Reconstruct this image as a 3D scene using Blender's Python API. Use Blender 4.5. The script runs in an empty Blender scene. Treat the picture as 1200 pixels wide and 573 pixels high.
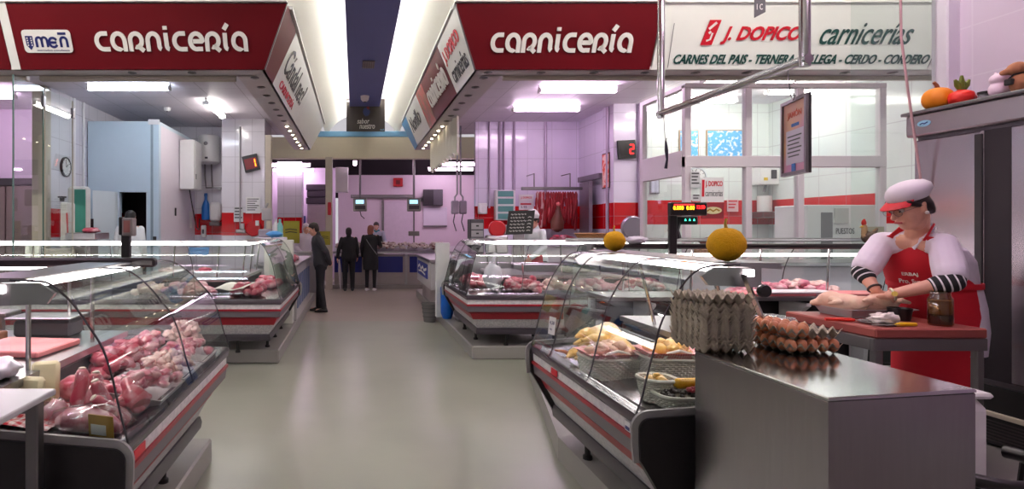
import bpy, bmesh, math, random
from mathutils import Vector, Matrix, noise
SC = bpy.context.scene
C = SC.collection
R = random.Random(11)
F, CX, CY, H = 680.0, 416.0, 267.0, 1.6     # one-point perspective: focal length in pixels, vanishing point, eye height
PI = math.pi


def P(px, py, Y):
    return Vector(((px - CX) / F * Y, Y, H - (py - CY) / F * Y))


def PZ(px, py, z):
    return P(px, py, (H - z) * F / (py - CY))


# ------------------------------------------------------------------ materials
def lin(c):
    return tuple(((v / 255) / 12.92 if v / 255 <= 0.04045 else ((v / 255 + 0.055) / 1.055) ** 2.4) for v in c) + (1.0,)


class N:
    def __init__(s, name):
        s.m = bpy.data.materials.new(name)
        s.m.use_nodes = True
        s.t = s.m.node_tree
        s.t.nodes.clear()
        s.out = s.t.nodes.new('ShaderNodeOutputMaterial')

    def n(s, typ, **kw):
        nd = s.t.nodes.new('ShaderNode' + typ)
        for k, v in kw.items():
            if k in ('operation', 'blend_type', 'data_type', 'wave_type', 'bands_direction', 'noise_dimensions', 'feature', 'distance'):
                setattr(nd, k, v)
            else:
                nd.inputs[k.replace('_', ' ')].default_value = v
        return nd

    def l(s, a, b):
        s.t.links.new(a, b)

    def math(s, op, a, b=None, c=None):
        nd = s.t.nodes.new('ShaderNodeMath')
        nd.operation = op
        for i, v in enumerate((a, b, c)):
            if v is None:
                continue
            if isinstance(v, (int, float)):
                nd.inputs[i].default_value = v
            else:
                s.l(v, nd.inputs[i])
        return nd.outputs[0]

    def mix(s, fac, a, b):
        nd = s.t.nodes.new('ShaderNodeMix')
        nd.data_type = 'RGBA'
        for i, v in ((0, fac), (6, a), (7, b)):
            if isinstance(v, (int, float, tuple)):
                nd.inputs[i].default_value = v
            else:
                s.l(v, nd.inputs[i])
        return nd.outputs[2]


MATS = {}


def M(name, col=(200, 200, 200), rough=0.5, metal=0.0, var=0.08, vs=9.0, bump=0.0, bs=40.0, col2=None, thr=(0.4, 0.6), spec=0.5, emit=None, es=0.0, coat=0.0, stretch=None, rvar=0.0):
    if name in MATS:
        return MATS[name]
    k = N(name)
    b = k.n('BsdfPrincipled')
    b.inputs['Roughness'].default_value = rough
    b.inputs['Metallic'].default_value = metal
    b.inputs['Specular IOR Level'].default_value = spec
    b.inputs['Coat Weight'].default_value = coat
    tc = k.n('TexCoord')
    vec = tc.outputs['Object']
    if stretch:
        mp = k.n('Mapping')
        mp.inputs['Scale'].default_value = stretch
        k.l(vec, mp.inputs['Vector'])
        vec = mp.outputs['Vector']
    nz = k.n('TexNoise', Scale=vs, Detail=3.0)
    k.l(vec, nz.inputs['Vector'])
    c = lin(col)
    if col2 is None:
        c2 = tuple(x * (1 - var * 2) for x in c[:3]) + (1,)
        fac = nz.outputs['Fac']
    else:
        c2 = lin(col2)
        mr = k.n('MapRange')
        mr.inputs['From Min'].default_value, mr.inputs['From Max'].default_value = thr
        k.l(nz.outputs['Fac'], mr.inputs['Value'])
        fac = mr.outputs['Result']
    k.l(k.mix(fac, c, c2), b.inputs['Base Color'])
    if rvar:
        k.l(k.math('MULTIPLY_ADD', nz.outputs['Fac'], rvar, rough - rvar * 0.5), b.inputs['Roughness'])
    if bump:
        bn = k.n('TexNoise', Scale=bs, Detail=2.0)
        k.l(vec, bn.inputs['Vector'])
        bp = k.n('Bump', Strength=bump, Distance=0.01)
        k.l(bn.outputs['Fac'], bp.inputs['Height'])
        k.l(bp.outputs['Normal'], b.inputs['Normal'])
    if emit is not None:
        b.inputs['Emission Color'].default_value = lin(emit)
        b.inputs['Emission Strength'].default_value = es
    k.l(b.outputs[0], k.out.inputs[0])
    MATS[name] = k.m
    return k.m


def glass(name, tint=(250, 253, 252), base=0.035, gain=0.9, rough=0.0):
    if name in MATS:
        return MATS[name]
    k = N(name)
    tr = k.n('BsdfTransparent', Color=lin(tint))
    gl = k.n('BsdfGlossy', Color=(1, 1, 1, 1), Roughness=rough)
    lw = k.n('LayerWeight', Blend=0.5)
    p = k.math('POWER', lw.outputs['Facing'], 5.0)
    f = k.math('MULTIPLY_ADD', p, gain, base)
    nz = k.n('TexNoise', Scale=3.0)
    f = k.math('MULTIPLY', f, k.math('MULTIPLY_ADD', nz.outputs['Fac'], 0.2, 0.9))
    ms = k.n('MixShader')
    k.l(f, ms.inputs[0]); k.l(tr.outputs[0], ms.inputs[1]); k.l(gl.outputs[0], ms.inputs[2])
    k.l(ms.outputs[0], k.out.inputs[0])
    MATS[name] = k.m
    return k.m


def tile_mat(name, col, size=(0.33, 0.33), band=None, bcol=(196, 10, 22), grout=(150, 140, 150), rough=0.12, gw=0.012):
    if name in MATS:
        return MATS[name]
    k = N(name)
    g = k.n('NewGeometry')
    sp = k.n('SeparateXYZ')
    k.l(g.outputs['Position'], sp.inputs[0])
    sn = k.n('SeparateXYZ')
    k.l(g.outputs['True Normal'], sn.inputs[0])
    ax = k.math('GREATER_THAN', k.math('ABSOLUTE', sn.outputs['X']), 0.7)
    mx = k.n('Mix')
    k.l(ax, mx.inputs[0]); k.l(sp.outputs['X'], mx.inputs[2]); k.l(sp.outputs['Y'], mx.inputs[3])
    u = mx.outputs[0]

    def line(x, s):
        fr = k.math('FRACT', k.math('DIVIDE', x, s))
        return k.math('LESS_THAN', fr, gw / s)
    gr = k.math('MAXIMUM', line(u, size[0]), line(sp.outputs['Z'], size[1]))
    nz = k.n('TexNoise', Scale=2.0)
    k.l(g.outputs['Position'], nz.inputs['Vector'])
    c = lin(col)
    cc = k.mix(nz.outputs['Fac'], c, tuple(x * 0.93 for x in c[:3]) + (1,))
    if band:
        inb = k.math('MULTIPLY', k.math('GREATER_THAN', sp.outputs['Z'], band[0]), k.math('LESS_THAN', sp.outputs['Z'], band[1]))
        cc = k.mix(inb, cc, lin(bcol))
    cc = k.mix(k.math('MULTIPLY', gr, 0.38), cc, lin(grout))
    b = k.n('BsdfPrincipled', Roughness=rough)
    k.l(cc, b.inputs['Base Color'])
    bp = k.n('Bump', Strength=0.25, Distance=0.004)
    bp.invert = True
    wob = k.n('TexNoise', Scale=1.7)
    k.l(g.outputs['Position'], wob.inputs['Vector'])
    k.l(k.math('ADD', gr, k.math('MULTIPLY', wob.outputs['Fac'], 2.0)), bp.inputs['Height'])
    k.l(bp.outputs['Normal'], b.inputs['Normal'])
    k.l(b.outputs[0], k.out.inputs[0])
    MATS[name] = k.m
    return k.m


def stripes(name, ca, cb, direction, period, duty=0.5, rough=0.8, off=0.0, dir2=None):
    """woven bands across a direction in object space"""
    if name in MATS:
        return MATS[name]
    k = N(name)
    tc = k.n('TexCoord')

    def bandof(d):
        dp = k.n('VectorMath', operation='DOT_PRODUCT')
        k.l(tc.outputs['Object'], dp.inputs[0])
        dp.inputs[1].default_value = d
        fr = k.math('FRACT', k.math('ADD', k.math('DIVIDE', dp.outputs['Value'], period), 50 + off))
        return k.math('LESS_THAN', fr, duty)
    f = bandof(direction)
    if dir2:
        f = k.math('MULTIPLY', k.math('ADD', f, bandof(dir2)), 0.5)
    b = k.n('BsdfPrincipled', Roughness=rough)
    k.l(k.mix(f, lin(ca), lin(cb)), b.inputs['Base Color'])
    k.l(b.outputs[0], k.out.inputs[0])
    MATS[name] = k.m
    return k.m


def emis(name, col, s):
    if name in MATS:
        return MATS[name]
    k = N(name)
    e = k.n('Emission', Color=lin(col), Strength=s)
    k.l(e.outputs[0], k.out.inputs[0])
    MATS[name] = k.m
    return k.m


# ------------------------------------------------------------------ mesh builder
class MB:
    def __init__(s):
        s.v, s.f, s.X = [], [], None

    def add(s, vs, fs):
        o = len(s.v)
        if s.X is not None:
            vs = [s.X @ Vector(v) for v in vs]
        s.v += [tuple(v) for v in vs]
        s.f += [tuple(i + o for i in f) for f in fs]
        return s

    def box(s, x0, x1, y0, y1, z0, z1, b=0.0):
        x0, x1 = min(x0, x1), max(x0, x1); y0, y1 = min(y0, y1), max(y0, y1); z0, z1 = min(z0, z1), max(z0, z1)
        b = min(b, (x1 - x0) * 0.45, (y1 - y0) * 0.45, (z1 - z0) * 0.45)
        if b <= 0:
            vs = [(x, y, z) for x in (x0, x1) for y in (y0, y1) for z in (z0, z1)]
            return s.add(vs, [(0, 1, 3, 2), (4, 6, 7, 5), (0, 4, 5, 1), (2, 3, 7, 6), (0, 2, 6, 4), (1, 5, 7, 3)])
        lo, hi = (x0, y0, z0), (x1, y1, z1)
        vs, idx = [], {}
        for c in [(i, j, k) for i in (0, 1) for j in (0, 1) for k in (0, 1)]:
            for a in range(3):      # vertex lying on face of axis a
                p = []
                for q in range(3):
                    e = hi[q] if c[q] else lo[q]
                    if q != a:
                        e += -b if c[q] else b
                    p.append(e)
                idx[(c, a)] = len(vs); vs.append(p)
        fs = []
        for a in range(3):
            o1, o2 = [q for q in range(3) if q != a]
            for sd in (0, 1):
                q = []
                for (m, n_) in ((0, 0), (1, 0), (1, 1), (0, 1)):
                    c = [0, 0, 0]; c[a] = sd; c[o1] = m; c[o2] = n_
                    q.append(idx[(tuple(c), a)])
                fs.append(q)
        for a in range(3):          # edges parallel to a
            o1, o2 = [q for q in range(3) if q != a]
            for m in (0, 1):
                for n_ in (0, 1):
                    c0 = [0, 0, 0]; c0[o1] = m; c0[o2] = n_
                    c1 = list(c0); c1[a] = 1
                    fs.append([idx[(tuple(c0), o1)], idx[(tuple(c1), o1)], idx[(tuple(c1), o2)], idx[(tuple(c0), o2)]])
        for c in [(i, j, k) for i in (0, 1) for j in (0, 1) for k in (0, 1)]:
            fs.append([idx[(c, 0)], idx[(c, 1)], idx[(c, 2)]])
        return s.add(vs, fs)

    def loft(s, rings, closed=False, caps=True):
        n = len(rings[0])
        vs = [p for r in rings for p in r]
        fs = []
        m = len(rings)
        for i in range(m if closed else m - 1):
            a, b = i * n, ((i + 1) % m) * n
            for j in range(n):
                k = (j + 1) % n
                fs.append((a + j, a + k, b + k, b + j))
        if caps and not closed:
            fs.append(tuple(range(n - 1, -1, -1)))
            fs.append(tuple(range((m - 1) * n, m * n)))
        return s.add(vs, fs)

    def tube(s, path, r, n=8, closed=False, sq=None):
        pts = [Vector(p) for p in path]
        m = len(pts)
        rs = r if isinstance(r, (list, tuple)) else [r] * m
        rings, up = [], None
        for i in range(m):
            a = pts[i - 1] if (i > 0 or closed) else pts[i]
            b = pts[(i + 1) % m] if (i < m - 1 or closed) else pts[i]
            t = (b - a).normalized()
            if up is None:
                up = Vector((0, 0, 1)) if abs(t.z) < 0.9 else Vector((0, 1, 0))
            up = (up - t * up.dot(t))
            up = up.normalized() if up.length > 1e-6 else t.orthogonal().normalized()
            sd = t.cross(up)
            if sq:
                w, h = sq
                rings.append([pts[i] + sd * (w * x) + up * (h * y) for x, y in ((-.5, -.5), (.5, -.5), (.5, .5), (-.5, .5))])
            else:
                rings.append([pts[i] + (sd * math.cos(2 * PI * j / n) + up * math.sin(2 * PI * j / n)) * rs[i] for j in range(n)])
        return s.loft(rings, closed)

    def lathe(s, prof, c=(0, 0, 0), n=20, axis='z'):
        rings = []
        for r, z in prof:
            ring = []
            for j in range(n):
                a = 2 * PI * j / n
                p = (r * math.cos(a), r * math.sin(a), z)
                if axis == 'x':
                    p = (p[2], p[0], p[1])
                elif axis == 'y':
                    p = (p[0], p[2], p[1])
                ring.append(Vector(p) + Vector(c))
            rings.append(ring)
        return s.loft(rings)

    def prism(s, poly, axis, a, b):
        def mk(p, t):
            return {'x': (t, p[0], p[1]), 'y': (p[0], t, p[1]), 'z': (p[0], p[1], t)}[axis]
        return s.loft([[mk(p, a) for p in poly], [mk(p, b) for p in poly]])

    def grid(s, fn, nu, nv):
        vs = [fn(i / nu, j / nv) for i in range(nu + 1) for j in range(nv + 1)]
        w = nv + 1
        return s.add(vs, [(i * w + j, (i + 1) * w + j, (i + 1) * w + j + 1, i * w + j + 1) for i in range(nu) for j in range(nv)])

    def blob(s, c, r, amp=0.15, fr=1.6, seed=0, rot=None, nu=16, nv=10):
        if isinstance(r, (int, float)):
            r = (r, r, r)
        off = Vector((seed * 7.13, seed * 3.7, seed * 1.9))
        q = (rot or Matrix.Identity(3))
        c = Vector(c)

        def pt(d):
            k = 1 + amp * noise.noise(d * fr + off) + amp * 0.5 * noise.noise(d * fr * 2.3 + off)
            return c + q @ Vector((d.x * r[0] * k, d.y * r[1] * k, d.z * r[2] * k))
        rings = []
        for i in range(1, nv):
            th = PI * i / nv
            rings.append([pt(Vector((math.sin(th) * math.cos(2 * PI * j / nu), math.sin(th) * math.sin(2 * PI * j / nu), math.cos(th)))) for j in range(nu)])
        o = [p for rr in rings for p in rr] + [pt(Vector((0, 0, 1))), pt(Vector((0, 0, -1)))]
        fs = []
        for i in range(nv - 2):
            for j in range(nu):
                k = (j + 1) % nu
                fs.append((i * nu + j, (i + 1) * nu + j, (i + 1) * nu + k, i * nu + k))
        t, b = (nv - 1) * nu, (nv - 1) * nu + 1
        for j in range(nu):
            k = (j + 1) % nu
            fs.append((t, j, k)); fs.append((b, (nv - 2) * nu + k, (nv - 2) * nu + j))
        return s.add(o, fs)

    def cap(s, p0, p1, r0, r1, n=14):
        """tapered limb with round ends"""
        p0, p1 = Vector(p0), Vector(p1)
        t = (p1 - p0)
        L = max(t.length, 1e-5)
        t = t / L
        u = t.orthogonal().normalized(); w = t.cross(u)
        rings = []
        seq = [(-r0 * math.sin(a), r0 * math.cos(a)) for a in (1.45, 1.0, 0.5)] + [(0, r0)] + [(L * q, r0 + (r1 - r0) * q) for q in (.25, .5, .75)] + [(L + r1 * math.sin(a), r1 * math.cos(a)) for a in (0, 0.5, 1.0, 1.45)]
        for d, r in seq:
            rings.append([p0 + t * d + (u * math.cos(2 * PI * j / n) + w * math.sin(2 * PI * j / n)) * r for j in range(n)])
        return s.loft(rings)

    def ell(s, rings_in, n=20):
        """rings_in: (centre, right vector scaled, forward vector scaled)"""
        rings = []
        for c, a, b in rings_in:
            c, a, b = Vector(c), Vector(a), Vector(b)
            rings.append([c + a * math.cos(2 * PI * j / n) + b * math.sin(2 * PI * j / n) for j in range(n)])
        return s.loft(rings)

    def ribbon(s, path, w, t, fr):
        """flat stroke in the frame's own plane"""
        pts = [Vector((p[0], p[1])) for p in path]
        rings = []
        for i, p in enumerate(pts):
            a = pts[max(i - 1, 0)]; b = pts[min(i + 1, len(pts) - 1)]
            d = (b - a).normalized()
            nrm = Vector((-d.y, d.x))
            L, Rr = p + nrm * w / 2, p - nrm * w / 2
            rings.append([fr @ Vector((q.x, q.y, z)) for q, z in ((L, 0), (L, t), (Rr, t), (Rr, 0))])
        return s.loft(rings)

    def build(s, name, mat, parent=None, smooth=False, ang=40, fix=True, extra=()):
        me = bpy.data.meshes.new(name)
        vs = s.v
        if parent is not None:
            inv = wm(parent).inverted()
            vs = [inv @ Vector(v) for v in vs]
        me.from_pydata(vs, [], s.f)
        if fix:
            bm = bmesh.new(); bm.from_mesh(me)
            bmesh.ops.recalc_face_normals(bm, faces=bm.faces)
            bm.to_mesh(me); bm.free()
        me.materials.append(mat)
        for e in extra:
            me.materials.append(e)
        o = bpy.data.objects.new(name, me)
        C.objects.link(o)
        if parent is not None:
            o.parent = parent
        if smooth:
            me.shade_smooth()
            me.set_sharp_from_angle(angle=math.radians(ang))
        return o


def wm(o):
    m = o.matrix_basis.copy()
    while o.parent is not None:
        o = o.parent
        m = o.matrix_basis @ m
    return m


def tag(o, label, cat, group=None, kind=None):
    o['label'] = label; o['category'] = cat
    if group: o['group'] = group
    if kind: o['kind'] = kind
    return o


def thing(name, label, cat, loc=(0, 0, 0), rz=0.0, group=None):
    o = bpy.data.objects.new(name, None)
    o.empty_display_size = 0.1
    C.objects.link(o)
    o.location = loc
    o.rotation_euler = (0, 0, rz)
    return tag(o, label, cat, group)


def struct(o):
    o['kind'] = 'structure'
    return o


def copy_tree(o, parent=None):
    c = o.copy()
    C.objects.link(c)
    if parent is not None:
        c.parent = parent
    for ch in list(o.children):
        copy_tree(ch, c)
    return c


def put(o, loc, rot=(0, 0, 0), sc=1.0):
    o.location = loc
    o.rotation_euler = rot
    o.scale = (sc, sc, sc) if isinstance(sc, (int, float)) else sc
    return o


def dup(o, loc, rot=(0, 0, 0), sc=1.0, label=None):
    c = copy_tree(o)
    put(c, loc, rot, sc)
    if label: c['label'] = label
    return c


class Once:
    """first use moves the prototype itself, later uses copy it"""
    def __init__(s, o): s.o, s.used = o, False

    def __call__(s, loc, rot=(0, 0, 0), sc=1.0, label=None):
        if s.used:
            return dup(s.o, loc, rot, sc, label)
        s.used = True
        put(s.o, loc, rot, sc)
        if label: s.o['label'] = label
        return s.o


def frame(o, u, v):
    u, v = Vector(u).normalized(), Vector(v).normalized()
    n = u.cross(v)
    m = Matrix.Identity(4)
    for i in range(3):
        m[i][0], m[i][1], m[i][2], m[i][3] = u[i], v[i], n[i], o[i]
    return m


def rotm(rx=0, ry=0, rz=0):
    return (Matrix.Rotation(rz, 3, 'Z') @ Matrix.Rotation(ry, 3, 'Y') @ Matrix.Rotation(rx, 3, 'X'))


def text_into(mb, fr, s, w=None, h=None, at=(0, 0), shear=0.0, bold=0.0, t=0.006, center=False):
    """lettering in the built-in face, fitted to a width and/or cap height in the frame's plane"""
    cu = bpy.data.curves.new('lettering', 'FONT')
    cu.body = s; cu.size = 1.0; cu.shear = shear; cu.offset = bold; cu.extrude = 0.02; cu.resolution_u = 3
    ob = bpy.data.objects.new('lettering', cu)
    C.objects.link(ob)
    dg = bpy.context.evaluated_depsgraph_get()
    me = bpy.data.meshes.new_from_object(ob.evaluated_get(dg))
    xs = [v.co.x for v in me.vertices]; ys = [v.co.y for v in me.vertices]
    x0, x1, y0, y1 = min(xs), max(xs), min(ys), max(ys)
    sx = (w / (x1 - x0)) if w else None
    sy = (h / (y1 - y0)) if h else None
    sx = sx or sy; sy = sy or sx
    ox = -(x1 - x0) * sx / 2 if center else 0
    vs = [fr @ Vector((at[0] + ox + (v.co.x - x0) * sx, at[1] + (v.co.y - y0) * sy, (v.co.z + 0.02) / 0.04 * t)) for v in me.vertices]
    mb.add(vs, [tuple(p.vertices) for p in me.polygons])
    bpy.data.objects.remove(ob); bpy.data.curves.remove(cu); bpy.data.meshes.remove(me)
    return mb


def remesh(mb, name, mat, parent, voxel=0.01, sm=3, fac=0.5):
    """one continuous skin over overlapping limbs"""
    me = bpy.data.meshes.new(name)
    me.from_pydata(mb.v, [], mb.f)
    bm = bmesh.new(); bm.from_mesh(me)
    bmesh.ops.recalc_face_normals(bm, faces=bm.faces)
    bm.to_mesh(me); bm.free()
    ob = bpy.data.objects.new(name, me)
    C.objects.link(ob)
    md = ob.modifiers.new('r', 'REMESH'); md.mode = 'VOXEL'; md.voxel_size = voxel
    if sm:
        m2 = ob.modifiers.new('s', 'SMOOTH'); m2.factor = fac; m2.iterations = sm
    dg = bpy.context.evaluated_depsgraph_get()
    out = bpy.data.meshes.new_from_object(ob.evaluated_get(dg))
    bpy.data.objects.remove(ob); bpy.data.meshes.remove(me)
    out.name = name
    if parent is not None:
        out.transform(wm(parent).inverted())
    out.materials.clear(); out.materials.append(mat)
    out.shade_smooth()
    o = bpy.data.objects.new(name, out)
    C.objects.link(o)
    if parent is not None:
        o.parent = parent
    return o


# ------------------------------------------------------------------ shared materials
STEEL = M('brushed steel', (176, 174, 176), 0.28, 1.0, var=0.06, vs=6, stretch=(1, 1, 14))
STEEL_D = M('dull steel', (140, 136, 138), 0.38, 1.0, var=0.08, vs=5)
CHROME = M('bright steel tube', (205, 203, 203), 0.16, 1.0, var=0.03)
BLACK = M('black plastic', (24, 20, 22), 0.35, var=0.1)
DARK = M('dark grey moulding', (62, 56, 62), 0.3, var=0.08)
WHITE = M('white lacquer', (232, 230, 230), 0.35, var=0.02)
CREAM = M('cream plaster', (226, 224, 216), 0.7, var=0.02)
GLASS = glass('clear glass', (249, 253, 251), 0.04, 0.85)
GLASS_E = M('green glass edge', (90, 120, 112), 0.2, var=0.1)
FILM = glass('clear plastic film', (250, 248, 250), 0.10, 0.8, 0.12)
BEIGE = M('beige powder coat', (188, 178, 162), 0.45, var=0.03)
RED_S = M('maroon sign acrylic', (98, 0, 14), 0.5, var=0.03, spec=.25)
WHITE_S = M('white sign acrylic', (246, 246, 240), 0.35, var=0.015)
# ================================================================== the setting
def sbox(name, mat, *a, **k):
    return struct(MB().box(*a, **k).build(name, mat))


FLOOR = M('grey epoxy floor', (164, 166, 152), 0.28, var=0.14, vs=1.3, spec=0.55)
FLOOR2 = tile_mat('beige floor tile', (170, 158, 146), (0.3, 0.3), grout=(128, 118, 108), rough=0.3)
# floor tiles use X and Y instead of Z for their joints
FLOOR2 = M('beige terrazzo floor', (172, 158, 146), 0.3, var=0.09, vs=2.2)
KERB = M('grey kerb concrete', (150, 147, 142), 0.45, var=0.08, vs=3)
TILE_L = tile_mat('white tile left stall', (226, 222, 230), (0.34, 0.5), (1.45, 1.90))
TILE_R = tile_mat('white tile right stall', (224, 214, 234), (0.5, 0.6), (1.58, 2.04))
TILE_N = tile_mat('pale tile near wall', (222, 204, 224), (0.46, 0.4), rough=0.16, grout=(236, 226, 238))
LILAC = M('lilac wall paint', (228, 208, 232), 0.4, var=0.03, vs=1.5)
PALE = M('pale wall panel', (232, 224, 236), 0.4, var=0.02)
COLDB = M('pale blue insulated panel', (206, 224, 236), 0.35, var=0.02)
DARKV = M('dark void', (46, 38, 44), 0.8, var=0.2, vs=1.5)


def ceil_mat():
    k = N('suspended ceiling panels')
    g = k.n('NewGeometry'); sp = k.n('SeparateXYZ'); k.l(g.outputs['Position'], sp.inputs[0])

    def ln(x):
        return k.math('LESS_THAN', k.math('FRACT', k.math('DIVIDE', x, 0.6)), 0.022)
    f = k.math('MAXIMUM', ln(sp.outputs['X']), ln(sp.outputs['Y']))
    nz = k.n('TexNoise', Scale=3.0)
    b = k.n('BsdfPrincipled', Roughness=0.5)
    k.l(k.mix(k.math('MULTIPLY', f, 0.7), k.mix(nz.outputs['Fac'], lin((226, 218, 228)), lin((216, 210, 220))), lin((170, 162, 168))), b.inputs['Base Color'])
    k.l(b.outputs[0], k.out.inputs[0])
    return k.m


CEIL = ceil_mat()
SOFFIT = M('soffit board', (214, 204, 208), 0.45, var=0.03)

sbox('floor', FLOOR, -10, 10, -4, 9.95, -0.12, 0)
sbox('floor.001', FLOOR2, -10, 10, 9.95, 22, -0.12, 0)
# raised floors of the stalls
sbox('trim_1', KERB, -8, -0.98, 0.2, 3.98, 0, 0.16, b=0.012)
struct(MB().prism([(1.40, 1.0), (1.40, 4.0), (1.9, 6.35), (8, 6.35), (8, 1.0)], 'z', 0, 0.16).build('trim_2', KERB))
sbox('trim_3', KERB, -9, -0.90, 6.85, 13.6, 0, 0.16, b=0.012)
sbox('trim_4', KERB, 1.42, 9, 7.05, 13.5, 0, 0.16, b=0.012)

# left far stall
sbox('wall_left', TILE_L, -4.80, -4.68, 8.9, 12.5, 0.16, 3.76)
sbox('wall_back', TILE_L, -4.68, -2.0, 12.42, 12.54, 0.16, 3.76)
sbox('column_left', TILE_L, -2.64, -1.79, 11.5, 12.42, 0.16, 3.76)
sbox('wall_left_neighbour', LILAC, -9.5, -4.8, 10.6, 10.7, 0.16, 3.76)
sbox('trim_5', BEIGE, -4.86, -4.67, 8.72, 8.92, 0.16, 3.74, b=0.01)
sbox('trim_6', BEIGE, -1.76, -1.64, 11.35, 11.5, 0.16, 3.42, b=0.01)
# right far stall
sbox('wall_back_right', TILE_R, 2.45, 4.60, 11.8, 11.92, 0.16, 3.76)
sbox('wall_side_right', TILE_R, 4.55, 4.66, 10.55, 11.8, 0.16, 3.76)
sbox('column_right', TILE_R, 4.50, 4.95, 10.1, 10.55, 0.16, 3.76)
TILE_O = tile_mat('white tile office', (226, 232, 230), (0.5, 0.6), (1.66, 2.08), bcol=(200, 26, 32))
sbox('wall_office', TILE_O, 4.95, 7.35, 10.1, 10.22, 0.16, 3.76)
sbox('wall_office_side', TILE_O, 7.2, 7.32, 6.9, 10.1, 0.16, 3.76)
# near right wall
sbox('wall_right', TILE_N, 4.90, 5.05, -2, 4.70, 0.16, 5.2)
sbox('trim_7', PALE, 4.80, 5.0, 4.70, 4.84, 0.16, 5.2, b=0.01)
sbox('wall_left_near', TILE_N, -5.6, -5.45, -3, 3.4, 0.16, 5.2)

# ceilings of the stalls, frames, soffits, boards
sbox('ceiling', CEIL, -9.5, -1.40, 6.84, 13.5, 3.76, 3.82)
sbox('ceiling.001', CEIL, 1.72, 9.5, 6.84, 13.4, 3.76, 3.82)
for nm, xa, xb in (('trim_8', -9.5, -1.03), ('trim_9', 1.37, 9.5)):
    m = MB().box(xa, xb, 6.6, 6.86, 3.40, 3.44)
    m.box(xa, xb, 6.84, 6.88, 3.40, 3.80)
    s = 1 if xa < 0 else -1
    e = xb if xa < 0 else xa
    m.box(e, e - s * 0.36, 6.86, 13.4, 3.40, 3.44)
    m.box(e - s * 0.34, e - s * 0.38, 6.88, 13.4, 3.42, 3.80)
    struct(m.build(nm, SOFFIT))
# beige runner under the left soffit
sbox('trim_10', BEIGE, -3.75, -1.42, 6.89, 6.97, 3.35, 3.43, b=0.008)
sbox('trim_11', BEIGE, 1.76, 6.9, 6.89, 6.95, 3.36, 3.43, b=0.008)
sbox('trim_12', BEIGE, -9, -3.9, 6.89, 6.97, 3.35, 3.43, b=0.008)
# tops of the stalls behind the boards
sbox('ceiling.002', CREAM, -9.5, -1.05, 6.45, 13.6, 4.06, 4.10)
sbox('ceiling.003', CREAM, 1.40, 9.5, 6.45, 13.6, 4.06, 4.10)

# aisle vault with the blue band
def vault(name, xs, xe):
    pts = []
    for i in range(13):
        t = i / 12
        pts.append((xs + (xe - xs) * t, 4.09 + 0.50 * math.sin(t * PI / 2)))
    m = MB()
    prof = pts + [(p[0], p[1] + 0.05) for p in reversed(pts)]
    m.prism(prof, 'y', -3, 15.4)
    return struct(m.build(name, CREAM, smooth=True, ang=50))


vault('ceiling.004', -0.78, -0.02)
vault('ceiling.005', 1.15, 0.44)
sbox('ceiling.006', CREAM, -0.05, 0.47, -3, 15.4, 4.585, 4.64)
BLUE = M('slate blue ceiling band', (104, 106, 168), 0.6, var=0.04, vs=2)
sbox('ceiling.007', BLUE, -0.12, 0.545, -3, 15.3, 4.28, 4.33)
sbox('trim_13', M('pale blue beam', (120, 176, 216), 0.4, var=0.03), -0.95, 1.45, 15.0, 15.16, 3.96, 4.10, b=0.01)
sbox('trim_14', M('beige bulkhead', (226, 216, 188), .6, var=.02), -7, 7, 15.02, 15.3, 3.40, 3.95)
sbox('ceiling.008', CREAM, -7, 7, 13.7, 15.3, 4.62, 4.68)
sbox('wall_front', CREAM, -10, 10, -3.2, -3.1, 0, 5.2)
sbox('ceiling.009', CREAM, -9.5, -1.4, -3, 4.3, 3.78, 3.84)
sbox('ceiling.010', CREAM, 1.75, 4.9, -3, 4.1, 3.78, 3.84)
# fascias of the near stalls, overhead beyond the frame
def quad(m, pts, off):
    pts = [Vector(p) for p in pts]
    return m.loft([pts, [p + Vector(off) for p in pts]])


for nm, mat, ya, yb in (('trim_15', RED_S, 2.6, 4.5), ('trim_16', WHITE_S, -0.5, 2.6)):
    struct(quad(MB(), [(1.37, ya, 3.4), (1.37, yb, 3.4), (1.10, yb, 4.05), (1.10, ya, 4.05)], (0.04, 0, 0)).build(nm, mat))
for nm, mat, ya, yb in (('trim_17', RED_S, 2.2, 4.4), ('trim_18', WHITE_S, -0.5, 2.2)):
    struct(quad(MB(), [(-1.03, ya, 3.4), (-1.03, yb, 3.4), (-0.75, yb, 4.05), (-0.75, ya, 4.05)], (-0.04, 0, 0)).build(nm, mat))

# back row of stalls
sbox('wall_fish', M('pink white wall panel', (236, 218, 230), 0.3, var=0.02), -0.55, 5.2, 19.0, 19.1, 0, 3.33)
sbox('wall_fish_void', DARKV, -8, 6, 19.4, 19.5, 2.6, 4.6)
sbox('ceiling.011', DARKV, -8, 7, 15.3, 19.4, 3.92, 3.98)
sbox('wall_back_left', LILAC, -6.5, -0.62, 18.4, 18.5, 0, 3.5)
sbox('column_back', TILE_L, -2.22, -1.52, 16.6, 17.2, 0, 3.5)
sbox('trim_19', BEIGE, -0.76, -0.58, 14.9, 15.06, 0, 3.42, b=0.01)
sbox('wall_fish_side', LILAC, 5.0, 5.1, 13.6, 19, 0, 3.4)
sbox('trim_20', M('back kerb', (150, 142, 140), 0.5), -6, 5, 15.22, 16.2, 0, 0.1)

# ------------------------------------------------------------------ fascia signs
def board(m, x0b, x0t, x1b, x1t, y_b, y_t, thick=(0, 0.03, 0)):
    return quad(m, [(x0b, y_b, 3.4), (x1b, y_b, 3.4), (x1t, y_t, 4.04), (x0t, y_t, 4.04)], thick)


# stylised lettering made of round strokes, in cells of unit height
def arc(cx, cy, rx, ry, a0, a1, n=14):
    return [(cx + rx * math.cos(math.radians(a0 + (a1 - a0) * i / n)), cy + ry * math.sin(math.radians(a0 + (a1 - a0) * i / n))) for i in range(n + 1)]


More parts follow.
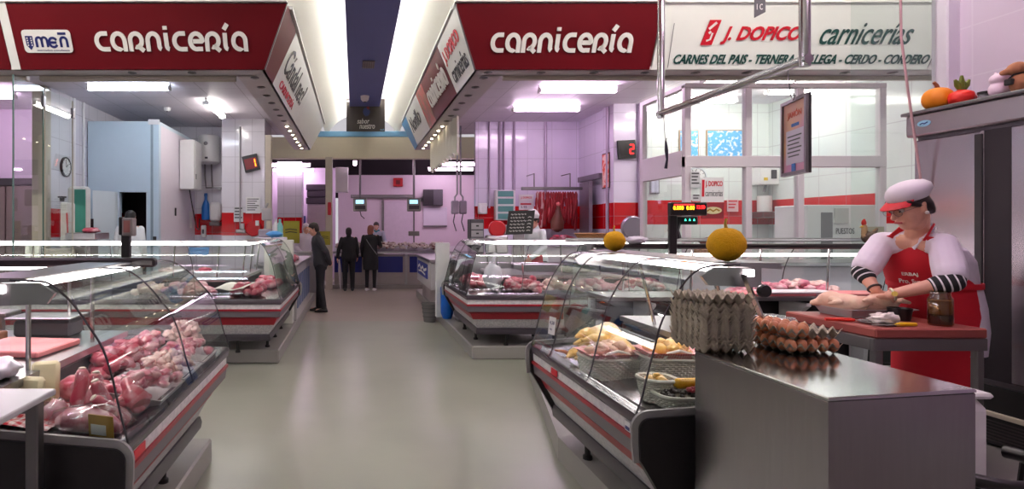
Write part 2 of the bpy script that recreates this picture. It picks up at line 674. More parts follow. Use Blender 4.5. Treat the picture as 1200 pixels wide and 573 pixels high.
LET = {
    'c': (0.86, [[(0.80, 0.89), (0.5, 0.89)] + arc(0.5, 0.5, 0.39, 0.39, 90, 270) + [(0.5, 0.11), (0.86, 0.11)]]),
    'a': (0.98, [arc(0.48, 0.48, 0.37, 0.39, 270, 0, 20)[0:1] + [(0.62, 0.11), (0.48, 0.11)] + arc(0.48, 0.5, 0.37, 0.39, 270, 0, 20) + [(0.85, 0.4), (0.85, 0.0)]]),
    'R': (0.96, [[(0.11, 0.0), (0.11, 0.55)] + arc(0.46, 0.55, 0.35, 0.34, 180, -90, 20) + [(0.40, 0.24)], [(0.5, 0.3), (0.88, 0.02)]]),
    'n': (0.98, [[(0.11, 0.0), (0.11, 0.52)] + arc(0.45, 0.52, 0.34, 0.37, 180, 0) + [(0.79, 0.3)] + arc(0.95, 0.26, 0.16, 0.16, 180, 250, 5)]),
    'i': (0.44, [[(0.16, 0.92), (0.16, 0.3)] + arc(0.34, 0.28, 0.18, 0.17, 180, 260, 5), [(0.16, 1.08), (0.16, 1.26)]]),
    'í': (0.44, [[(0.16, 0.92), (0.16, 0.3)] + arc(0.34, 0.28, 0.18, 0.17, 180, 260, 5), [(0.12, 1.08), (0.34, 1.36)]]),
    'e': (0.92, [[(0.28, 0.5), (0.84, 0.5)] + arc(0.48, 0.5, 0.37, 0.39, 0, 285, 22) + [(0.84, 0.12)]]),
}


def stylised(m, fr, word, at, w, h, t=0.012, sw=0.22, gap=0.1):
    tot = sum(LET[ch][0] + gap for ch in word) - gap
    sx = w / tot
    x = at[0]
    for ch in word:
        adv, strokes = LET[ch]
        for st in strokes:
            m.ribbon([(x + p[0] * sx, at[1] + p[1] * h) for p in st], sw * h, t, fr)
        x += (adv + gap) * sx
    return m


LETW = M('white sign letters', (240, 238, 232), 0.4, var=0.01)
LETR = M('red sign letters', (206, 12, 40), 0.4, var=0.02)
LETG = M('dark green sign letters', (22, 72, 66), 0.4, var=0.02)
LETN = M('navy badge ink', (28, 36, 100), 0.4, var=0.02)
LETK = M('charcoal letters', (78, 76, 80), 0.5, var=0.03)
LEDGE = M('white sign edge', (240, 240, 236), 0.4, var=0.02)
V = (0, -0.3, 0.64)

# left front sign
t = thing('shop_sign', 'maroon sign board reading CARNICERÍA beside a small white logo badge, above the left stall', 'sign', (-2.4, 6.6, 3.4))
pan = board(MB(), -3.80, -3.80, -1.035, -0.745, 6.6, 6.31).build('panel', RED_S, t)
fr = frame((-3.80, 6.598, 3.4), (1, 0, 0), V)
PL = lambda px, py: ((px - CX) / F * (6.6 - 0.29 * (py - 80) / (5 - 80)) + 3.80, 0.70 * (80 - py) / 75)
fr.translation += Vector((0, -0.003, -0.001))
a0 = PL(114, 58.5)
stylised(MB(), fr, 'caRniceRía', (a0[0], a0[1]), 1.70, 0.215).build('lettering', LETW, t)
# badge with its writing
b0, b1 = PL(33, 60), PL(90, 33)
m = MB()
bw, bh = 0.54, 0.245
bx, by = b0[0] - 0.02, b0[1]
q = []
for (cx, cy, a) in ((bx + bw - .04, by + .04, -90), (bx + bw - .04, by + bh - .04, 0), (bx + .04, by + bh - .04, 90), (bx + .04, by + .04, 180)):
    q += arc(cx, cy, .04, .04, a, a + 90, 4)
m.loft([[fr @ Vector((p[0], p[1], 0)) for p in q], [fr @ Vector((p[0], p[1], 0.01)) for p in q]])
bd = m.build('badge', LETW, t)
fb = fr.copy(); fb.translation += (fr.to_3x3() @ Vector((0, 0, 0.0105)))
m = MB()
sw = 0.026
def stroke(pts): m.ribbon([(bx + p[0], by + p[1]) for p in pts], sw, 0.004, fb)
stroke([(.15, .06), (.15, .12)] + arc(.18, .13, .03, .035, 180, 0, 8) + [(.21, .06)])
stroke([(.21, .12)] + arc(.24, .13, .03, .035, 180, 0, 8) + [(.27, .06)])
stroke(arc(.335, .11, .045, .05, 30, 330, 12)); stroke([(.30, .11), (.37, .11)])
stroke([(.42, .06), (.42, .12)] + arc(.455, .13, .035, .035, 180, 0, 8) + [(.49, .06)])
stroke([(.40, .205), (.49, .205)])
# shield
m.loft([[fb @ Vector((bx + p[0], by + p[1], z)) for p in ((.035, .18), (.035, .08), (.075, .03), (.115, .08), (.115, .18))] for z in (0, .004)])
text_into(m, fb, 'mercados coruñeses', w=0.36, h=0.022, at=(bx + .14, by + .016), t=0.003)
m.build('badge_lettering', LETN, bd)
m = MB()
for i in range(4):
    for s in (0.048, 0.09):
        m.loft([[fb @ Vector((bx + s + dx, by + .075 + i * .025 + dy, z)) for dx, dy in ((0, 0), (.014, 0), (.014, .014), (0, .014))] for z in (0.004, .006)])
m.build('shield_marks', LETW, bd)
# white bar and neighbouring board
quad(MB(), [(-3.9, 6.6, 3.4), (-3.80, 6.6, 3.4), (-3.80, 6.3, 4.05), (-3.9, 6.3, 4.05)], (0, 0.05, 0)).build('divider', LEDGE, t)
m = MB()
m.box(-3.90, -0.74, 6.27, 6.5, 4.05, 4.085)
m.build('top_trim', LEDGE, t)
quad(MB(), [(-1.035, 6.6, 3.4), (-1.02, 6.6, 3.4), (-0.73, 6.31, 4.05), (-0.745, 6.31, 4.05)], (0, 0.03, 0)).build('corner_edge', STEEL_D, t)
struct(MB().box(-8, -3.91, 6.27, 6.5, 4.05, 4.085).build('trim_21', LEDGE))
tag(board(MB(), -8, -8, -3.91, -3.91, 6.6, 6.31).build('shop_sign', RED_S), 'maroon sign board cut off by the left edge of the photo', 'sign')

# left aisle side sign
t = thing('shop_sign', 'white slanted sign board with grey script facing the aisle on the left stall', 'sign', (-1.03, 9.5, 3.4))
def sideL(y0, y1, y0t=None, y1t=None): return quad(MB(), [(-1.03, y0, 3.4), (-1.03, y1, 3.4), (-0.735, y1t or y1, 4.04), (-0.735, y0t or y0, 4.04)], (-0.03, 0, 0))
sideL(6.63, 7.25, 6.33, 7.25).build('maroon_panel', RED_S, t)['label'] = 'maroon end panel at the sign corner'
sideL(7.26, 9.95).build('script_panel', WHITE_S, t)
sideL(9.96, 13.4, None, 13.7).build('blank_panel', WHITE_S, t)
fl = frame((-1.027, 7.26, 3.4), (0, 1, 0), (0.295, 0, 0.64))
text_into(MB(), fl, 'Cándal nec?', w=2.2, h=0.34, at=(0.2, 0.24), shear=0.15).build('script_lettering', LETK, t)
text_into(MB(), fl, 'CARNICERÍA', w=1.5, h=0.13, at=(0.35, 0.06), bold=0.01).build('red_lettering', LETR, t)
MB().box(-1.05, -0.70, 6.51, 13.7, 4.05, 4.085).build('top_trim', LEDGE, t)

# right front, maroon
t = thing('shop_sign', 'maroon sign board reading CARNICERÍA above the right stall', 'sign', (2.4, 6.6, 3.4))
board(MB(), 1.375, 1.10, 3.35, 3.35, 6.6, 6.31).build('panel', RED_S, t)
fr = frame((1.375, 6.595, 3.399), (1, 0, 0), V)
PR = lambda px, py: ((px - CX) / F * (6.6 - 0.29 * (py - 78) / (5 - 78)) - 1.375, 0.70 * (78 - py) / 73)
a0 = PR(574, 58.5)
stylised(MB(), fr, 'caRniceRía', a0, 1.58, 0.215).build('lettering', LETW, t)
quad(MB(), [(1.375, 6.6, 3.4), (1.36, 6.6, 3.4), (1.085, 6.31, 4.05), (1.10, 6.31, 4.05)], (0, 0.03, 0)).build('corner_edge', STEEL_D, t)
MB().box(1.09, 3.35, 6.27, 6.5, 4.05, 4.085).build('top_trim', LEDGE, t)
# right front, white
t = thing('shop_sign', 'white sign board with red and dark green lettering above the glazed office', 'sign', (5, 6.6, 3.4))
board(MB(), 3.37, 3.37, 6.50, 6.62, 6.6, 6.31).build('panel', WHITE_S, t)
MB().box(3.36, 6.9, 6.27, 6.5, 4.04, 4.085).build('top_trim', LEDGE, t)
def at(px, py): return PR(px, py)
p0, p1 = at(843, 49.5), at(941, 29)
text_into(MB(), fr, 'J. DOPICO', w=p1[0] - p0[0], h=0.195, at=p0, shear=0.22, bold=0.03).build('red_lettering', LETR, t)
p0, p1 = at(958, 49.5), at(1073, 27)
text_into(MB(), fr, 'carnicerías', w=p1[0] - p0[0], h=0.235, at=p0, shear=0.22, bold=0.005).build('green_lettering', LETG, t)
p0, p1 = at(788, 71.5), at(1090, 61)
text_into(MB(), fr, 'CARNES DEL PAIS - TERNERA GALLEGA - CERDO - CORDERO', w=p1[0] - p0[0], h=0.105, at=p0, shear=0.2, bold=0.022).build('small_green_lettering', LETG, t)
p0, p1 = at(820, 50), at(834, 22)
lw_ = .15
lg = MB().loft([[fr @ Vector((p0[0] + a, p0[1] + b, z)) for a, b in ((0, 0), (lw_ * .82, 0), (lw_ * 1.1, .265), (lw_ * .28, .265))] for z in (0, .008)]).build('logo_tile', LETR, t)
m = MB(); f2 = fr.copy(); f2.translation += fr.to_3x3() @ Vector((0, 0, .0085))
m.ribbon([(p0[0] + .05, p0[1] + .17), (p0[0] + .12, p0[1] + .24)], .028, .003, f2)
m.ribbon([(p0[0] + .10, p0[1] + .13), (p0[0] + .09, p0[1] + .06), (p0[0] + .05, p0[1] + .045)], .02, .003, f2)
m.ribbon([(p0[0] + .06, p0[1] + .125), (p0[0] + .08, p0[1] + .145)], .026, .003, f2)
m.build('logo_marks', LETW, lg)
m = MB()
m.ribbon([(PR(782, 76)[0], .02), (PR(791, 20)[0], .5)], .006, .002, fr)
m.ribbon([(PR(1086, 77)[0], .02), (PR(1094, 60)[0], .2)], .008, .002, fr)
m.build('seam', STEEL_D, t)

# right aisle side sign
t = thing('shop_sign', 'slanted white and maroon sign board facing the aisle on the right stall', 'sign', (1.37, 9.5, 3.4))
def sideR(m, y0, y1, y0t=None, y1t=None): return quad(m, [(1.37, y0, 3.4), (1.37, y1, 3.4), (1.105, y1t or y1, 4.04), (1.105, y0t or y0, 4.04)], (0.03, 0, 0))
sideR(MB(), 6.63, 7.8, 6.33, 7.8).build('white_panel', WHITE_S, t)
sideR(MB(), 7.81, 9.77).build('maroon_panel', RED_S, t)
sideR(MB(), 9.78, 10.6).build('photo_panel', M('printed meat photo', (190, 60, 60), 0.4, var=0.1, vs=6, col2=(120, 90, 60), thr=(.35, .65)), t)
sideR(MB(), 10.61, 12.7).build('script_panel', WHITE_S, t)
sideR(MB(), 12.71, 13.3, None, 13.7).build('end_panel', M('sky blue sign end', (96, 160, 214), 0.4, var=0.02), t)
def frR(y): return frame((1.366, y, 3.4), (0, -1, 0), (-0.265, 0, 0.64))
text_into(MB(), frR(7.8), 'J. DOPICO', w=1.0, h=0.2, at=(0.1, 0.36), bold=0.03).build('red_lettering', LETR, t)
text_into(MB(), frR(7.8), 'carnicerías', w=0.9, h=0.22, at=(0.18, 0.1)).build('script_lettering', LETK, t)
stylised(MB(), frR(9.77), 'caRniceRía', (0.12, 0.2), 1.7, 0.26).build('white_lettering', LETW, t)
text_into(MB(), frR(12.7), 'Novillo', w=1.4, h=0.3, at=(0.25, 0.25), shear=0.2).build('grey_lettering', LETK, t)
MB().box(1.08, 1.4, 6.51, 13.7, 4.05, 4.085).build('top_trim', LEDGE, t)

# ------------------------------------------------------------------ soffit spotlights
SPOT_OFF = M('unlit spot glass', (120, 110, 104), 0.3)
SPOT_ON = emis('warm spot glow', (255, 236, 200), 22)
def spot(x, y, on, label, grp):
    t = thing('spotlight', label, 'spotlight', (x, y, 3.40), group=grp)
    MB().lathe([(0.03, 3.4), (0.048, 3.4), (0.052, 3.392), (0.03, 3.390)], (x, y, 0), 14).build('rim', STEEL_D, t)
    MB().lathe([(0.001, 3.384), (0.026, 3.384), (0.028, 3.3895), (0.001, 3.3895)], (x, y, 0), 12).build('bulb', SPOT_ON if on else SPOT_OFF, t)


ORD = ['first', 'second', 'third', 'fourth', 'fifth', 'sixth', 'seventh', 'eighth', 'ninth', 'tenth', 'eleventh', 'twelfth', 'thirteenth', 'fourteenth']
for side, x, sg in (('left', -1.20, 'spots along the left soffit'), ('right', 1.54, 'spots along the right soffit')):
    ys = [6.95 + 0.47 * i for i in range(14)]
    for i, y in enumerate(ys):
        on = i >= 7
        spot(x, y, on, '%s recessed spotlight, %s from the front corner of the %s stall soffit' % ('glowing' if on else 'unlit', ORD[i], side), sg)
for i, px in enumerate((155, 225)):
    spot((px - CX) / F * 6.72, 6.72, False, 'unlit spotlight under the left maroon sign, %s' % ('below its C', 'below its last letters')[i], 'spots under the front signs')
for i, px in enumerate((572, 634, 696, 756, 815, 875, 990, 1046)):
    spot((px - CX) / F * 6.72, 6.72, False, 'unlit spotlight under the right front signs, %s from the aisle corner' % ORD[i], 'spots under the front signs')

# ------------------------------------------------------------------ lamps
TUBE_W = emis('cool tube', (226, 240, 255), 26)
TUBE_P = emis('pinkish tube', (255, 222, 252), 26)
TUBE_N = emis('neutral tube', (255, 248, 240), 25)


def fixture(c, length, along, mat, label, z=3.76, w=0.12):
    """twin tube batten under the ceiling"""
    x, y = c
    t = thing('fluorescent_light', label, 'ceiling light', (x, y, z), group='fluorescent battens')
    m = MB()
    L = length / 2
    if along == 'x':
        bx = (x - L, x + L, y - w / 2, y + w / 2)
    else:
        bx = (x - w / 2, x + w / 2, y - L, y + L)
    hb = (bx[0], bx[1], y - w * .2, y + w * .2) if along == 'x' else (x - w * .2, x + w * .2, bx[2], bx[3])
    m.box(*hb, z - 0.05, z, b=0.008).build('housing', WHITE, t)
    m = MB()
    pr = [(-w * .42, -0.05), (-w * .36, -0.085), (-w * .15, -0.11), (w * .15, -0.11), (w * .36, -0.085), (w * .42, -0.05)]
    if along == 'x':
        m.prism([(y + a, z + b) for a, b in pr], 'x', x - L + 0.03, x + L - 0.03)
    else:
        m.prism([(x + a, z + b) for a, b in pr], 'y', y - L + 0.03, y + L - 0.03)
    m.build('diffuser', mat, t)
    for e in (-1, 1):
        m = MB()
        q = e * (L - 0.02)
        if along == 'x':
            m.box(x + q - .015, x + q + .015, y - w * .45, y + w * .45, z - .112, z - .05)
        else:
            m.box(x - w * .45, x + w * .45, y + q - .015, y + q + .015, z - .112, z - .05)
        m.build('end_cap', WHITE, t)


fixture((-3.37, 8.65), 1.25, 'x', TUBE_W, 'bluish white fluorescent batten across the left stall ceiling')
fixture((-2.48, 10.26), 1.25, 'y', TUBE_N, 'fluorescent batten pointing into the left stall beside the water heater')
fixture((-6.0, 9.2), 1.25, 'x', TUBE_P, 'fluorescent batten cut off by the left photo edge')
fixture((3.38, 8.8), 1.2, 'x', TUBE_P, 'nearer of two fluorescent battens over the right stall')
fixture((3.36, 10.2), 1.2, 'x', TUBE_P, 'farther of two fluorescent battens over the right stall')
fixture((5.55, 8.2), 1.3, 'x', TUBE_N, 'long fluorescent batten inside the glazed office, nearer one')
fixture((5.6, 9.5), 1.3, 'x', TUBE_N, 'long fluorescent batten inside the glazed office, rear one')
fixture((6.9, 8.9), 1.2, 'x', TUBE_N, 'fluorescent batten seen through the glass left of the refrigerator')
fixture((-1.85, 16.5), 1.2, 'x', TUBE_P, 'fluorescent batten in the back left stall', z=3.45)
fixture((-1.9, 17.9), 1.3, 'x', TUBE_P, 'rearmost fluorescent batten in the back left stall', z=3.45)
fixture((2.9, 16.2), 1.4, 'x', TUBE_P, 'fluorescent batten over the right end of the fish stall', z=3.45)
fixture((2.9, 17.6), 1.4, 'x', TUBE_P, 'rear fluorescent batten over the right end of the fish stall', z=3.45)
fixture((0.0, 17.0), 1.2, 'y', TUBE_P, 'fluorescent batten end-on above the fish seller', z=3.6, w=0.12)
# lamps of the near stalls, overhead beyond the frame
for i, (x, y) in enumerate(((-3.0, 2.6), (-3.0, 0.6), (3.0, 3.4), (3.0, 1.0))):
    fixture((x, y), 1.25, 'x', TUBE_P if i != 1 else TUBE_W, 'fluorescent batten over the near %s stall' % ('left', 'left', 'right', 'right')[i])
# coves: lines of tubes lying on both edges of the blue band, shining up at the vault
COVE = emis('cove tube', (255, 250, 238), 20)
for s, x in (('left', -0.085), ('right', 0.51)):
    m = MB()
    y = -2.5
    while y < 15.2:
        m.box(x - 0.02, x + 0.02, y, y + 1.16, 4.332, 4.365)
        y += 1.2
    tag(m.build('cove_light', COVE), 'line of white cove tubes along the %s edge of the blue ceiling band' % s, 'cove light')
for s, x in (('left', -0.80), ('right', 1.16)):
    m = MB()
    y = 6.3
    while y < 13.4:
        m.box(x - 0.015, x + 0.015, y, y + 1.16, 4.09, 4.115)
        y += 1.2
    tag(m.build('cove_light', emis('sign top tube', (255, 250, 240), 10)), 'line of tubes on top of the %s aisle sign board' % s, 'cove light')

# the cross aisle has the same coves, above the frame
sbox('ceiling.012', CREAM, -9.5, -0.8, 4.5, 6.2, 4.75, 4.80)
sbox('ceiling.013', CREAM, 1.2, 9.5, 4.5, 6.2, 4.75, 4.80)
for i, (s, xa, xb) in enumerate((('left', -9, -1.0), ('right', 1.4, 6.5))):
    m = MB()
    x = xa
    while x < xb - 1.1:
        m.box(x, x + 1.16, 4.60, 4.64, 4.60, 4.63)
        x += 1.2
    tag(m.build('cove_light', emis('cross aisle tube', (255, 248, 238), 60)), 'line of cove tubes over the cross aisle in front of the %s stall' % s, 'cove light')
# ================================================================== refrigerated display cases
SPECK = M('speckled grey laminate', (196, 194, 196), 0.4, var=0.0, vs=60, col2=(170, 168, 172), thr=(.4, .6))
BUMP = M('purple grey bumper', (78, 68, 76), 0.25, var=0.06)
REDL = M('red trim line', (160, 16, 40), 0.35)
GREYB = M('grey case band', (104, 98, 104), 0.4, var=0.04)
WHITEB = M('white marbled band', (226, 224, 224), 0.35, var=0.0, vs=30, col2=(206, 204, 206))
ENDP = M('black case end panel', (34, 30, 33), 0.4, var=0.08, vs=4)
RIM = M('grey rounded rim', (150, 146, 148), 0.3, var=0.03)
DECK = M('case steel deck', (190, 188, 190), 0.25, 1.0, var=0.05, vs=4)
CASE_L = emis('case lamp', (255, 240, 240), 11)
NEAR_L = emis('bright case lamp', (255, 238, 238), 20)
MID_L = emis('soft case lamp', (255, 238, 236), 5)
REFL = M('cream lamp reflector', (188, 184, 168), 0.35, var=0.02)
VENT = M('dark vented back', (44, 38, 42), 0.45, var=0.2, vs=30)

ARC_R = [(0.0, .795), (.025, .857), (.05, .96), (.08, 1.076), (.115, 1.2), (.18, 1.32), (.25, 1.405), (.32, 1.434), (.45, 1.441)]
ARC_L = [(0.0, .795), (.035, .93), (.062, 1.05), (.097, 1.152), (.142, 1.225), (.21, 1.32), (.29, 1.39), (.36, 1.402), (.44, 1.405)]


def smooth_arc(a, n=4):
    out = []
    for i in range(len(a) - 1):
        p0 = a[max(i - 1, 0)]; p1 = a[i]; p2 = a[i + 1]; p3 = a[min(i + 2, len(a) - 1)]
        for k in range(n):
            t = k / n
            out.append(tuple(0.5 * (2 * p1[j] + (p2[j] - p0[j]) * t + (2 * p0[j] - 5 * p1[j] + 4 * p2[j] - p3[j]) * t * t + (3 * p1[j] - p0[j] - 3 * p2[j] + p3[j]) * t ** 3) for j in (0, 1)))
    return out + [a[-1]]


def off(path, d):
    out = []
    n = []
    for i in range(len(path) - 1):
        v = Vector((path[i + 1][0] - path[i][0], path[i + 1][1] - path[i][1])).normalized()
        n.append(Vector((-v.y, v.x)))
    for i, p in enumerate(path):
        if i == 0: m = n[0]
        elif i == len(path) - 1: m = n[-1]
        else: m = (n[i - 1] + n[i]) / (1 + n[i - 1].dot(n[i]))
        out.append(Vector(p) + m * d)
    return out


def sweep(m, poly, path):
    o = [off(path, d) for d, z in poly]
    return m.loft([[(o[j][i].x, o[j][i].y, poly[j][1]) for j in range(len(poly))] for i in range(len(path))])


def sheet_poly(pl, t):
    """closed outline of a bent sheet of thickness t"""
    a, b = [], []
    for i, p in enumerate(pl):
        q0, q1 = pl[max(i - 1, 0)], pl[min(i + 1, len(pl) - 1)]
        v = Vector((q1[0] - q0[0], q1[1] - q0[1])).normalized()
        nn = Vector((-v.y, v.x)) * t * .5
        a.append((p[0] + nn.x, p[1] + nn.y)); b.append((p[0] - nn.x, p[1] - nn.y))
    return a + b[::-1]


def on(path, d, seg, t):
    o = off(path, d)
    return o[seg].lerp(o[seg + 1], t)


def case(label, path, arcp, joints, dk=0.55, ends=(1, 1), mid=True, endglass=(1, 1), top_d=0.18, lamp=CASE_L, jmat=None, lz=.0, open_back=False):
    c0 = path[len(path) // 2]
    t = thing('display_case', label, 'display case', (c0[0], c0[1], 0.16))
    bk = dk + .05 if open_back else dk + .36
    B = lambda nm, poly, mat, sm=False: sweep(MB(), poly, path).build(nm, mat, t, smooth=sm)
    B('body', [(.085, .54), (.17, .38), (.2, .31), (bk, .31), (bk, .94), (dk, .94), (dk, .82), (.06, .75), (.06, .60)], SPECK)
    B('bumper', [(.005, .745), (.0, .775), (.008, .80), (.03, .806), (.075, .80), (.075, .745)], BUMP, True)
    B('white_band', [(.016, .69), (.016, .744), (.07, .744), (.07, .69)], WHITEB)
    B('red_line', [(.006, .668), (.006, .688), (.07, .688), (.07, .668)], REDL)
    B('grey_band', [(.022, .60), (.014, .667), (.07, .667), (.07, .60)], GREYB)
    B('red_kick_band', [(.06, .575), (.022, .598), (.07, .598), (.13, .50), (.10, .50)], REDL)
    B('base_rail', [(.15, .31), (.145, .345), (.155, .385), (.2, .385), (.2, .31)], DARK, True)
    B('deck', sheet_poly([(.035, .79), (.055, .775), (dk, .85), (dk, .96)], .008), DECK)
    B('vent_panel', [(dk - .012, .862), (dk - .012, .945), (dk - .004, .945), (dk - .004, .862)], VENT)
    B('worktop', [(dk - .03, .965), (dk - .03, .997), (dk + .44, .997), (dk + .44, .965)], STEEL)
    A = smooth_arc(arcp)
    td, tz = arcp[-1]
    # canopy with its lamp
    B('canopy', [(td - .06, tz + .003), (td - .055, tz + .008), (td + top_d, tz + .008), (td + top_d, tz - .02), (td - .02, tz - .006)], STEEL)
    B('lamp', [(td + .03, tz - .05 - lz), (td + .03, tz - .022 - lz), (td + .06, tz - .022 - lz), (td + .06, tz - .05 - lz)], lamp)
    if mid:
        B('reflector', sheet_poly([(dk - .10, 1.105), (dk - .06, 1.19), (dk - .0, 1.215), (dk + .05, 1.20)], .01), REFL, True)
        B('mid_lamp', [(dk - .045, 1.165), (dk - .045, 1.185), (dk - .01, 1.185), (dk - .01, 1.165)], MID_L)
        B('back_flap', sheet_poly([(dk - .02, .985), (dk + .03, 1.09)], .008), REFL)
    for s in range(len(path) - 1):
        js = joints[s]
        for i in range(len(js) - 1):
            a, b = js[i] + .001, js[i + 1] - .001
            pl = sheet_poly(A, .006)
            m = MB().loft([[(*on(path, d, s, q), z) for d, z in pl] for q in (a, b)])
            m.build('glass_pane', GLASS, t, smooth=True, ang=50)
        for i, j in enumerate(js):
            if s > 0 and i == 0: continue
            m = MB().tube([(*on(path, d, s, min(max(j, .002), .998)), z) for d, z in A], .0045, 6)
            m.build('glass_joint', jmat or DARK, t, smooth=True)
        L = (Vector(path[s + 1]) - Vector(path[s])).length
        nfeet = max(2, int(L / .6))
        for i in range(nfeet):
            q = (i + .5) / nfeet
            for dd in (.24, dk + .26):
                p = on(path, dd, s, q)
                MB().lathe([(.03, .16), (.03, .18), (.018, .19), (.018, .312)], (p.x, p.y, 0), 10).build('foot', BLACK, t, smooth=True)
            p = on(path, td + .1, s, q); p2 = on(path, dk + .02, s, q)
            MB().tube([(p2.x, p2.y, .99), (p.x, p.y, tz)], .011, 8).build('canopy_post', CHROME, t, smooth=True)
    for e in (0, 1):
        if not ends[e]:
            continue
        s = 0 if e == 0 else len(path) - 2
        v = (Vector(path[s + 1]) - Vector(path[s])).normalized()
        nn = Vector((-v.y, v.x)); p0 = Vector(path[0] if e == 0 else path[-1]); dr = -v if e == 0 else v
        outl = [(-.004, .68)] + arc(.045, .742, .05, .05, 175, 95, 6) + [(dk + .42, .865), (dk + .44, .34), (.25, .31)] + arc(.2, .36, .05, .05, 270, 190, 4) + [(.03, .56), (.0, .61)]
        mk = lambda th: [(*(p0 + nn * d + dr * th), z) for d, z in outl]
        pn = MB().loft([mk(0.002), mk(.045)]).build('end_panel', ENDP, t)
        MB().tube([(*(p0 + nn * d + dr * .024), z) for d, z in [(.0, .60), (-.008, .68)] + arc(.045, .744, .055, .055, 175, 95, 6) + [(dk + .42, .871)]], .013, 8, sq=(.045, .016)).build('rim', RIM, pn, smooth=True)
        if endglass[e]:
            ol = A + [(td, .85)]
            MB().loft([[(*(p0 + nn * d + dr * th), z) for d, z in ol] for th in (-.008, -.002)]).build('end_glass', GLASS, t)
            MB().loft([[(*(p0 + nn * d + dr * th), z) for d, z in [(td - .13, tz - .09), (td - .16, tz - .05), (td - .10, tz - .012), (td + .10, tz - .012), (td + .10, tz - .10)]] for th in (-.03, -.012)]).build('lamp_bracket', STEEL, t)
    return t


def deck_z(d, dk=.55):
    return .781 + (d - .055) * .075 / (dk - .055)


BX_R, BX_L = 1.21, -.845
PATH_RN = [(1.21, 3.99), (1.21, 2.50)]
PATH_LN = [(-.845, 2.16), (-.845, 3.90), (-4.6, 3.90)]
PATH_RF = [(1.32, 8.63), (1.32, 6.88), (3.9, 6.88)]
PATH_LF = [(-4.6, 6.47), (-.82, 6.47), (-.82, 8.6)]
PATH_RB = [(5.4, 5.98), (2.2, 5.98)]
case_rn = case('curved glass poultry case with white wicker baskets beside the stainless steel box', PATH_RN, ARC_R, [[0, .25, .64, 1]], dk=.64, mid=False, lamp=NEAR_L)
case_ln = case('curved glass meat case in the left front corner with black end panel', PATH_LN, ARC_L, [[0, .5, 1], [0, .25, .5, .75, 1]], dk=.52, mid=False, lamp=NEAR_L)
case_rf = case('corner display case of the right rear stall, in front of the chalkboard', PATH_RF, ARC_R, [[0, .35, .7, 1], [0, .25, .5, .75, 1]], dk=.58, mid=False)
case_lf = case('corner display case of the left rear stall, near the man in dark clothes', PATH_LF, ARC_R, [[0, .25, .5, .75, 1], [0, .5, 1]], dk=.58, mid=False)
case_rb = case('meat case seen from its serving side behind the butcher', PATH_RB, ARC_R, [[0, .33, .66, 1]], dk=.50, mid=False, top_d=.14, lz=.06, open_back=True)
MB().box(2.25, 5.35, 5.40, 5.425, .32, .94).build('opening_shade', BLACK, case_rb)  # black sheet paints the shade of the open space under the worktop
for x in (2.6, 3.3, 3.95, 4.6, 5.2):
    MB().prism([(5.38, .94), (5.05, .94), (5.05, .915), (5.20, .80), (5.24, .32), (5.38, .32)], 'x', x - .02, x + .02).build('white_bracket', WHITE, case_rb)
for cs, x0, x1, y0, y1, lb in ((case_ln, -.862, -.855, 2.24, 2.36, 'red badge on the white band'), (case_rn, 1.218, 1.225, 3.50, 3.60, 'red badge on the white band')):
    b_ = MB().box(x0, x1 if x0 > 0 else -.857, y0, y1, .697, .737, b=.002)
    o = MB().box(min(x0, x1), max(x0, x1), y0, y1, .697, .737, b=.002)
    o.v = [(x + (.004 if x0 < 0 else -.004), y, z) for x, y, z in o.v]
    o.build('badge', LETR, cs)['label'] = lb
o = MB().box(1.2135, 1.2225, 2.56, 2.61, .695, .738).build('sticker', WHITE, case_rn)
MB().box(1.2125, 1.2135, 2.565, 2.605, .70, .715).build('blue_print', LETN, o)
# black handrails along the tops, with screens on posts
def rail(label, x0, x1, y, z):
    m = MB().box(x0, x1, y - .03, y + .03, z, z + .05, b=.012)
    return tag(m.build('top_rail', M('black top rail', (36, 26, 30), .3)), label, 'rail')


rail('long black rail on top of the left front case', -4.6, -1.10, 3.21, 1.384)
rail('long black rail on top of the serving case behind the butcher', 2.2, 5.35, 5.345, 1.405)


def raw_rect(fr, w, h, t=0.004): return [[fr @ Vector((x, y, z)) for x, y in ((0, 0), (w, 0), (w, h), (0, h))] for z in (0, t)]


def flat(fr, w, h, t=0.004): return MB().loft(raw_rect(fr, w, h, t))


LED_R = emis('red LED digits', (255, 30, 30), 5)
LED_Y = emis('amber LED digits', (255, 170, 30), 4)
LED_G = emis('green LED digits', (60, 255, 190), 3)
# price scale of the left case: grey display on a dark post
p = P(148, 300, 3.21)
t = thing('price_display', 'grey price display on a dark post standing on the left rail', 'price display', (p.x, 3.21, 1.436))
MB().box(p.x - .022, p.x + .022, 3.19, 3.23, 1.436, 1.64, b=.004).build('post', BLACK, t)
MB().box(p.x - .035, p.x - .01, 3.185, 3.235, 1.56, 1.66, b=.006).build('back_shell', BLACK, t)
hd = MB().box(p.x - .012, p.x + .045, 3.175, 3.245, 1.555, 1.655, b=.006).build('display', M('grey display shell', (150, 142, 140), .5), t)
MB().box(p.x + .0, p.x + .034, 3.171, 3.176, 1.575, 1.64).build('window', M('faint red window', (170, 110, 104), .3), hd)
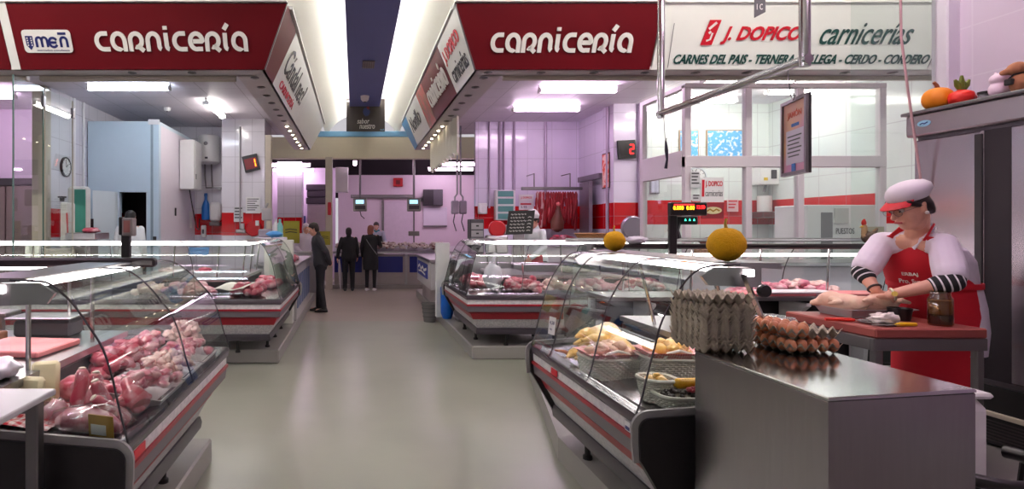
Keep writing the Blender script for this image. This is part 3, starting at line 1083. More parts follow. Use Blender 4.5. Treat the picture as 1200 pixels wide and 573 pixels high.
# black scale of the right case with red and amber figures
p = P(783, 300, 5.36)
t = thing('price_display', 'black two-sided scale display with red and amber figures on a thick black post', 'price display', (p.x, 5.36, 1.42))
MB().box(p.x - .036, p.x + .036, 5.27, 5.306, 1.30, 1.80, b=.006).build('post', BLACK, t)
hd = MB().box(p.x - .06, p.x + .27, 5.205, 5.265, 1.71, 1.83, b=.008).build('display', BLACK, t)
fr = frame((p.x - .05, 5.2045, 1.72), (1, 0, 0), (0, 0, 1))
m = MB(); text_into(m, fr, '0.000  0.00', w=.19, h=.035, at=(.012, .042), bold=.01, t=.002); m.build('amber_figures', LED_Y, hd)
m = MB(); m.loft([[fr @ Vector((a, b, z)) for a, b in ((.02, .082), (.2, .082), (.2, .092), (.02, .092))] for z in (0, .002)]); text_into(m, fr, '12.50', w=.07, h=.032, at=(.225, .05), bold=.01, t=.002); m.build('red_figures', LED_R, hd)
MB().box(p.x + .05, p.x + .28, 5.36, 5.42, 1.63, 1.71, b=.01).build('scale_body', BLACK, t)
MB().tube([(p.x + .09, 5.4, 1.66), (p.x + .07, 5.4, 1.58), (p.x + .09, 5.4, 1.50)], .05, 10).build('scale_neck', BLACK, t)
m = MB()
fr = frame((p.x + .15, 5.359, 1.665), (1, 0, 0), (0, 0, 1))
for i in range(3):
    m2 = MB().loft([[fr @ Vector((i * .04 + a, b, z)) for a, b in ((0, 0), (.018, 0), (.009, .022))] for z in (0, .002)])
    m2.build('green_lamp', LED_G, t)
# ================================================================== goods in and on the cases
RAW = M('raw red meat', (178, 56, 80), 0.35, col2=(228, 176, 184), thr=(.48, .66), vs=11, bump=.25, bs=30, coat=.3)
PINK = M('raw pink meat', (216, 122, 144), 0.35, col2=(240, 200, 204), thr=(.42, .62), vs=14, bump=.25, bs=30, coat=.3)
PALEM = M('pale tripe and fat', (240, 206, 200), 0.4, col2=(222, 160, 160), thr=(.5, .7), vs=16, bump=.3, bs=26, coat=.3)
CHICK = M('yellow chicken skin', (240, 190, 96), 0.4, col2=(246, 206, 166), thr=(.4, .65), vs=8, bump=.35, bs=60, coat=.2)
SKINP = M('pale chicken skin', (232, 182, 158), 0.4, col2=(240, 206, 180), thr=(.4, .65), vs=9, bump=.35, bs=60, coat=.2)
BONE = M('cut bone', (238, 222, 208), 0.5, var=0.05)
TRAYW = M('white plastic tray', (236, 232, 236), 0.35, var=.02)
BOARD = M('pink cutting board', (226, 106, 112), 0.5, col2=(236, 150, 152), thr=(.3, .8), vs=5)


def tray(w, d, h, nm='meat_tray', mat=None):
    m = MB()
    o = .02
    outer = lambda s, z: [(-w / 2 - s, -d / 2 - s, z), (w / 2 + s, -d / 2 - s, z), (w / 2 + s, d / 2 + s, z), (-w / 2 - s, d / 2 + s, z)]
    m.loft([outer(-.015, 0), outer(0, h), outer(.006, h), outer(.006, h - .006), outer(-.004, h - .006), outer(-.019, .006)][0:3] + [outer(-.006, h), outer(-.02, .006)])
    return m.build(nm, mat or TRAYW)


def chunk_set(prefix, mat, n, r, amp=.3):
    out = []
    for i in range(n):
        m = MB().blob((0, 0, 0), r, amp, 1.5, seed=i + hash(prefix) % 17 if False else i + len(prefix), nu=14, nv=9)
        out.append(m.build(prefix, mat, smooth=True, ang=180))
    return out


class Pile:
    def __init__(s, name, mat, r, label_cat, n=4, amp=.32):
        s.protos = [Once(o) for o in chunk_set(name, mat, n, r, amp)]
        s.cat = label_cat; s.k = 0

    def drop(s, loc, label, group, sc=1.0, rot=None):
        pr = s.protos[s.k % len(s.protos)]; s.k += 1
        rot = rot or (R.uniform(-.5, .5), R.uniform(-.5, .5), R.uniform(0, 6.28))
        o = pr(loc, rot, sc)
        tag(o, label, s.cat, group)
        return o


red = Pile('meat_cut', RAW, (.055, .04, .03), 'meat')
pink = Pile('meat_chunk', PINK, (.045, .032, .024), 'meat')
pale = Pile('tripe_piece', PALEM, (.04, .03, .024), 'meat', amp=.5)


def heap(pile, c, w, d, h, n, label, group, sc=1.0):
    """pieces heaped in layers, each its own object"""
    for i in range(n):
        f = i / n
        lay = f ** 1.0
        s = 1 - .55 * lay
        x = c[0] + R.uniform(-.5, .5) * w * s
        y = c[1] + R.uniform(-.5, .5) * d * s
        pile.drop((x, y, c[2] + .016 + h * lay), label, group, sc * R.uniform(.85, 1.2))


# ---- left front case
DK = .52
def LZ(x): return deck_z(-.845 - x, DK)
def lslope(w): return math.atan(.075 / (DK - .055))


tr = Once(tray(.30, .34, .05))
spots_tr = [((-1.02, 2.76), 'white meat tray with ribs behind the shanks'), ((-1.03, 3.14), 'white meat tray in the middle of the left front case'), ((-1.03, 3.52), 'white meat tray at the far end of the left front case')]
for (x, y), lb in spots_tr:
    o = tr((x, y, LZ(x) + .0005), (0, .155, 0), 1.0)
    tag(o, lb, 'tray', 'white trays in the left case')
heap(pink, (-1.01, 2.76, .835), .26, .28, .06, 46, 'strip of pink rib meat in the tray behind the shanks', 'rib strips in the near tray', .8)
heap(pale, (-1.02, 3.14, .835), .26, .30, .06, 40, 'pale round piece in the middle tray of the left case', 'pale pieces in the middle tray', .75)
heap(pink, (-1.02, 3.50, .835), .26, .30, .06, 36, 'pink piece in the far tray of the left case', 'pink pieces in the far tray', .8)
heap(red, (-1.26, 3.10, .845), .18, .50, .10, 40, 'red meat cut heaped at the back of the left front case', 'red cuts at the back of the left case', 1.0)
heap(pink, (-1.24, 3.45, .845), .18, .26, .10, 24, 'pink cut in the heap near the far end of the left case', 'pink cuts near the far end of the left case', 1.05)
heap(pale, (-1.10, 3.76, .84), .30, .16, .13, 34, 'folded pale tripe piece in the heap at the far end of the left case', 'tripe heap at the far end', .9)
heap(red, (-1.22, 2.66, .845), .22, .10, .03, 8, 'red scrap of meat beside the big leg', 'red scraps beside the leg', .8)


# shanks, each wrapped, with a cut bone
def shank():
    m = MB()
    m.ell([((0, 0, .0), (.006, 0, 0), (0, .006, 0)), ((0, 0, .004), (.042, 0, 0), (0, .038, 0)), ((0, .003, .04), (.05, 0, 0), (0, .045, 0)), ((.004, .004, .085), (.042, 0, 0), (0, .04, 0)), ((.002, .0, .125), (.03, 0, 0), (0, .028, 0)), ((0, 0, .155), (.026, 0, 0), (0, .024, 0)), ((0, 0, .168), (.018, 0, 0), (0, .016, 0))], 18)
    root = m.build('lamb_shank', RAW, smooth=True, ang=60)
    MB().lathe([(.001, .163), (.014, .164), (.016, .174), (.008, .178), (.001, .177)], (0, 0, 0), 12).build('bone', BONE, root, smooth=True)
    m = MB()
    for s in range(4):
        m.blob((.012 * math.cos(s * 1.6), .01 * math.sin(s * 1.6), .03 + .034 * s), (.047 - .006 * s, .043 - .006 * s, .03), .10, 3, s, nu=12, nv=7)
    m.build('film_wrap', FILM, root, smooth=True, ang=180)
    return root


sh = Once(shank())
lbl = ['leftmost wrapped lamb shank of the row at the glass end', 'second wrapped lamb shank from the left in the row', 'middle wrapped lamb shank of the row', 'fourth wrapped lamb shank, tilted to the right', 'rightmost wrapped shank showing its round cut bone']
for i, (x, y, rx, ry) in enumerate(((-1.15, 2.44, -.25, -.1), (-1.08, 2.42, -.2, .1), (-1.01, 2.39, -.35, .05), (-.94, 2.37, -.6, .5), (-.905, 2.46, .9, .55))):
    o = sh((x, y, LZ(x) + .012 + (.05 if i > 3 else .0)), (rx, ry, i * .9), 1.0, lbl[i])
    o['category'] = 'meat'; o['group'] = 'wrapped shanks'
heap(red, (-.97, 2.52, .81), .12, .12, .04, 12, 'red scrap of meat between the shanks and the front glass', 'red scraps by the glass', .8)
# bagged joint in front with a price label
m = MB()
m.ell([((-1.16, 2.26, .845), (0, .02, 0), (0, 0, .02)), ((-1.12, 2.26, .852), (0, .05, 0), (0, 0, .045)), ((-1.04, 2.27, .85), (0, .055, 0), (0, 0, .05)), ((-.96, 2.27, .835), (0, .045, 0), (0, 0, .04)), ((-.91, 2.26, .82), (0, .02, 0), (0, 0, .02))], 18)
bj = tag(m.build('bagged_joint', RAW, smooth=True), 'bagged meat joint with a yellow label lying against the black end panel', 'meat')
m = MB(); m.blob((-1.03, 2.265, .85), (.165, .07, .058), .18, 3, 3, nu=22, nv=10); m.build('bag', FILM, bj, smooth=True, ang=180)
fr = frame((-1.005, 2.196, .815), (1, -.12, -.08), (0, -.1, 1))
lb = flat(fr, .10, .085, .003).build('label', M('mustard label', (186, 140, 60), .5), bj)
f2 = fr.copy(); f2.translation += fr.to_3x3() @ Vector((.01, .008, .0035))
flat(f2, .06, .04, .001).build('price_sticker', WHITE, lb)
m = MB(); m.blob((-1.20, 2.33, .86), (.05, .05, .045), .3, 2.5, 5, nu=16, nv=9)
w_ = tag(m.build('wrapped_meat', PINK, smooth=True, ang=180), 'small crinkled bag of meat left of the shanks', 'meat')
MB().blob((-1.20, 2.33, .862), (.058, .058, .052), .25, 4, 6, nu=16, nv=9).build('bag', FILM, w_, smooth=True, ang=180)
# big leg lying across
m = MB()
m.ell([((-1.10, 2.53, .86), (0, .01, 0), (0, 0, .01)), ((-1.13, 2.55, .872), (0, .06, 0), (0, 0, .045)), ((-1.2, 2.58, .89), (0, .085, 0), (0, 0, .06)), ((-1.27, 2.58, .89), (0, .075, 0), (0, 0, .055)), ((-1.315, 2.55, .88), (0, .04, 0), (0, 0, .035)), ((-1.335, 2.53, .875), (0, .01, 0), (0, 0, .01))], 18)
tag(m.build('joint_of_meat', RAW, smooth=True), 'large red leg joint lying across the back of the left front case', 'meat')
# cream slabs and gingham paper
CRM = M('cream fat slab', (238, 222, 180), .55, var=.06, vs=12)
for i, (px, y, rz, lb) in enumerate(((-1.40, 2.42, .3, 'taller cream slab standing at the back left of the case'), (-1.31, 2.33, -.2, 'lower cream slab leaning in front of the taller one'))):
    m = MB(); m.box(-.055, .055, -.02, .02, 0, .17 - .03 * i, b=.014)
    o = m.build('cream_slab', CRM, smooth=True)
    put(o, (px if i else -1.315, y + (.04 if not i else .0), .862 - .003 * i), (-.18, 0, rz)); tag(o, lb, 'food')
GING = stripes('red gingham paper', (236, 226, 226), (204, 36, 52), (1, 0, 0), .034, .5, dir2=(0, 1, 0))
STRP = stripes('red striped paper', (240, 220, 222), (214, 70, 84), (.7, .7, 0), .028, .5)
def paper(x, y, w, d, rz, mat, label):
    m = MB(); m.grid(lambda u, v: ((u - .5) * w, (v - .5) * d, .003 + .008 * math.sin(u * 9) * math.sin(v * 7)), 14, 14)
    m.v += [(a, b, c - .002) for a, b, c in m.v]
    n = 15 * 15
    m.f += [tuple(reversed([i + n for i in f])) for f in list(m.f)]
    o = m.build('paper_liner', mat, smooth=True, ang=180)
    put(o, (x, y, LZ(x) + .009), (0, .155, rz)); tag(o, label, 'paper')
paper(-1.26, 2.245, .20, .12, .0, GING, 'red and white gingham paper at the end of the left front case')
paper(-1.21, 2.48, .16, .10, .3, STRP, 'red striped paper showing left of the shanks')
# boards, bag and scale on the serving side
def board_obj(name, c, w, d, h, rz, mat, label):
    o = MB().box(-w / 2, w / 2, -d / 2, d / 2, 0, h, b=.006).build(name, mat)
    put(o, c, (0, 0, rz)); return tag(o, label, 'cutting board')
board_obj('cutting_board', (-1.64, 2.86, .998), .40, .34, .03, -.12, BOARD, 'pink plastic cutting board on the worktop of the left front case')
board_obj('cutting_board', (-2.05, 2.98, .998), .36, .30, .05, .0, M('worn brown board', (150, 104, 80), .6, var=.15, vs=6), 'brown edged chopping block cut off by the left photo edge')
m = MB(); m.blob((-1.45, 2.33, 1.035), (.10, .08, .045), .35, 3, 9, nu=22, nv=12)
tag(m.build('plastic_bag', M('white thin plastic', (236, 226, 240), .25, var=.03), smooth=True, ang=180), 'crumpled white plastic bag on the worktop at the left photo edge', 'bag')
t = thing('weighing_scale', 'dark grey weighing scale on the worktop behind the pink cutting board', 'scale', (-1.72, 3.26, .998))
MB().box(-1.88, -1.56, 3.18, 3.34, .998, 1.09, b=.015).build('scale_body', M('dark grey plastic', (78, 74, 80), .4), t)
MB().box(-1.90, -1.54, 3.14, 3.36, 1.10, 1.112, b=.004).build('pan', STEEL, t)
MB().box(-1.75, -1.69, 3.22, 3.28, 1.085, 1.102).build('neck', BLACK, t)
t = thing('steel_shelf', 'narrow steel shelf at the left photo edge above the chopping block', 'shelf', (-2.2, 3.28, .998))
MB().box(-2.55, -1.95, 3.24, 3.40, 1.10, 1.125, b=.005).build('shelf_board', STEEL, t)
for x in (-2.5, -2.0):
    MB().box(x - .012, x + .012, 3.27, 3.30, .998, 1.10).build('leg', STEEL, t)

# ---- right front case: wicker baskets with poultry
WICK = M('white wicker', (232, 226, 214), .6, var=.06, vs=20)


def rrect(w, d, r, n):
    """points round a rounded rectangle"""
    pts = []
    for cx, cy, a in ((w / 2 - r, d / 2 - r, 0), (-w / 2 + r, d / 2 - r, 90), (-w / 2 + r, -d / 2 + r, 180), (w / 2 - r, -d / 2 + r, 270)):
        pts += arc(cx, cy, r, r, a, a + 90, 4)
    out = []
    tot = [0]
    P2 = pts + [pts[0]]
    for i in range(len(pts)):
        tot.append(tot[-1] + math.dist(P2[i], P2[i + 1]))
    for k in range(n):
        L = tot[-1] * k / n
        i = max(j for j in range(len(tot)) if tot[j] <= L)
        i = min(i, len(pts) - 1)
        f = (L - tot[i]) / max(tot[i + 1] - tot[i], 1e-9)
        out.append((P2[i][0] + (P2[i + 1][0] - P2[i][0]) * f, P2[i][1] + (P2[i + 1][1] - P2[i][1]) * f))
    return out


def wicker(w, d, h, rows, handle=True, r=.03, n=56, flare=.12, rise=0.0):
    root = bpy.data.objects.new('basket', None); C.objects.link(root)
    m = MB()
    for k in range(rows):
        q = 1 + flare * k / rows
        pts = rrect(w * q, d * q, r, n)
        path = []
        for i, p in enumerate(pts):
            s = .005 * (1 if (i + k) % 2 else -1)
            l = math.hypot(*p)
            up = rise * max(0, math.cos(p[0] / (w / 2) * PI / 2)) * (k / rows) if abs(p[1]) > d * .4 else 0
            path.append((p[0] * (1 + s / l), p[1] * (1 + s / l), .006 + h * k / (rows - 1) + up))
        m.tube(path, .0058, 5, closed=True)
    m.build('weave', WICK, root, smooth=True)
    pts = rrect(w, d, r, 24)
    m = MB()
    m.loft([[(p[0] * .97, p[1] * .97, z) for p in pts] for z in (.002, .008)]).build('base', WICK, root)
    q = 1 + flare
    top = rrect(w * q, d * q, r, 40)
    m = MB(); m.tube([(p[0], p[1], h + .006 + (rise * max(0, math.cos(p[0] / (w / 2) * PI / 2)) if abs(p[1]) > d * .4 else 0)) for p in top], .009, 7, closed=True).build('rim', WICK, root, smooth=True)
    if handle:
        for s in (-1, 1):
            m = MB(); m.tube([(-w * .34, s * d * q / 2, h), (-w * .24, s * d * q / 2, h + .04), (0, s * d * q / 2, h + .055), (w * .24, s * d * q / 2, h + .04), (w * .34, s * d * q / 2, h)], .008, 7)
            m.build('handle', WICK, root, smooth=True)
    return root


DR = .64
def RZ(x): return deck_z(x - 1.21, DR)
b1 = wicker(.24, .19, .105, 11)
put(b1, (1.385, 3.17, RZ(1.32)), (0, -.0, .05)); tag(b1, 'white wicker basket of pink poultry pieces, left of the other large basket', 'basket', 'large wicker baskets')
b2 = copy_tree(b1)
put(b2, (1.635, 3.02, RZ(1.58)), (0, 0, -.05)); b2['label'] = 'white wicker basket lined with checked cloth, right of the other large basket'
b3 = wicker(.12, .12, .10, 10, False, r=.055, flare=.28, n=36)
put(b3, (1.405, 2.70, RZ(1.38))); tag(b3, 'small round white wicker basket near the front glass', 'basket')
b4 = wicker(.17, .14, .05, 6, False, r=.06, flare=.2, n=44)
put(b4, (1.45, 2.595, RZ(1.42))); tag(b4, 'low white wicker bowl of dark olives next to the black end panel', 'basket')
CHK = stripes('pink checked cloth', (242, 214, 210), (226, 110, 122), (1, 0, 0), .012, .45, dir2=(0, 1, 0))
for (c, rz, lb) in (((1.385, 3.17, .875), .05, 'pink checked cloth under the poultry in the left large basket'), ((1.635, 3.02, .915), -.05, 'pink checked cloth spilling over the right large basket')):
    m = MB()
    m.grid(lambda u, v: ((u - .5) * .30, (v - .5) * .24, .055 - .05 * (1 - min(1, (abs(u - .5) * 2) ** 4 + (abs(v - .5) * 2) ** 4)) + .006 * math.sin(u * 21) * math.sin(v * 17)), 24, 20)
    n = len(m.v); m.v += [(a, b, z - .003) for a, b, z in m.v]; m.f += [tuple(reversed([i + n for i in f])) for f in list(m.f)]
    o = m.build('cloth_liner', CHK, smooth=True, ang=180); put(o, c, (0, 0, rz)); tag(o, lb, 'cloth')
pk = Pile('poultry_piece', SKINP, (.034, .026, .022), 'poultry', amp=.25)
yk = Pile('poultry_piece', CHICK, (.036, .028, .024), 'poultry', amp=.25)
heap(pk, (1.385, 3.17, .90), .20, .15, .05, 24, 'pink poultry piece in the left large basket', 'pieces in the left basket', 1.0)
heap(yk, (1.63, 3.02, .94), .20, .14, .045, 16, 'yellow poultry piece in the right large basket', 'pieces in the right basket', 1.0)
heap(yk, (1.405, 2.70, .865), .07, .07, .03, 5, 'yellow piece in the small round basket', 'pieces in the small basket', .8)
OLV = M('dark olives', (52, 40, 36), .3, var=.2)
ol = Once(MB().blob((0, 0, 0), (.012, .009, .009), .03, 1, 1, nu=10, nv=7).build('olive', OLV, smooth=True, ang=180))
for i in range(46):
    a, q = R.uniform(0, 6.28), math.sqrt(R.random())
    o = ol((1.45 + .072 * q * math.cos(a), 2.595 + .055 * q * math.sin(a), .852 + .012 * R.random() + .012 * (1 - q)), (0, R.uniform(-.4, .4), R.uniform(0, 6)))
    tag(o, 'dark olive in the low wicker bowl', 'olive', 'olives in the low bowl')
bn = Once(MB().blob((0, 0, 0), (.011, .011, .010), .05, 1, 2, nu=10, nv=7).build('red_berry', M('red berries', (168, 30, 50), .3), smooth=True, ang=180))
for i in range(14):
    o = bn((1.51 + R.uniform(-.03, .03), 2.565 + R.uniform(-.02, .02), .878 + R.uniform(0, .01)))
    tag(o, 'red berry beside the corn cob in the low bowl', 'berry', 'berries in the low bowl')
# corn cob made of kernels
m = MB()
rings = []
for i in range(49):
    f = i / 48
    rr = .021 * (math.sin(min(1, f * 6 + .15) * PI / 2)) * (1 - .55 * max(0, f - .55) / .45 * f)
    rings.append([(.17 * f, (rr + .0022 * abs(math.sin(i * PI / 2.9)) * (1 if j % 2 else .1)) * math.cos(2 * PI * j / 28), (rr + .0022 * abs(math.sin(i * PI / 2.9)) * (1 if j % 2 else .1)) * math.sin(2 * PI * j / 28)) for j in range(28)])
m.loft(rings)
cc = m.build('corn_cob', M('corn yellow', (240, 180, 20), .4, var=.12, vs=60), smooth=True)
put(cc, (1.44, 2.63, .895), (0, -.03, -.1), 1.1); tag(cc, 'yellow corn cob lying on the low bowl of olives', 'corn')


# whole chickens
def raw_chicken(mat, name='whole_chicken'):
    m = MB()
    m.blob((0, 0, .055), (.115, .075, .06), .06, 1.2, 3, nu=26, nv=16)
    m.blob((.06, 0, .07), (.07, .065, .055), .05, 1.2, 4, nu=20, nv=12)
    for s in (-1, 1):
        m.cap((-.05, s * .055, .055), (-.115, s * .04, .075), .042, .026)
        m.cap((-.115, s * .04, .075), (-.18, s * .028, .07), .024, .011)
        m.cap((.065, s * .062, .065), (.03, s * .095, .05), .022, .016)
        m.cap((.03, s * .095, .05), (.085, s * .10, .035), .015, .010)
    m.cap((.11, 0, .06), (.15, 0, .05), .03, .018)
    return remesh(m, name, mat, None, .0055, 4)


ch = Once(raw_chicken(CHICK))
for x, y, z, rx, rz, lb in ((1.40, 3.46, .0, .0, .6, 'whole yellow chicken lying at the front of the poultry heap'), (1.53, 3.40, .03, .15, 1.3, 'whole yellow chicken in the middle of the poultry heap'), (1.56, 3.66, .0, 0, .2, 'whole yellow chicken at the far end of the poultry case'), (1.48, 3.50, .09, .2, .4, 'whole yellow chicken lying on top of the others')):
    o = ch((x, y, RZ(x) + .006 + z), (rx, -.13, rz), .95, lb)
    o['category'] = 'poultry'; o['group'] = 'yellow chickens'
# red and green garnish and chicken foot
m = MB(); m.tube([(1.36, 3.66, .80), (1.33, 3.70, .812), (1.30, 3.76, .806)], [.014, .011, .006], 9)
tag(m.build('chicken_neck', M('reddish chicken neck', (214, 110, 70), .4, var=.1), smooth=True), 'reddish chicken neck pointing to the front glass', 'poultry')
# price card hanging at the far end glass
p = P(666, 384, 3.60)
fr = frame((1.225, 3.68, .93), (.25, -1, 0), (.1, 0, 1))
t = tag(flat(fr, .07, .11, .002).build('price_card', WHITE), 'white price card standing at the far end of the poultry case glass', 'card')
f2 = fr.copy(); f2.translation += fr.to_3x3() @ Vector((0, 0, .0025))
m = MB(); text_into(m, f2, '4,50', w=.05, h=.025, at=(.01, .06), t=.001); text_into(m, f2, 'kg', w=.02, h=.015, at=(.02, .025), t=.001)
m.build('figures', LETN, t)

# ---- yellow ball gourds standing on the case tops
YEL = M('yellow knitted gourd', (244, 180, 4), .85, var=.12, vs=60, bump=.6, bs=160)
def gourd(c, r, label, stem_=False):
    t = thing('yellow_gourd', label, 'ornament', (c[0], c[1], c[2] - r))
    m = MB(); m.blob(c, (r, r, r * .98), .035, 4, 2, nu=40, nv=26); m.build('ball', YEL, t, smooth=True, ang=180)
    m = MB(); m.tube([(c[0], c[1], c[2] + r * .9), (c[0] - r * .06, c[1], c[2] + r * 1.25), (c[0] + r * .02, c[1], c[2] + r * 1.5)], [r * .11, r * .08, r * .07], 8)
    m.build('stem', M('straw stem', (196, 160, 70), .8, var=.1), t, smooth=True)
p = P(851, 291, 2.60); gourd((p.x, 2.60, 1.451 + .075), .0765, 'larger yellow ball gourd on the near end of the poultry case')
p = P(720, 281, 3.75); gourd((p.x, 3.75, 1.451 + .064), .066, 'smaller yellow ball gourd on the far end of the poultry case')

# ---- stainless box with egg trays
t = thing('steel_cabinet', 'stainless steel box in the right foreground carrying egg trays', 'steel cabinet', (1.76, 2.14, .16))
m = MB()
outl = [(1.366, 1.675), (1.885, 1.763), (1.885, 2.45), (1.440, 2.45), (1.366, 2.33)]
def ins(p, q): return [(a + (1.63 - a) * q, b + (2.08 - b) * q) for a, b in p]
m.loft([[(a, b, .002) for a, b in outl], [(a, b, 1.096) for a, b in outl], [(a, b, 1.10) for a, b in ins(outl, .012)]])
m.build('shell', M('brushed dark steel', (158, 152, 154), .27, 1.0, var=.08, vs=5, stretch=(14, 14, 1)), t)
o2 = ins(outl, -.006)
MB().loft([[(a, b, 1.1005) for a, b in o2], [(a, b, 1.107) for a, b in o2], [(a, b, 1.11) for a, b in ins(outl, .008)]]).build('top_sheet', M('polished top', (202, 200, 202), .12, 1.0, var=.04), t)
TOPZ = 1.11
PULP = M('egg tray pulp', (206, 194, 174), .9, var=.12, vs=30, bump=.5, bs=220)
PITCH = .0425


def egg_tray():
    nx, ny, sub = 6, 5, 6
    W, D = nx * PITCH, ny * PITCH
    def fz(x, y): return .022 + .019 * (math.cos(2 * PI * x / PITCH) + math.cos(2 * PI * y / PITCH)) * .5 * 1.15
    m = MB()
    def pt(u, v, dz):
        x, y = u * W, v * D
        return (x - W / 2, y - D / 2, fz(x, y) + dz)
    m.grid(lambda u, v: pt(u, v, 0), nx * sub, ny * sub)
    n = len(m.v)
    f0 = list(m.f)
    m.v += [(a, b, z - .0032) for a, b, z in m.v]
    m.f += [tuple(reversed([i + n for i in f])) for f in f0]
    w = ny * sub + 1
    per = [(i, 0) for i in range(nx * sub)] + [(nx * sub, j) for j in range(ny * sub)] + [(i, ny * sub) for i in range(nx * sub, 0, -1)] + [(0, j) for j in range(ny * sub, 0, -1)]
    ids = [i * w + j for i, j in per]
    for a, b in zip(ids, ids[1:] + ids[:1]):
        m.f.append((a, b, b + n, a + n))
    return m.build('egg_tray', PULP, smooth=True, ang=70)


et = Once(egg_tray())
NST = 18
words_ = ['lowest', 'second lowest', 'third', 'fourth', 'fifth', 'sixth', 'seventh', 'eighth', 'ninth', 'tenth', 'eleventh', 'twelfth', 'thirteenth', 'fourteenth', 'fifteenth', 'sixteenth', 'second from top', 'topmost']
for i in range(NST):
    top = i == NST - 1
    o = et((1.452 + R.uniform(-.004, .004), 2.365 + R.uniform(-.003, .003), TOPZ + .002 + i * .0095 + (.026 if top else 0)), (0, .02 if top else 0, PI / 2 + R.uniform(-.03, .03) + (.06 if top else 0)), (.9 * R.uniform(.97, 1.02), R.uniform(.96, 1.02), 1))
    tag(o, ('%s empty egg tray, counting up the tall stack of trays' if not top else '%s empty egg tray lying crooked on the tall stack') % words_[i], 'egg tray', 'empty egg trays in the tall stack')
EX, EY, ERZ = 1.772, 2.362, PI / 2 + .04
egg = MB().lathe([(.0005, -.026), (.0095, -.0235), (.0155, -.018), (.019, -.009), (.0196, .0), (.018, .011), (.0135, .020), (.0075, .0245), (.0005, .0265)], (0, 0, 0), 16)
EGG = M('brown eggshell', (216, 134, 96), .45, col2=(228, 164, 126), thr=(.35, .7), vs=4)
eg = Once(egg.build('egg', EGG, smooth=True, ang=180))
for lv, z in ((0, TOPZ + .002), (1, TOPZ + .060)):
    a = ERZ + .05 * lv
    bx, by = EX - .006 * lv, EY - .004 * lv
    o = et((bx, by, z), (0, 0, a))
    tag(o, 'lower tray of the low egg pile, filled with brown eggs' if not lv else 'upper tray of the low egg pile, half filled with brown eggs', 'egg tray')
    for i in range(6):
        for j in range(5):
            if lv and (j < 2 or (j == 2 and i < 1)):
                continue
            if not lv and 0 < i < 5 and 0 < j < 4:
                continue
            x, y = (i + .5) * PITCH - 3 * PITCH, (j + .5) * PITCH - 2.5 * PITCH
            o = eg((bx + x * math.cos(a) - y * math.sin(a), by + x * math.sin(a) + y * math.cos(a), z + .031), (R.uniform(-.1, .1), R.uniform(-.1, .1), R.uniform(0, 6)))
            tag(o, 'brown egg sitting in the %s egg tray' % ('upper' if lv else 'lower'), 'egg', 'eggs of the %s tray' % ('upper' if lv else 'lower'))
# white tub behind the eggs, on the worktop of the poultry case
t = thing('plastic_tub', 'white plastic tub with a red and blue label behind the egg trays', 'tub', (1.99, 2.75, .998))
tx, ty = 2.0, 2.78
MB().lathe([(.06, .998), (.068, 1.002), (.076, 1.14), (.08, 1.145), (.08, 1.155), (.05, 1.165), (.01, 1.17), (.001, 1.17)], (tx, ty, 0), 24).build('tub_body', M('milky plastic', (226, 224, 222), .35, var=.03), t, smooth=True)
m = MB()
m.grid(lambda u, v: (tx + .0765 * math.sin(-.2 - .9 + u * 1.2), ty - .0765 * math.cos(-.2 - .9 + u * 1.2), 1.06 + v * .05), 12, 2)
lb = m.build('label', M('tub label', (226, 228, 236), .4), t, smooth=True)
m = MB(); m.grid(lambda u, v: (tx + .078 * math.sin(-.95 + u * .8), ty - .078 * math.cos(-.95 + u * .8), 1.088 + v * .014), 12, 1); m.build('red_print', LETR, lb)
m = MB(); m.grid(lambda u, v: (tx + .078 * math.sin(-.9 + u * .7), ty - .078 * math.cos(-.9 + u * .7), 1.068 + v * .01), 12, 1); m.build('blue_print', LETN, lb)
m = MB(); m.blob((tx, ty, 1.165), (.082, .082, .02), .3, 3, 2, nu=20, nv=8); m.build('film_cover', FILM, t, smooth=True, ang=180)
# round black knob on a bent steel arm at the end of the poultry case
t = thing('clamp_knob', 'round black knob on a steel arm at the near end of the poultry case', 'knob', (1.72, 2.46, 1.30))
MB().tube([(1.655, 2.47, 1.40), (1.68, 2.465, 1.33), (1.73, 2.455, 1.20), (1.80, 2.45, 1.115)], .012, 8, sq=(.008, .03)).build('arm', STEEL, t)
MB().lathe([(.001, 2.42), (.024, 2.42), (.028, 2.428), (.028, 2.44), (.022, 2.448), (.001, 2.45)], (1.715, 0, 1.335), 20, axis='y').build('knob', BLACK, t, smooth=True)

# ---- goods of the far cases and of the serving case
def FZ(d): return deck_z(d, .58)
for nm, pile, cx, w, n, z0, lb, gp in (
        ('a', red, 2.05, .5, 26, .835, 'red meat cut near the corner glass of the right rear case', 'red cuts in the right rear case'),
        ('b', pink, 2.85, .8, 34, .835, 'pink meat cut further along the right rear case', 'pink cuts in the right rear case'),
        ('c', pale, 2.45, .4, 10, .835, 'pale piece on the white tray of the right rear case', 'pale pieces in the right rear case'),
        ('d', red, 3.5, .6, 14, .84, 'red meat cut behind the poultry case glass', 'red cuts behind the poultry case')):
    heap(pile, (cx, 7.18, z0), w, .28, .09, n, lb, gp, 1.5)
heap(red, (1.62, 7.9, .835), .26, .8, .08, 24, 'red meat cut on the aisle side of the right rear case', 'red cuts on the aisle side', 1.5)
o = Once(tray(.42, .30, .05))
for x, lb in ((2.45, 'white tray leaning at the corner of the right rear case'), (3.3, 'white tray in the middle of the right rear case')):
    q = o((x, 7.17, FZ(.29) + .002), (.14, 0, 0)); tag(q, lb, 'tray')
m = MB(); m.blob((1.72, 7.24, 1.0), (.12, .10, .17), .2, 2, 3, nu=20, nv=14); m.tube([(1.72, 7.24, 1.12), (1.73, 7.24, 1.22), (1.76, 7.25, 1.28)], [.04, .02, .035], 9)
tag(m.build('plastic_bag', M('white thin plastic', (236, 226, 240), .25, var=.03), smooth=True, ang=180), 'tied white plastic bag standing in the right rear corner case', 'bag')
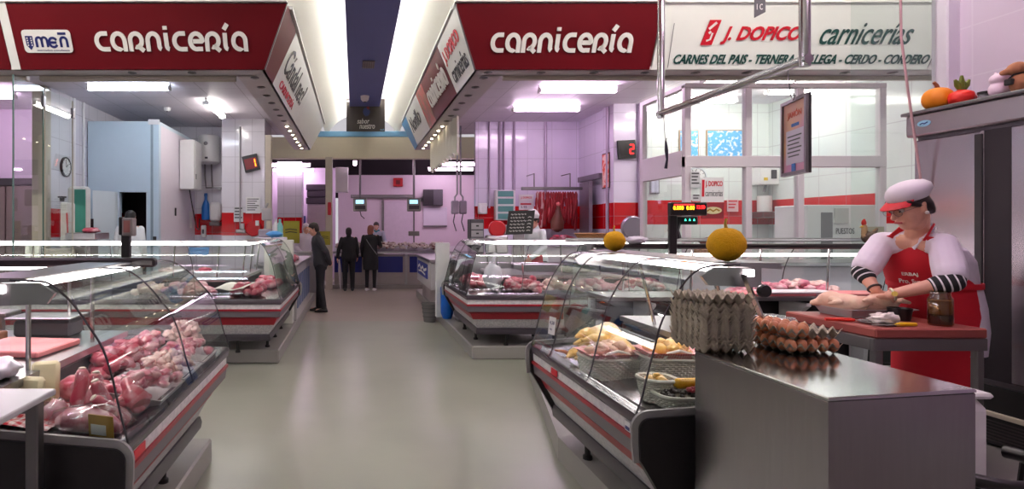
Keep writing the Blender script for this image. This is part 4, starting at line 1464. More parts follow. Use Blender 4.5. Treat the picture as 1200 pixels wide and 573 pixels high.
m = MB(); m.blob((2.25, 7.36, .95), .05, .15, 2, 3)
tag(m.build('red_onion', RAW, smooth=True, ang=180), 'round red piece standing behind the cuts of the right rear case', 'meat')
for i, (x, lb) in enumerate(((2.5, 'white price card on a wire in the right rear case'), (3.05, 'white price card standing far along the right rear case'))):
    t = thing('price_card', lb, 'card', (x, 7.3, FZ(.4)))
    flat(frame((x - .04, 7.3, .93), (1, 0, 0), (0, .2, 1)), .09, .06, .003).build('card', WHITE, t)
    MB().tube([(x, 7.303, FZ(.42)), (x, 7.303, .94)], .003, 6).build('wire', STEEL, t)
m = MB(); m.blob((2.9, 7.62, 1.06), (.22, .07, .05), .45, 4, 3, nu=26, nv=10)
tag(m.build('parsley_bundle', M('dark green herbs', (62, 76, 34), .7, var=.3, vs=40, bump=.6), smooth=True, ang=180), 'dark green bundle of herbs at the back of the right rear case', 'herbs')
# left rear case
heap(red, (-1.25, 6.78, .83), .42, .3, .07, 26, 'bright red meat cut at the corner of the left rear case', 'red cuts at the left rear corner', 1.5)
heap(pink, (-1.95, 6.78, .83), .7, .3, .09, 40, 'pink meat cut in the left rear case', 'pink cuts in the left rear case', 1.5)
heap(pale, (-2.4, 6.78, .83), .4, .3, .08, 16, 'pale cut in the left rear case', 'pale cuts in the left rear case', 1.5)
heap(red, (-1.15, 7.7, .83), .26, .8, .07, 18, 'red cut on the aisle side of the left rear case', 'red cuts on the aisle side of the left rear case', 1.5)
m = MB(); m.grid(lambda u, v: (-1.62 + .34 * u + .1 * v, 6.60 + .26 * v, .90 + .05 * v + .012 * math.sin(u * 8)), 8, 6)
n = len(m.v); m.v += [(a, b, c - .004) for a, b, c in m.v]; m.f += [tuple(reversed([i + n for i in f])) for f in list(m.f)]
tag(m.build('paper_sheet', M('white butcher paper', (238, 232, 222), .6, var=.04), smooth=True, ang=180), 'white paper sheet lying over the cuts of the left rear case', 'paper')
tq = Once(tray(.36, .22, .06))
for x, lb in ((-1.9, 'white tray on the worktop of the left rear case, nearer the corner'), (-2.35, 'white tray on the worktop of the left rear case, further left')):
    q = tq((x, 7.3, .998)); tag(q, lb, 'tray')
heap(red, (-1.9, 7.3, 1.01), .24, .12, .05, 8, 'red cut in the worktop tray of the left rear case', 'cuts in the worktop tray', 1.2)
heap(pale, (-2.35, 7.3, 1.01), .24, .12, .05, 8, 'pale cut in the left worktop tray', 'cuts in the left worktop tray', 1.2)
m = MB(); m.blob((-1.02, 7.35, 1.52), (.10, .10, .04), .35, 3, 2, nu=20, nv=10)
tag(m.build('blue_glove', M('blue nitrile', (70, 150, 220), .45, var=.1), smooth=True, ang=180), 'crumpled blue glove lying on top of the left rear case', 'glove')
fr = frame((-1.95, 6.778, 1.28), (1, 0, 0), (0, .45, 1))
tag(flat(fr, .24, .10, .003).build('blue_card', M('blue card', (70, 130, 200), .5)), 'pale blue card behind the glass of the left rear case', 'card')
# serving case behind the butcher: heaped cuts and boards
heap(pink, (4.15, 5.70, .90), 1.3, .26, .14, 60, 'pink cut heaped in the serving case behind the butcher', 'cuts in the serving case', 1.45)
heap(pale, (4.4, 5.70, .93), .8, .2, .12, 16, 'pale cut heaped in the serving case', 'pale cuts in the serving case', 1.4)
for x, w, mat, rz, lb in ((3.75, .62, BOARD, .02, 'long pink cutting board on the serving worktop, left one'), (4.55, .60, BOARD, -.03, 'pink cutting board on the serving worktop beside the butcher')):
    o = MB().box(-w / 2, w / 2, -.14, .14, 0, .022, b=.005).build('cutting_board', mat); put(o, (x, 5.24, .998), (0, 0, rz)); tag(o, lb, 'cutting board')
o = MB().box(-.3, .3, -.12, .12, 0, .014, b=.004).build('cutting_board', M('white cutting board', (232, 222, 226), .5, var=.04)); put(o, (3.95, 5.22, 1.021), (0, 0, .05)); tag(o, 'thin white cutting board lying on the long pink one', 'cutting board')
# ================================================================== butcher's table and what lies on it
RUSTB = M('reddish cutting top', (150, 70, 64), .5, var=.08, vs=6)
t = thing('work_table', 'butcher work table with thick reddish cutting top and steel frame', 'table', (3.2, 3.55, .16))
MB().box(2.89, 3.515, 3.22, 3.90, .985, 1.04, b=.008).build('table_top', RUSTB, t)
fm = MB().box(2.885, 3.52, 3.225, 3.25, .915, .983, b=.004)
fm.build('front_rail', STEEL_D, t)
MB().box(2.885, 2.91, 3.25, 3.90, .915, .983, b=.004).build('side_rail', STEEL_D, t)
MB().box(3.495, 3.52, 3.25, 3.90, .915, .983, b=.004).build('side_rail', STEEL_D, t)
MB().box(2.91, 3.495, 3.875, 3.90, .915, .983, b=.004).build('back_rail', STEEL_D, t)
for x in (2.90, 3.47):
    for y in (3.235, 3.855):
        MB().box(x, x + .04, y, y + .04, .165, .915, b=.004).build('leg', STEEL_D, t)
MB().box(2.92, 3.49, 3.26, 3.87, .40, .415).build('lower_shelf', STEEL_D, t)
TZ = 1.04
# steel pan with poultry
t = thing('steel_pan', 'shallow steel pan of raw chickens under the butcher hands', 'pan', (3.25, 3.72, TZ))
def pan_ring(w, d, z): return [(3.245 + a, 3.715 + b, z) for a, b in rrect(w, d, .03, 40)]
MB().loft([pan_ring(.36, .25, TZ + .002), pan_ring(.42, .31, TZ + .055), pan_ring(.445, .335, TZ + .058), pan_ring(.445, .335, TZ + .054), pan_ring(.415, .305, TZ + .050), pan_ring(.352, .242, TZ + .006)]).build('pan_body', M('pan metal', (206, 206, 210), .3, .35, var=.03), t, smooth=True)
rc = Once(raw_chicken(SKINP, 'raw_chicken'))
for x, y, z, rz, rx, lb in ((3.13, 3.71, .02, 2.6, .25, 'pale raw chicken at the left end of the steel pan'), (3.34, 3.67, .028, .3, -.3, 'pale raw chicken at the right end of the steel pan, legs over the rim')):
    o = rc((x, y, TZ + z), (rx, 0, rz), 1.05, lb); o['category'] = 'poultry'
rc.o.children
# glass jar with a dark sauce
jx, jy = P(1102, 381, 3.33).x, 3.33
t = thing('glass_jar', 'tall glass jar with dark sauce in the bottom on the table edge', 'jar', (jx, jy, TZ))
MB().lathe([(.001, TZ + .001), (.05, TZ + .001), (.055, TZ + .01), (.055, TZ + .15), (.045, TZ + .172), (.044, TZ + .196), (.041, TZ + .196), (.042, TZ + .17), (.051, TZ + .148), (.051, TZ + .01), (.001, TZ + .008)], (jx, jy, 0), 28).build('jar_glass', glass('honey jar glass', (216, 196, 160), .06, .8), t, smooth=True)
MB().lathe([(.001, TZ + .01), (.0495, TZ + .011), (.0495, TZ + .06), (.001, TZ + .06)], (jx, jy, 0), 24).build('sauce', M('dark red sauce', (70, 20, 14), .2), t, smooth=True)
MB().lathe([(.0475, TZ + .066), (.0495, TZ + .066), (.0495, TZ + .145), (.0475, TZ + .145)], (jx, jy, 0), 24).build('oil', M('cloudy amber residue', (176, 140, 92), .4, var=.1, vs=20), t, smooth=True)
# plate of white fat, knives, bowl
px_, py_ = P(1036, 381, 3.36).x, 3.38
MBp = MB().lathe([(.001, TZ + .001), (.07, TZ + .001), (.105, TZ + .010), (.106, TZ + .013), (.07, TZ + .005), (.001, TZ + .005)], (px_, py_, 0), 30)
tag(MBp.build('plate', M('pale steel plate', (206, 204, 206), .25, .6), smooth=True), 'flat pale plate in front of the steel pan', 'plate')
m = MB(); m.blob((px_ + .02, py_, TZ + .032), (.075, .05, .032), .5, 4, 4, nu=26, nv=14)
tag(m.build('fat_trimmings', M('white fat', (240, 226, 220), .5, var=.05), smooth=True, ang=180), 'heap of white fat trimmings on the flat plate', 'food')
def knife(c, rz, hcol, label, L=.12):
    t = thing('knife', label, 'knife', c, rz)
    m = MB(); m.X = Matrix.Translation(c) @ Matrix.Rotation(rz, 4, 'Z')
    m.tube([(0, 0, .012), (.02, 0, .013), (L * .6, 0, .013), (L, 0, .012)], [.008, .012, .011, .010], 8).build('handle', hcol, t, smooth=True)
    m = MB(); m.X = Matrix.Translation(c) @ Matrix.Rotation(rz, 4, 'Z')
    m.prism([(0, -.012), (-.13, -.009), (-.15, .0), (-.13, .012), (0, .012)], 'z', .010, .0125).build('blade', STEEL, t)
knife((P(1047, 383, 3.30).x, 3.285, TZ), .06, M('yellow knife handle', (240, 190, 20), .4), 'knife with yellow handle on the front edge of the reddish table')
knife((P(1066, 379, 3.36).x, 3.50, TZ), .1, M('red knife handle', (206, 24, 30), .4), 'knife with red handle behind the yellow one')
p = P(1000, 377, 3.40)
knife((p.x + .05, 3.45, TZ), 2.9, M('orange red handle', (220, 40, 26), .4), 'knife with orange red handle left of the plate', .15)
bxx, byy = P(1058, 370, 3.5).x, 3.52
tag(MB().lathe([(.001, TZ + .001), (.05, TZ + .001), (.06, TZ + .075), (.056, TZ + .075), (.046, TZ + .008), (.001, TZ + .008)], (bxx, byy, 0), 24).build('bowl', BLACK, smooth=True), 'small black bowl between the fat plate and the jar', 'bowl')

# ================================================================== refrigerator and ornaments
FR = M('fridge stainless', (204, 190, 200), .26, 1.0, var=.12, vs=1.6, stretch=(1, 1, .6), rvar=.1)
XF, ZT = 4.2, 2.44
t = thing('refrigerator', 'tall stainless steel refrigerator behind the butcher with ornaments on top', 'refrigerator', (4.55, 3.0, .16))
MB().box(XF + .03, 4.88, 1.9, 4.36, .56, ZT - .16).build('carcass', M('fridge carcass', (120, 112, 118), .4, .8), t)
MB().box(XF - .03, 4.88, 1.86, 4.40, ZT - .16, ZT, b=.012).build('header', M('fridge header steel', (182, 170, 176), .3, .9, var=.04), t)
MB().box(XF - .05, 4.88, 1.84, 4.42, ZT, ZT + .025, b=.006).build('top_sheet', STEEL_D, t)
for i, (ya, yb) in enumerate(((3.87, 4.35), (3.16, 3.71), (2.4, 3.12), (1.9, 2.36))):
    d = MB().box(XF - .012, XF + .03, ya, yb, .60, ZT - .19, b=.01).build('door', FR, t)
    MB().box(XF - .02, XF - .006, ya + .0, ya + .05, .62, ZT - .21, b=.004).build('handle_strip', M('dark door strip', (40, 34, 38), .4), d)
MB().box(XF - .004, XF + .03, 3.71, 3.87, .60, ZT - .19).build('door_gap', DARKV, t)
MB().box(XF - .01, 4.86, 1.9, 4.34, .18, .36).build('plinth', M('black grille plinth', (26, 20, 22), .5), t)
MB().box(XF - .022, XF + .01, 1.9, 4.34, .36, .392, b=.004).build('bright_strip', M('pale trim strip', (236, 226, 200), .3), t)
for i in range(7):
    MB().box(XF - .016, XF - .008, 2.6, 4.2, .20 + i * .021, .208 + i * .021).build('grille_slat', M('grille slat', (70, 60, 62), .4), t)
MB().box(XF, 4.86, 1.9, 4.34, .392, .56).build('lower_panel', BLACK, t)
fb = frame((XF - .031, 4.30, ZT - .105), (0, -1, 0), (0, 0, 1))
m = MB(); m.loft([[fb @ Vector((.05 + .05 * math.cos(a * PI / 10), .03 + .024 * math.sin(a * PI / 10), z)) for a in range(20)] for z in (0, .004)])
bd = m.build('badge', M('pale blue oval badge', (150, 200, 226), .3), t)
m = MB(); f2 = fb.copy(); f2.translation += fb.to_3x3() @ Vector((0, 0, .0045)); m.ribbon([(.02, .024), (.04, .034), (.055, .026), (.08, .036)], .008, .001, f2); m.build('badge_mark', LETN, bd)
TT = ZT + .026
for s in ((4.28, 1.95), (4.28, 4.3), (4.8, 1.95), (4.8, 4.3)):
    MB().lathe([(.03, .16), (.03, .185)], (s[0], s[1], 0), 10).build('foot', BLACK, t)
# ornaments
def fx(px, Y): return P(px, 120, Y).x
Yp = 4.27; gx = fx(1099, Yp)
t = thing('pumpkin', 'orange toy pumpkin on the near corner of the refrigerator top', 'ornament', (gx, Yp, TT))
m = MB()
rings = []
for i in range(1, 13):
    th = PI * i / 13
    rings.append([(gx + .088 * math.sin(th) ** .8 * (1 + .06 * abs(math.sin(4 * 2 * PI * j / 48))) * math.cos(2 * PI * j / 48), Yp + .088 * math.sin(th) ** .8 * (1 + .06 * abs(math.sin(4 * 2 * PI * j / 48))) * math.sin(2 * PI * j / 48), TT + .082 - .082 * math.cos(PI - th) * -1 * -1) for j in range(48)])
m.loft(rings).build('body', M('orange pumpkin', (240, 140, 14), .6, var=.1, vs=6), t, smooth=True)
MB().tube([(gx, Yp, TT + .155), (gx - .01, Yp, TT + .185), (gx - .03, Yp, TT + .205)], [.016, .012, .01], 8).build('stem', M('brown stem', (140, 80, 50), .8), t, smooth=True)
Yp = 4.14; gx = fx(1127, Yp)
t = thing('toy_pepper', 'red toy pepper with green leaves next to the pumpkin', 'ornament', (gx, Yp, TT))
m = MB(); m.blob((gx, Yp, TT + .06), (.075, .075, .06), .12, 2, 3, nu=24, nv=14); m.build('body', M('red toy pepper', (226, 40, 30), .5, var=.08), t, smooth=True, ang=180)
for a, b in ((-.04, .11), (.0, .14), (.045, .11)):
    MB().tube([(gx + a * .2, Yp, TT + .11), (gx + a * .7, Yp, TT + .11 + b * .4), (gx + a * 1.2, Yp, TT + .08 + b)], [.012, .02, .008], 8).build('leaf', M('olive green leaf', (110, 120, 24), .6, var=.2), t, smooth=True)
Yp = 4.0; gx = fx(1155, Yp)
t = thing('glass_pot', 'small glass pot with a black lid between the pepper and the white cat', 'pot', (gx, Yp, TT))
MB().lathe([(.001, TT), (.034, TT), (.038, TT + .05), (.034, TT + .055), (.001, TT + .055)], (gx, Yp, 0), 20).build('pot_body', M('smoky glass pot', (140, 140, 146), .15), t, smooth=True)
MB().lathe([(.001, TT + .055), (.042, TT + .055), (.042, TT + .072), (.001, TT + .075)], (gx, Yp, 0), 20).build('lid', BLACK, t, smooth=True)
Yp = 3.88; gx = fx(1172, Yp)
m = MB()
m.blob((gx, Yp, TT + .055), (.062, .055, .058), .03, 1, 2, nu=22, nv=14)
m.blob((gx, Yp, TT + .125), (.056, .05, .045), .03, 1, 3, nu=22, nv=14)
for s in (-1, 1):
    m.cap((gx + s * .012, Yp + s * .034, TT + .15), (gx + s * .016, Yp + s * .044, TT + .185), .018, .004)
tag(remesh(m, 'cat_figurine', M('pinkish white ceramic', (232, 206, 220), .4), None, .005, 2), 'pinkish white ceramic cat sitting on the refrigerator', 'ornament')
Yp = 3.75; gx = fx(1197, Yp)
t = thing('plush_dog', 'brown plush animal with a black pouch at the right photo edge', 'toy', (gx, Yp, TT))
m = MB()
m.blob((gx, Yp, TT + .07), (.06, .055, .072), .05, 1.5, 2, nu=20, nv=14); m.blob((gx - .01, Yp + .01, TT + .165), (.055, .05, .045), .05, 1.5, 3, nu=20, nv=14)
m.cap((gx - .04, Yp + .03, TT + .155), (gx - .075, Yp + .04, TT + .145), .024, .018)
m.cap((gx, Yp + .05, TT + .19), (gx, Yp + .065, TT + .15), .014, .014); m.cap((gx, Yp - .05, TT + .19), (gx, Yp - .065, TT + .15), .014, .014)
remesh(m, 'body', M('brown plush', (176, 118, 84), .9, var=.15, vs=30), t, .006, 2)
MB().box(gx - .075, gx - .05, Yp - .01, Yp + .04, TT + .06, TT + .10, b=.006).build('pouch', BLACK, t)
MB().tube([(gx - .062, Yp + .03, TT + .09), (gx - .05, Yp, TT + .125), (gx - .01, Yp - .055, TT + .135)], .005, 6).build('strap', BLACK, t)

# ================================================================== hanging steel rail, frame and hooks
XR = 2.41
t = thing('hanging_rail', 'stainless tube rail hanging from two uprights over the right stall', 'rail', (XR, 3.8, 2.5))
MB().tube([(XR, 4.60, 2.50), (XR, 3.08, 2.50)], .026, 16).build('rail_tube', CHROME, t, smooth=True)
for y in (4.57, 3.11):
    MB().tube([(XR, y, 2.465), (XR, y, 3.78)], .027, 16).build('upright', CHROME, t, smooth=True)
def hook(y, n, label, L=.2):
    m = MB(); m.tube([(XR, y - .03, 2.51), (XR, y, 2.53), (XR, y + .032, 2.505), (XR, y + .03, 2.46), (XR, y + .01, 2.5 - L), (XR - .01, y - .02, 2.47 - L), (XR - .02, y - .05, 2.49 - L)], .0035, 6)
    return tag(m.build('meat_hook', STEEL_D, smooth=True), label, 'hook')
hook(4.50, 0, 'steel meat hook at the left end of the hanging rail')
hook(3.20, 0, 'steel meat hook holding the framed certificate on the hanging rail', .17)
m = MB(); m.tube([(XR, 4.5, 2.28), (XR, 4.49, 2.20), (XR + .01, 4.5, 2.13), (XR, 4.5, 2.06)], [.006, .014, .008, .012], 8)
tag(m.build('key_bundle', M('dark keys', (60, 56, 70), .4, .6), smooth=True), 'dark bunch of small keys dangling from the left meat hook', 'keys')
# certificate
c0 = P(932, 160, 3.2)
fd = Vector((math.cos(1.08), math.sin(1.08) * -1, 0)); fd = Vector((-.276, -.961, 0)).normalized()
fr = frame(c0 - fd * .155 - Vector((0, 0, .21)), fd, (0, 0, 1))
t = thing('framed_certificate', 'framed certificate with orange and purple print hanging from the steel rail', 'frame', tuple(c0))
def fbox(m, x0, x1, y0, y1, z0, z1):
    return m.loft([[fr @ Vector((x, y, z)) for x, y in ((x0, y0), (x1, y0), (x1, y1), (x0, y1))] for z in (z0, z1)])
fbox(MB(), -.002, .312, -.002, .422, -.012, .0).build('back_board', DARK, t)
for nm, a in (('left', (0, .018, 0, .42)), ('right', (.292, .31, 0, .42)), ('bottom', (.018, .292, 0, .018)), ('top', (.018, .292, .402, .42))):
    fbox(MB(), *a, -.0, .014).build('frame_bar', STEEL_D, t)
pp = fbox(MB(), .018, .292, .018, .402, 0, .003).build('paper', M('orange purple print', (236, 188, 120), .5, col2=(206, 140, 196), thr=(.35, .65), vs=2.2), t)
m = MB(); fbox(m, .05, .262, .06, .25, .003, .004).build('white_field', M('pale lilac field', (226, 214, 232), .5), pp)
m = MB()
f2 = fr.copy(); f2.translation += fr.to_3x3() @ Vector((0, 0, .0045))
text_into(m, f2, 'JAMÓN', w=.17, h=.05, at=(.07, .31), bold=.02, t=.001); m.build('orange_print', M('orange ink', (226, 90, 50), .5), pp)
m = MB()
for i in range(6):
    m.ribbon([(.07 + .01 * (i % 2), .215 - i * .022), (.24 - .015 * (i % 3), .215 - i * .022)], .007, .001, f2)
m.build('grey_print', LETK, pp)
m = MB(); m.ribbon([(.12, .275), (.21, .275)], .018, .001, f2); m.build('blue_line', M('blue ink', (40, 110, 190), .5), pp); m = MB(); m.ribbon([(.12, .04), (.17, .04)], .045, .001, f2); m.build('blue_print', M('blue ink', (40, 110, 190), .5), pp)
# wire from rail to frame, little tag at the top
t = tag(MB().tube([(c0.x, c0.y, c0.z + .21), (XR, 3.2, 2.36)], .003, 6).build('wire', STEEL_D), 'thin wire between the meat hook and the framed certificate', 'wire')
p = P(891, 10, 5.0)
t = thing('hanging_tag', 'small dark sign hanging at the top edge in front of the white sign board', 'sign', tuple(p))
fr2 = frame((p.x - .05, 5.0, p.z - .08), (1, 0, 0), (0, 0, 1))
MB().loft([[fr2 @ Vector((x, y, z)) for x, y in ((0, 0), (.095, .05), (.095, .16), (0, .16))] for z in (-.006, 0)]).build('plate', M('dark grey tag', (92, 90, 94), .5), t)
m = MB(); text_into(m, fr2, '1 C', w=.05, h=.05, at=(.02, .07), t=.002); m.build('figures', LETW, t)
MB().tube([(p.x, 5.0, p.z + .08), (p.x, 5.0, 3.78)], .004, 6).build('cord', BLACK, t)
# glass screen beside the refrigerator with its cord
m = MB().box(4.09, 4.78, 4.78, 4.786, .165, 4.2); tag(m.build('glass_screen', GLASS), 'tall clear glass screen left of the refrigerator', 'glass screen')
m = MB(); m.tube([(3.99, 4.25, 3.78), (4.0, 4.25, 3.0), (4.05, 4.25, 2.6), (4.13, 4.25, 2.05), (4.15, 4.25, 1.9)], .008, 8)
tag(m.build('hanging_cable', M('pinkish cable', (200, 160, 160), .5), smooth=True), 'pinkish cable hanging in front of the glass screen by the refrigerator', 'cable')
tag(MB().box(6.57, 6.63, 6.2, 6.25, 3.5, 3.98, b=.01).build('wall_screen', M('dark screen edge', (70, 62, 72), .4)), 'dark narrow screen edge beside the tiled wall at the top right', 'screen')
# things in the lower right corner
t = thing('folding_chair', 'black bentwood chair back in the lower right corner of the photo', 'chair', (2.36, 2.24, .16))
m = MB()
cxh, cyh = 2.36, 2.24
top = [(cxh + .23 * math.cos(a), cyh + .20 * math.sin(a), .70 + .015 * math.cos(a * 2)) for a in [PI * (.95 + 1.15 * i / 20) for i in range(21)]]
m.tube(top, .024, 10); m.build('back_hoop', BLACK, t, smooth=True)
for a in (1.05, 1.3, 1.55, 1.8, 2.0):
    x, y = cxh + .225 * math.cos(PI * a), cyh + .195 * math.sin(PI * a)
    MB().tube([(x, y, .69), (cxh + (x - cxh) * .85, cyh + (y - cyh) * .85, .44)], .014, 8).build('spindle', BLACK, t, smooth=True)
MB().lathe([(.001, .41), (.20, .41), (.215, .425), (.21, .445), (.001, .455)], (cxh, cyh, 0), 28).build('seat', M('dull violet seat', (120, 108, 120), .6), t, smooth=True)
for sx in (-1, 1):
    for sy in (-1, 1):
        MB().tube([(cxh + sx * .14, cyh + sy * .14, .42), (cxh + sx * .18, cyh + sy * .18, .165)], .016, 8).build('leg', BLACK, t, smooth=True)
t = thing('white_bin', 'white rounded plastic bin standing right of the steel box', 'bin', (2.73, 2.73, .16))
MB().box(2.67, 2.90, 2.62, 2.84, .165, .82, b=.05).build('bin_body', M('off white plastic', (226, 220, 222), .4, var=.03), t, smooth=True)
MB().box(2.672, 2.898, 2.622, 2.838, .822, .85, b=.018).build('lid', M('off white plastic lid', (232, 226, 228), .4), t, smooth=True)
t = thing('carton_box', 'pale carton box on the floor at the lower right corner', 'box', (3.14, 2.44, .16))
MB().box(2.98, 3.3, 2.3, 2.58, .165, .53, b=.004).build('box_body', M('pale carton', (196, 190, 200), .7, var=.04), t)
MB().box(2.97, 3.31, 2.29, 2.59, .533, .56, b=.004).build('lid', M('pale carton lid', (204, 198, 208), .7), t)

# ================================================================== left foreground table
t = thing('support_table', 'light grey table corner on a steel leg in the left foreground', 'table', (-1.4, 1.7, 0))
MB().box(-1.95, -1.075, 1.55, 2.09, 1.0, 1.022, b=.004).build('table_top', M('pale grey laminate', (206, 202, 208), .35, var=.03), t)
for x in (-1.93, -1.15):
    for y in (1.58, 2.02):
        g = MB().box(x, x + .045, y, y + .045, .002, 1.0, b=.004).build('leg', STEEL_D, t)
MB().box(-1.90, -1.15, 2.03, 2.055, .95, .999).build('apron_bar', STEEL_D, t)
MB().box(-1.11, -1.085, 2.025, 2.06, .60, .68, b=.004).build('latch', BLACK, t)

# ================================================================== left rear stall
t = thing('cold_room', 'pale blue walk-in cold room with an open door in the left stall', 'cold room', (-4, 11.2, .16))
Yc = 10.12
m = MB()
dx0, dx1, dz = P(140, 0, Yc).x, P(171.5, 0, Yc).x, P(0, 225, Yc).z
m.box(-4.66, dx0, Yc, Yc + .1, .16, 3.40); m.build('front_panel', COLDB, t)
MB().box(dx1, -3.42, Yc, Yc + .1, .16, 3.40).build('front_panel', COLDB, t)
MB().box(dx0, dx1, Yc, Yc + .1, dz, 3.40).build('lintel_panel', COLDB, t)
MB().box(-3.52, -3.42, Yc + .1, 12.4, .16, 3.40).build('side_panel', PALE, t)
MB().box(-4.66, -3.42, Yc, 12.4, 3.40, 3.46).build('roof_panel', COLDB, t)
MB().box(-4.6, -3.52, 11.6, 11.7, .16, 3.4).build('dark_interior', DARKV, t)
MB().box(-3.60, -3.405, Yc - .02, Yc + .0, 3.40, 3.49).build('corner_cap', WHITE, t)
MB().box(-3.56, -3.52, Yc - .012, Yc - .001, .2, 3.4).build('joint_strip', M('grey blue joint', (150, 168, 180), .4), t)
d0 = P(113, 0, 9.75).x
dr = MB().loft([[(dx0 - .02, Yc - .03, z), (d0, 9.72, z), (d0 - .02, 9.65, z), (dx0 - .04, Yc - .10, z)] for z in (.22, dz - .0)]).build('door', M('cold room door', (214, 224, 228), .3, var=.02), t)
MB().box(d0 - .04, d0 - .0, 9.62, 9.65, 1.5, 1.75).build('latch', BLACK, dr)
MB().box(-3.52, -3.46, Yc - .02, Yc - .002, 1.30, 1.45, b=.005).build('switch', BLACK, t)
MB().box(-3.418, -3.40, 11.0, 11.06, 1.83, 1.98, b=.004).build('switch', BLACK, t)

def wall_clock(c, r, nrm, label, rim=BLACK):
    ax = {'x': 'x', 'y': 'y'}[nrm]
    t = thing('wall_clock', label, 'clock', c)
    k = 0 if ax == 'x' else 1
    sg = 1 if ax == 'x' else -1
    base = list(c); base[k] = 0
    q = c[k]
    MB().lathe([(.001, q), (r, q), (r * 1.02, q + sg * .03), (r * .88, q + sg * .035), (r * .86, q + sg * .02), (.001, q + sg * .02)], base, 32, axis=ax).build('rim', rim, t, smooth=True)
    MB().lathe([(.001, q + sg * .021), (r * .86, q + sg * .021), (r * .86, q + sg * .024), (.001, q + sg * .024)], base, 32, axis=ax).build('dial', WHITE, t)
    u = Vector((0, -1, 0)) if ax == 'x' else Vector((1, 0, 0))
    f = frame(Vector(c) + (Vector((sg * .025, 0, 0)) if ax == 'x' else Vector((0, sg * .025, 0))), -u if ax == 'x' else u, (0, 0, 1))
    MB().ribbon([(0, 0), (r * .35, r * .3)], r * .07, .003, f).build('hour_hand', BLACK, t)
    MB().ribbon([(0, 0), (-r * .1, r * .7)], r * .05, .003, f).build('minute_hand', BLACK, t)
    for h in range(12):
        a = h * PI / 6
        MB().ribbon([(r * .68 * math.sin(a), r * .68 * math.cos(a)), (r * .8 * math.sin(a), r * .8 * math.cos(a))], r * .05, .002, f).build('hour_mark', BLACK, t)
wall_clock((-4.68, 9.36, 2.58), .16, 'x', 'round black rimmed clock on the left tiled wall')
wall_clock((5.93, 10.1, P(0, 208, 10.1).z), .18, 'y', 'round pale clock on the office wall behind the white paper sign', M('pale grey rim', (200, 206, 212), .3))
# conduits on the left wall
for y, lb in ((9.62, 'white conduit on the left tiled wall, nearer to the clock'), (9.95, 'white conduit on the left tiled wall, beside the cold room')):
    tag(MB().tube([(-4.655, y, 1.2), (-4.655, y, 3.75)], .022, 8).build('conduit', WHITE, smooth=True), lb, 'pipe')
# band saw
t = thing('band_saw', 'pale butcher band saw with a green chart behind it by the left wall', 'band saw', (-4.35, 9.0, .16))
SAW = M('pale machine enamel', (222, 220, 214), .35, var=.03)
def bx(px0, px1, py0, py1, Y, dy=.3, b=.02):
    a, c = P(px0, py0, Y), P(px1, py1, Y)
    return MB().box(a.x, c.x, Y, Y + dy, c.z, a.z, b=b)
bx(70, 79, 237, 303, 8.5, .25).build('column', SAW, t)
bx(78, 100, 218, 300, 9.0, .22, .04).build('wheel_case', SAW, t)
bx(87, 100, 222, 272, 8.985, .014, .004).build('green_panel', M('green wall chart', (70, 160, 140), .5, var=.1, vs=8), t)
bx(76, 111, 273, 281, 8.3, .5, .008).build('saw_table', STEEL, t)
bx(84, 105, 281, 312, 8.45, .3, .02).build('motor_box', STEEL_D, t)
a = P(72, 236, 8.6); MB().lathe([(.001, a.z), (.03, a.z), (.035, a.z + .05), (.06, a.z + .055), (.06, a.z + .075), (.001, a.z + .08)], (a.x, 8.62, 0), 14).build('knob', BLACK, t, smooth=True)
MB().tube([(a.x + .06, 8.6, a.z - .02), (a.x + .13, 8.5, a.z - .2), (a.x + .17, 8.45, a.z - .55)], .012, 8).build('red_cable', M('red saw guide', (190, 60, 60), .4), t, smooth=True)
a = P(77, 281, 8.3); c = P(95, 289, 8.3); MB().tube([(a.x, 8.28, a.z), (c.x, 8.28, c.z)], .02, 8, sq=(.05, .02)).build('brace', STEEL, t)
a = P(101, 271, 8.4); m = MB(); m.blob((a.x, 8.55, a.z + .01), (.12, .1, .045), .3, 2, 2, nu=20, nv=10)
tag(m.build('meat_cut', RAW, smooth=True, ang=180), 'red cut of meat lying on the band saw table', 'meat')
# boiler, cabinet, dispenser ... on the back wall
a = P(245, 174, 12.2)
t = thing('water_heater', 'white cylindrical water heater on the back wall of the left stall', 'water heater', (a.x, 12.2, a.z - .3))
hz0, hz1 = P(0, 191, 12.1).z, P(0, 158, 12.1).z
MB().lathe([(.001, hz0 - .02), (.16, hz0 - .015), (.215, hz0 + .03), (.22, hz0 + .06), (.22, hz1 - .06), (.21, hz1 - .02), (.16, hz1), (.001, hz1 + .01)], (a.x, 12.19, 0), 32).build('tank', WHITE, t, smooth=True)
MB().lathe([(.001, 11.962), (.03, 11.962), (.045, 11.975), (.045, 12.0), (.001, 12.0)], (a.x - .01, 0, P(0, 168, 12).z), 16, axis='y').build('gauge', M('grey gauge', (120, 118, 122), .4), t)
MB().box(a.x - .03, a.x + .03, 11.965, 11.985, P(0, 185, 12).z - .02, P(0, 185, 12).z + .02).build('logo_plate', DARK, t)
for s in (-1, 1):
    MB().tube([(a.x + s * .07 - .02, 12.2, hz0), (a.x + s * .07 - .02, 12.25, hz0 - .35), (a.x + s * .07 - .02, 12.3, hz0 - .5), (a.x + .2, 12.3, hz0 - .52 - s * .02), (a.x + .34, 12.3, hz0 - .5)], .016, 8).build('pipe', STEEL_D, t, smooth=True)
c0, c1 = P(207, 222, 11.3), P(224, 164, 11.3)
t = thing('wall_cabinet', 'white cabinet mounted on the side of the cold room', 'cabinet', (-3.28, 11.4, c0.z))
MB().box(-3.405, -3.12, 11.25, 11.75, c0.z, c1.z, b=.01).build('cabinet_body', WHITE, t)
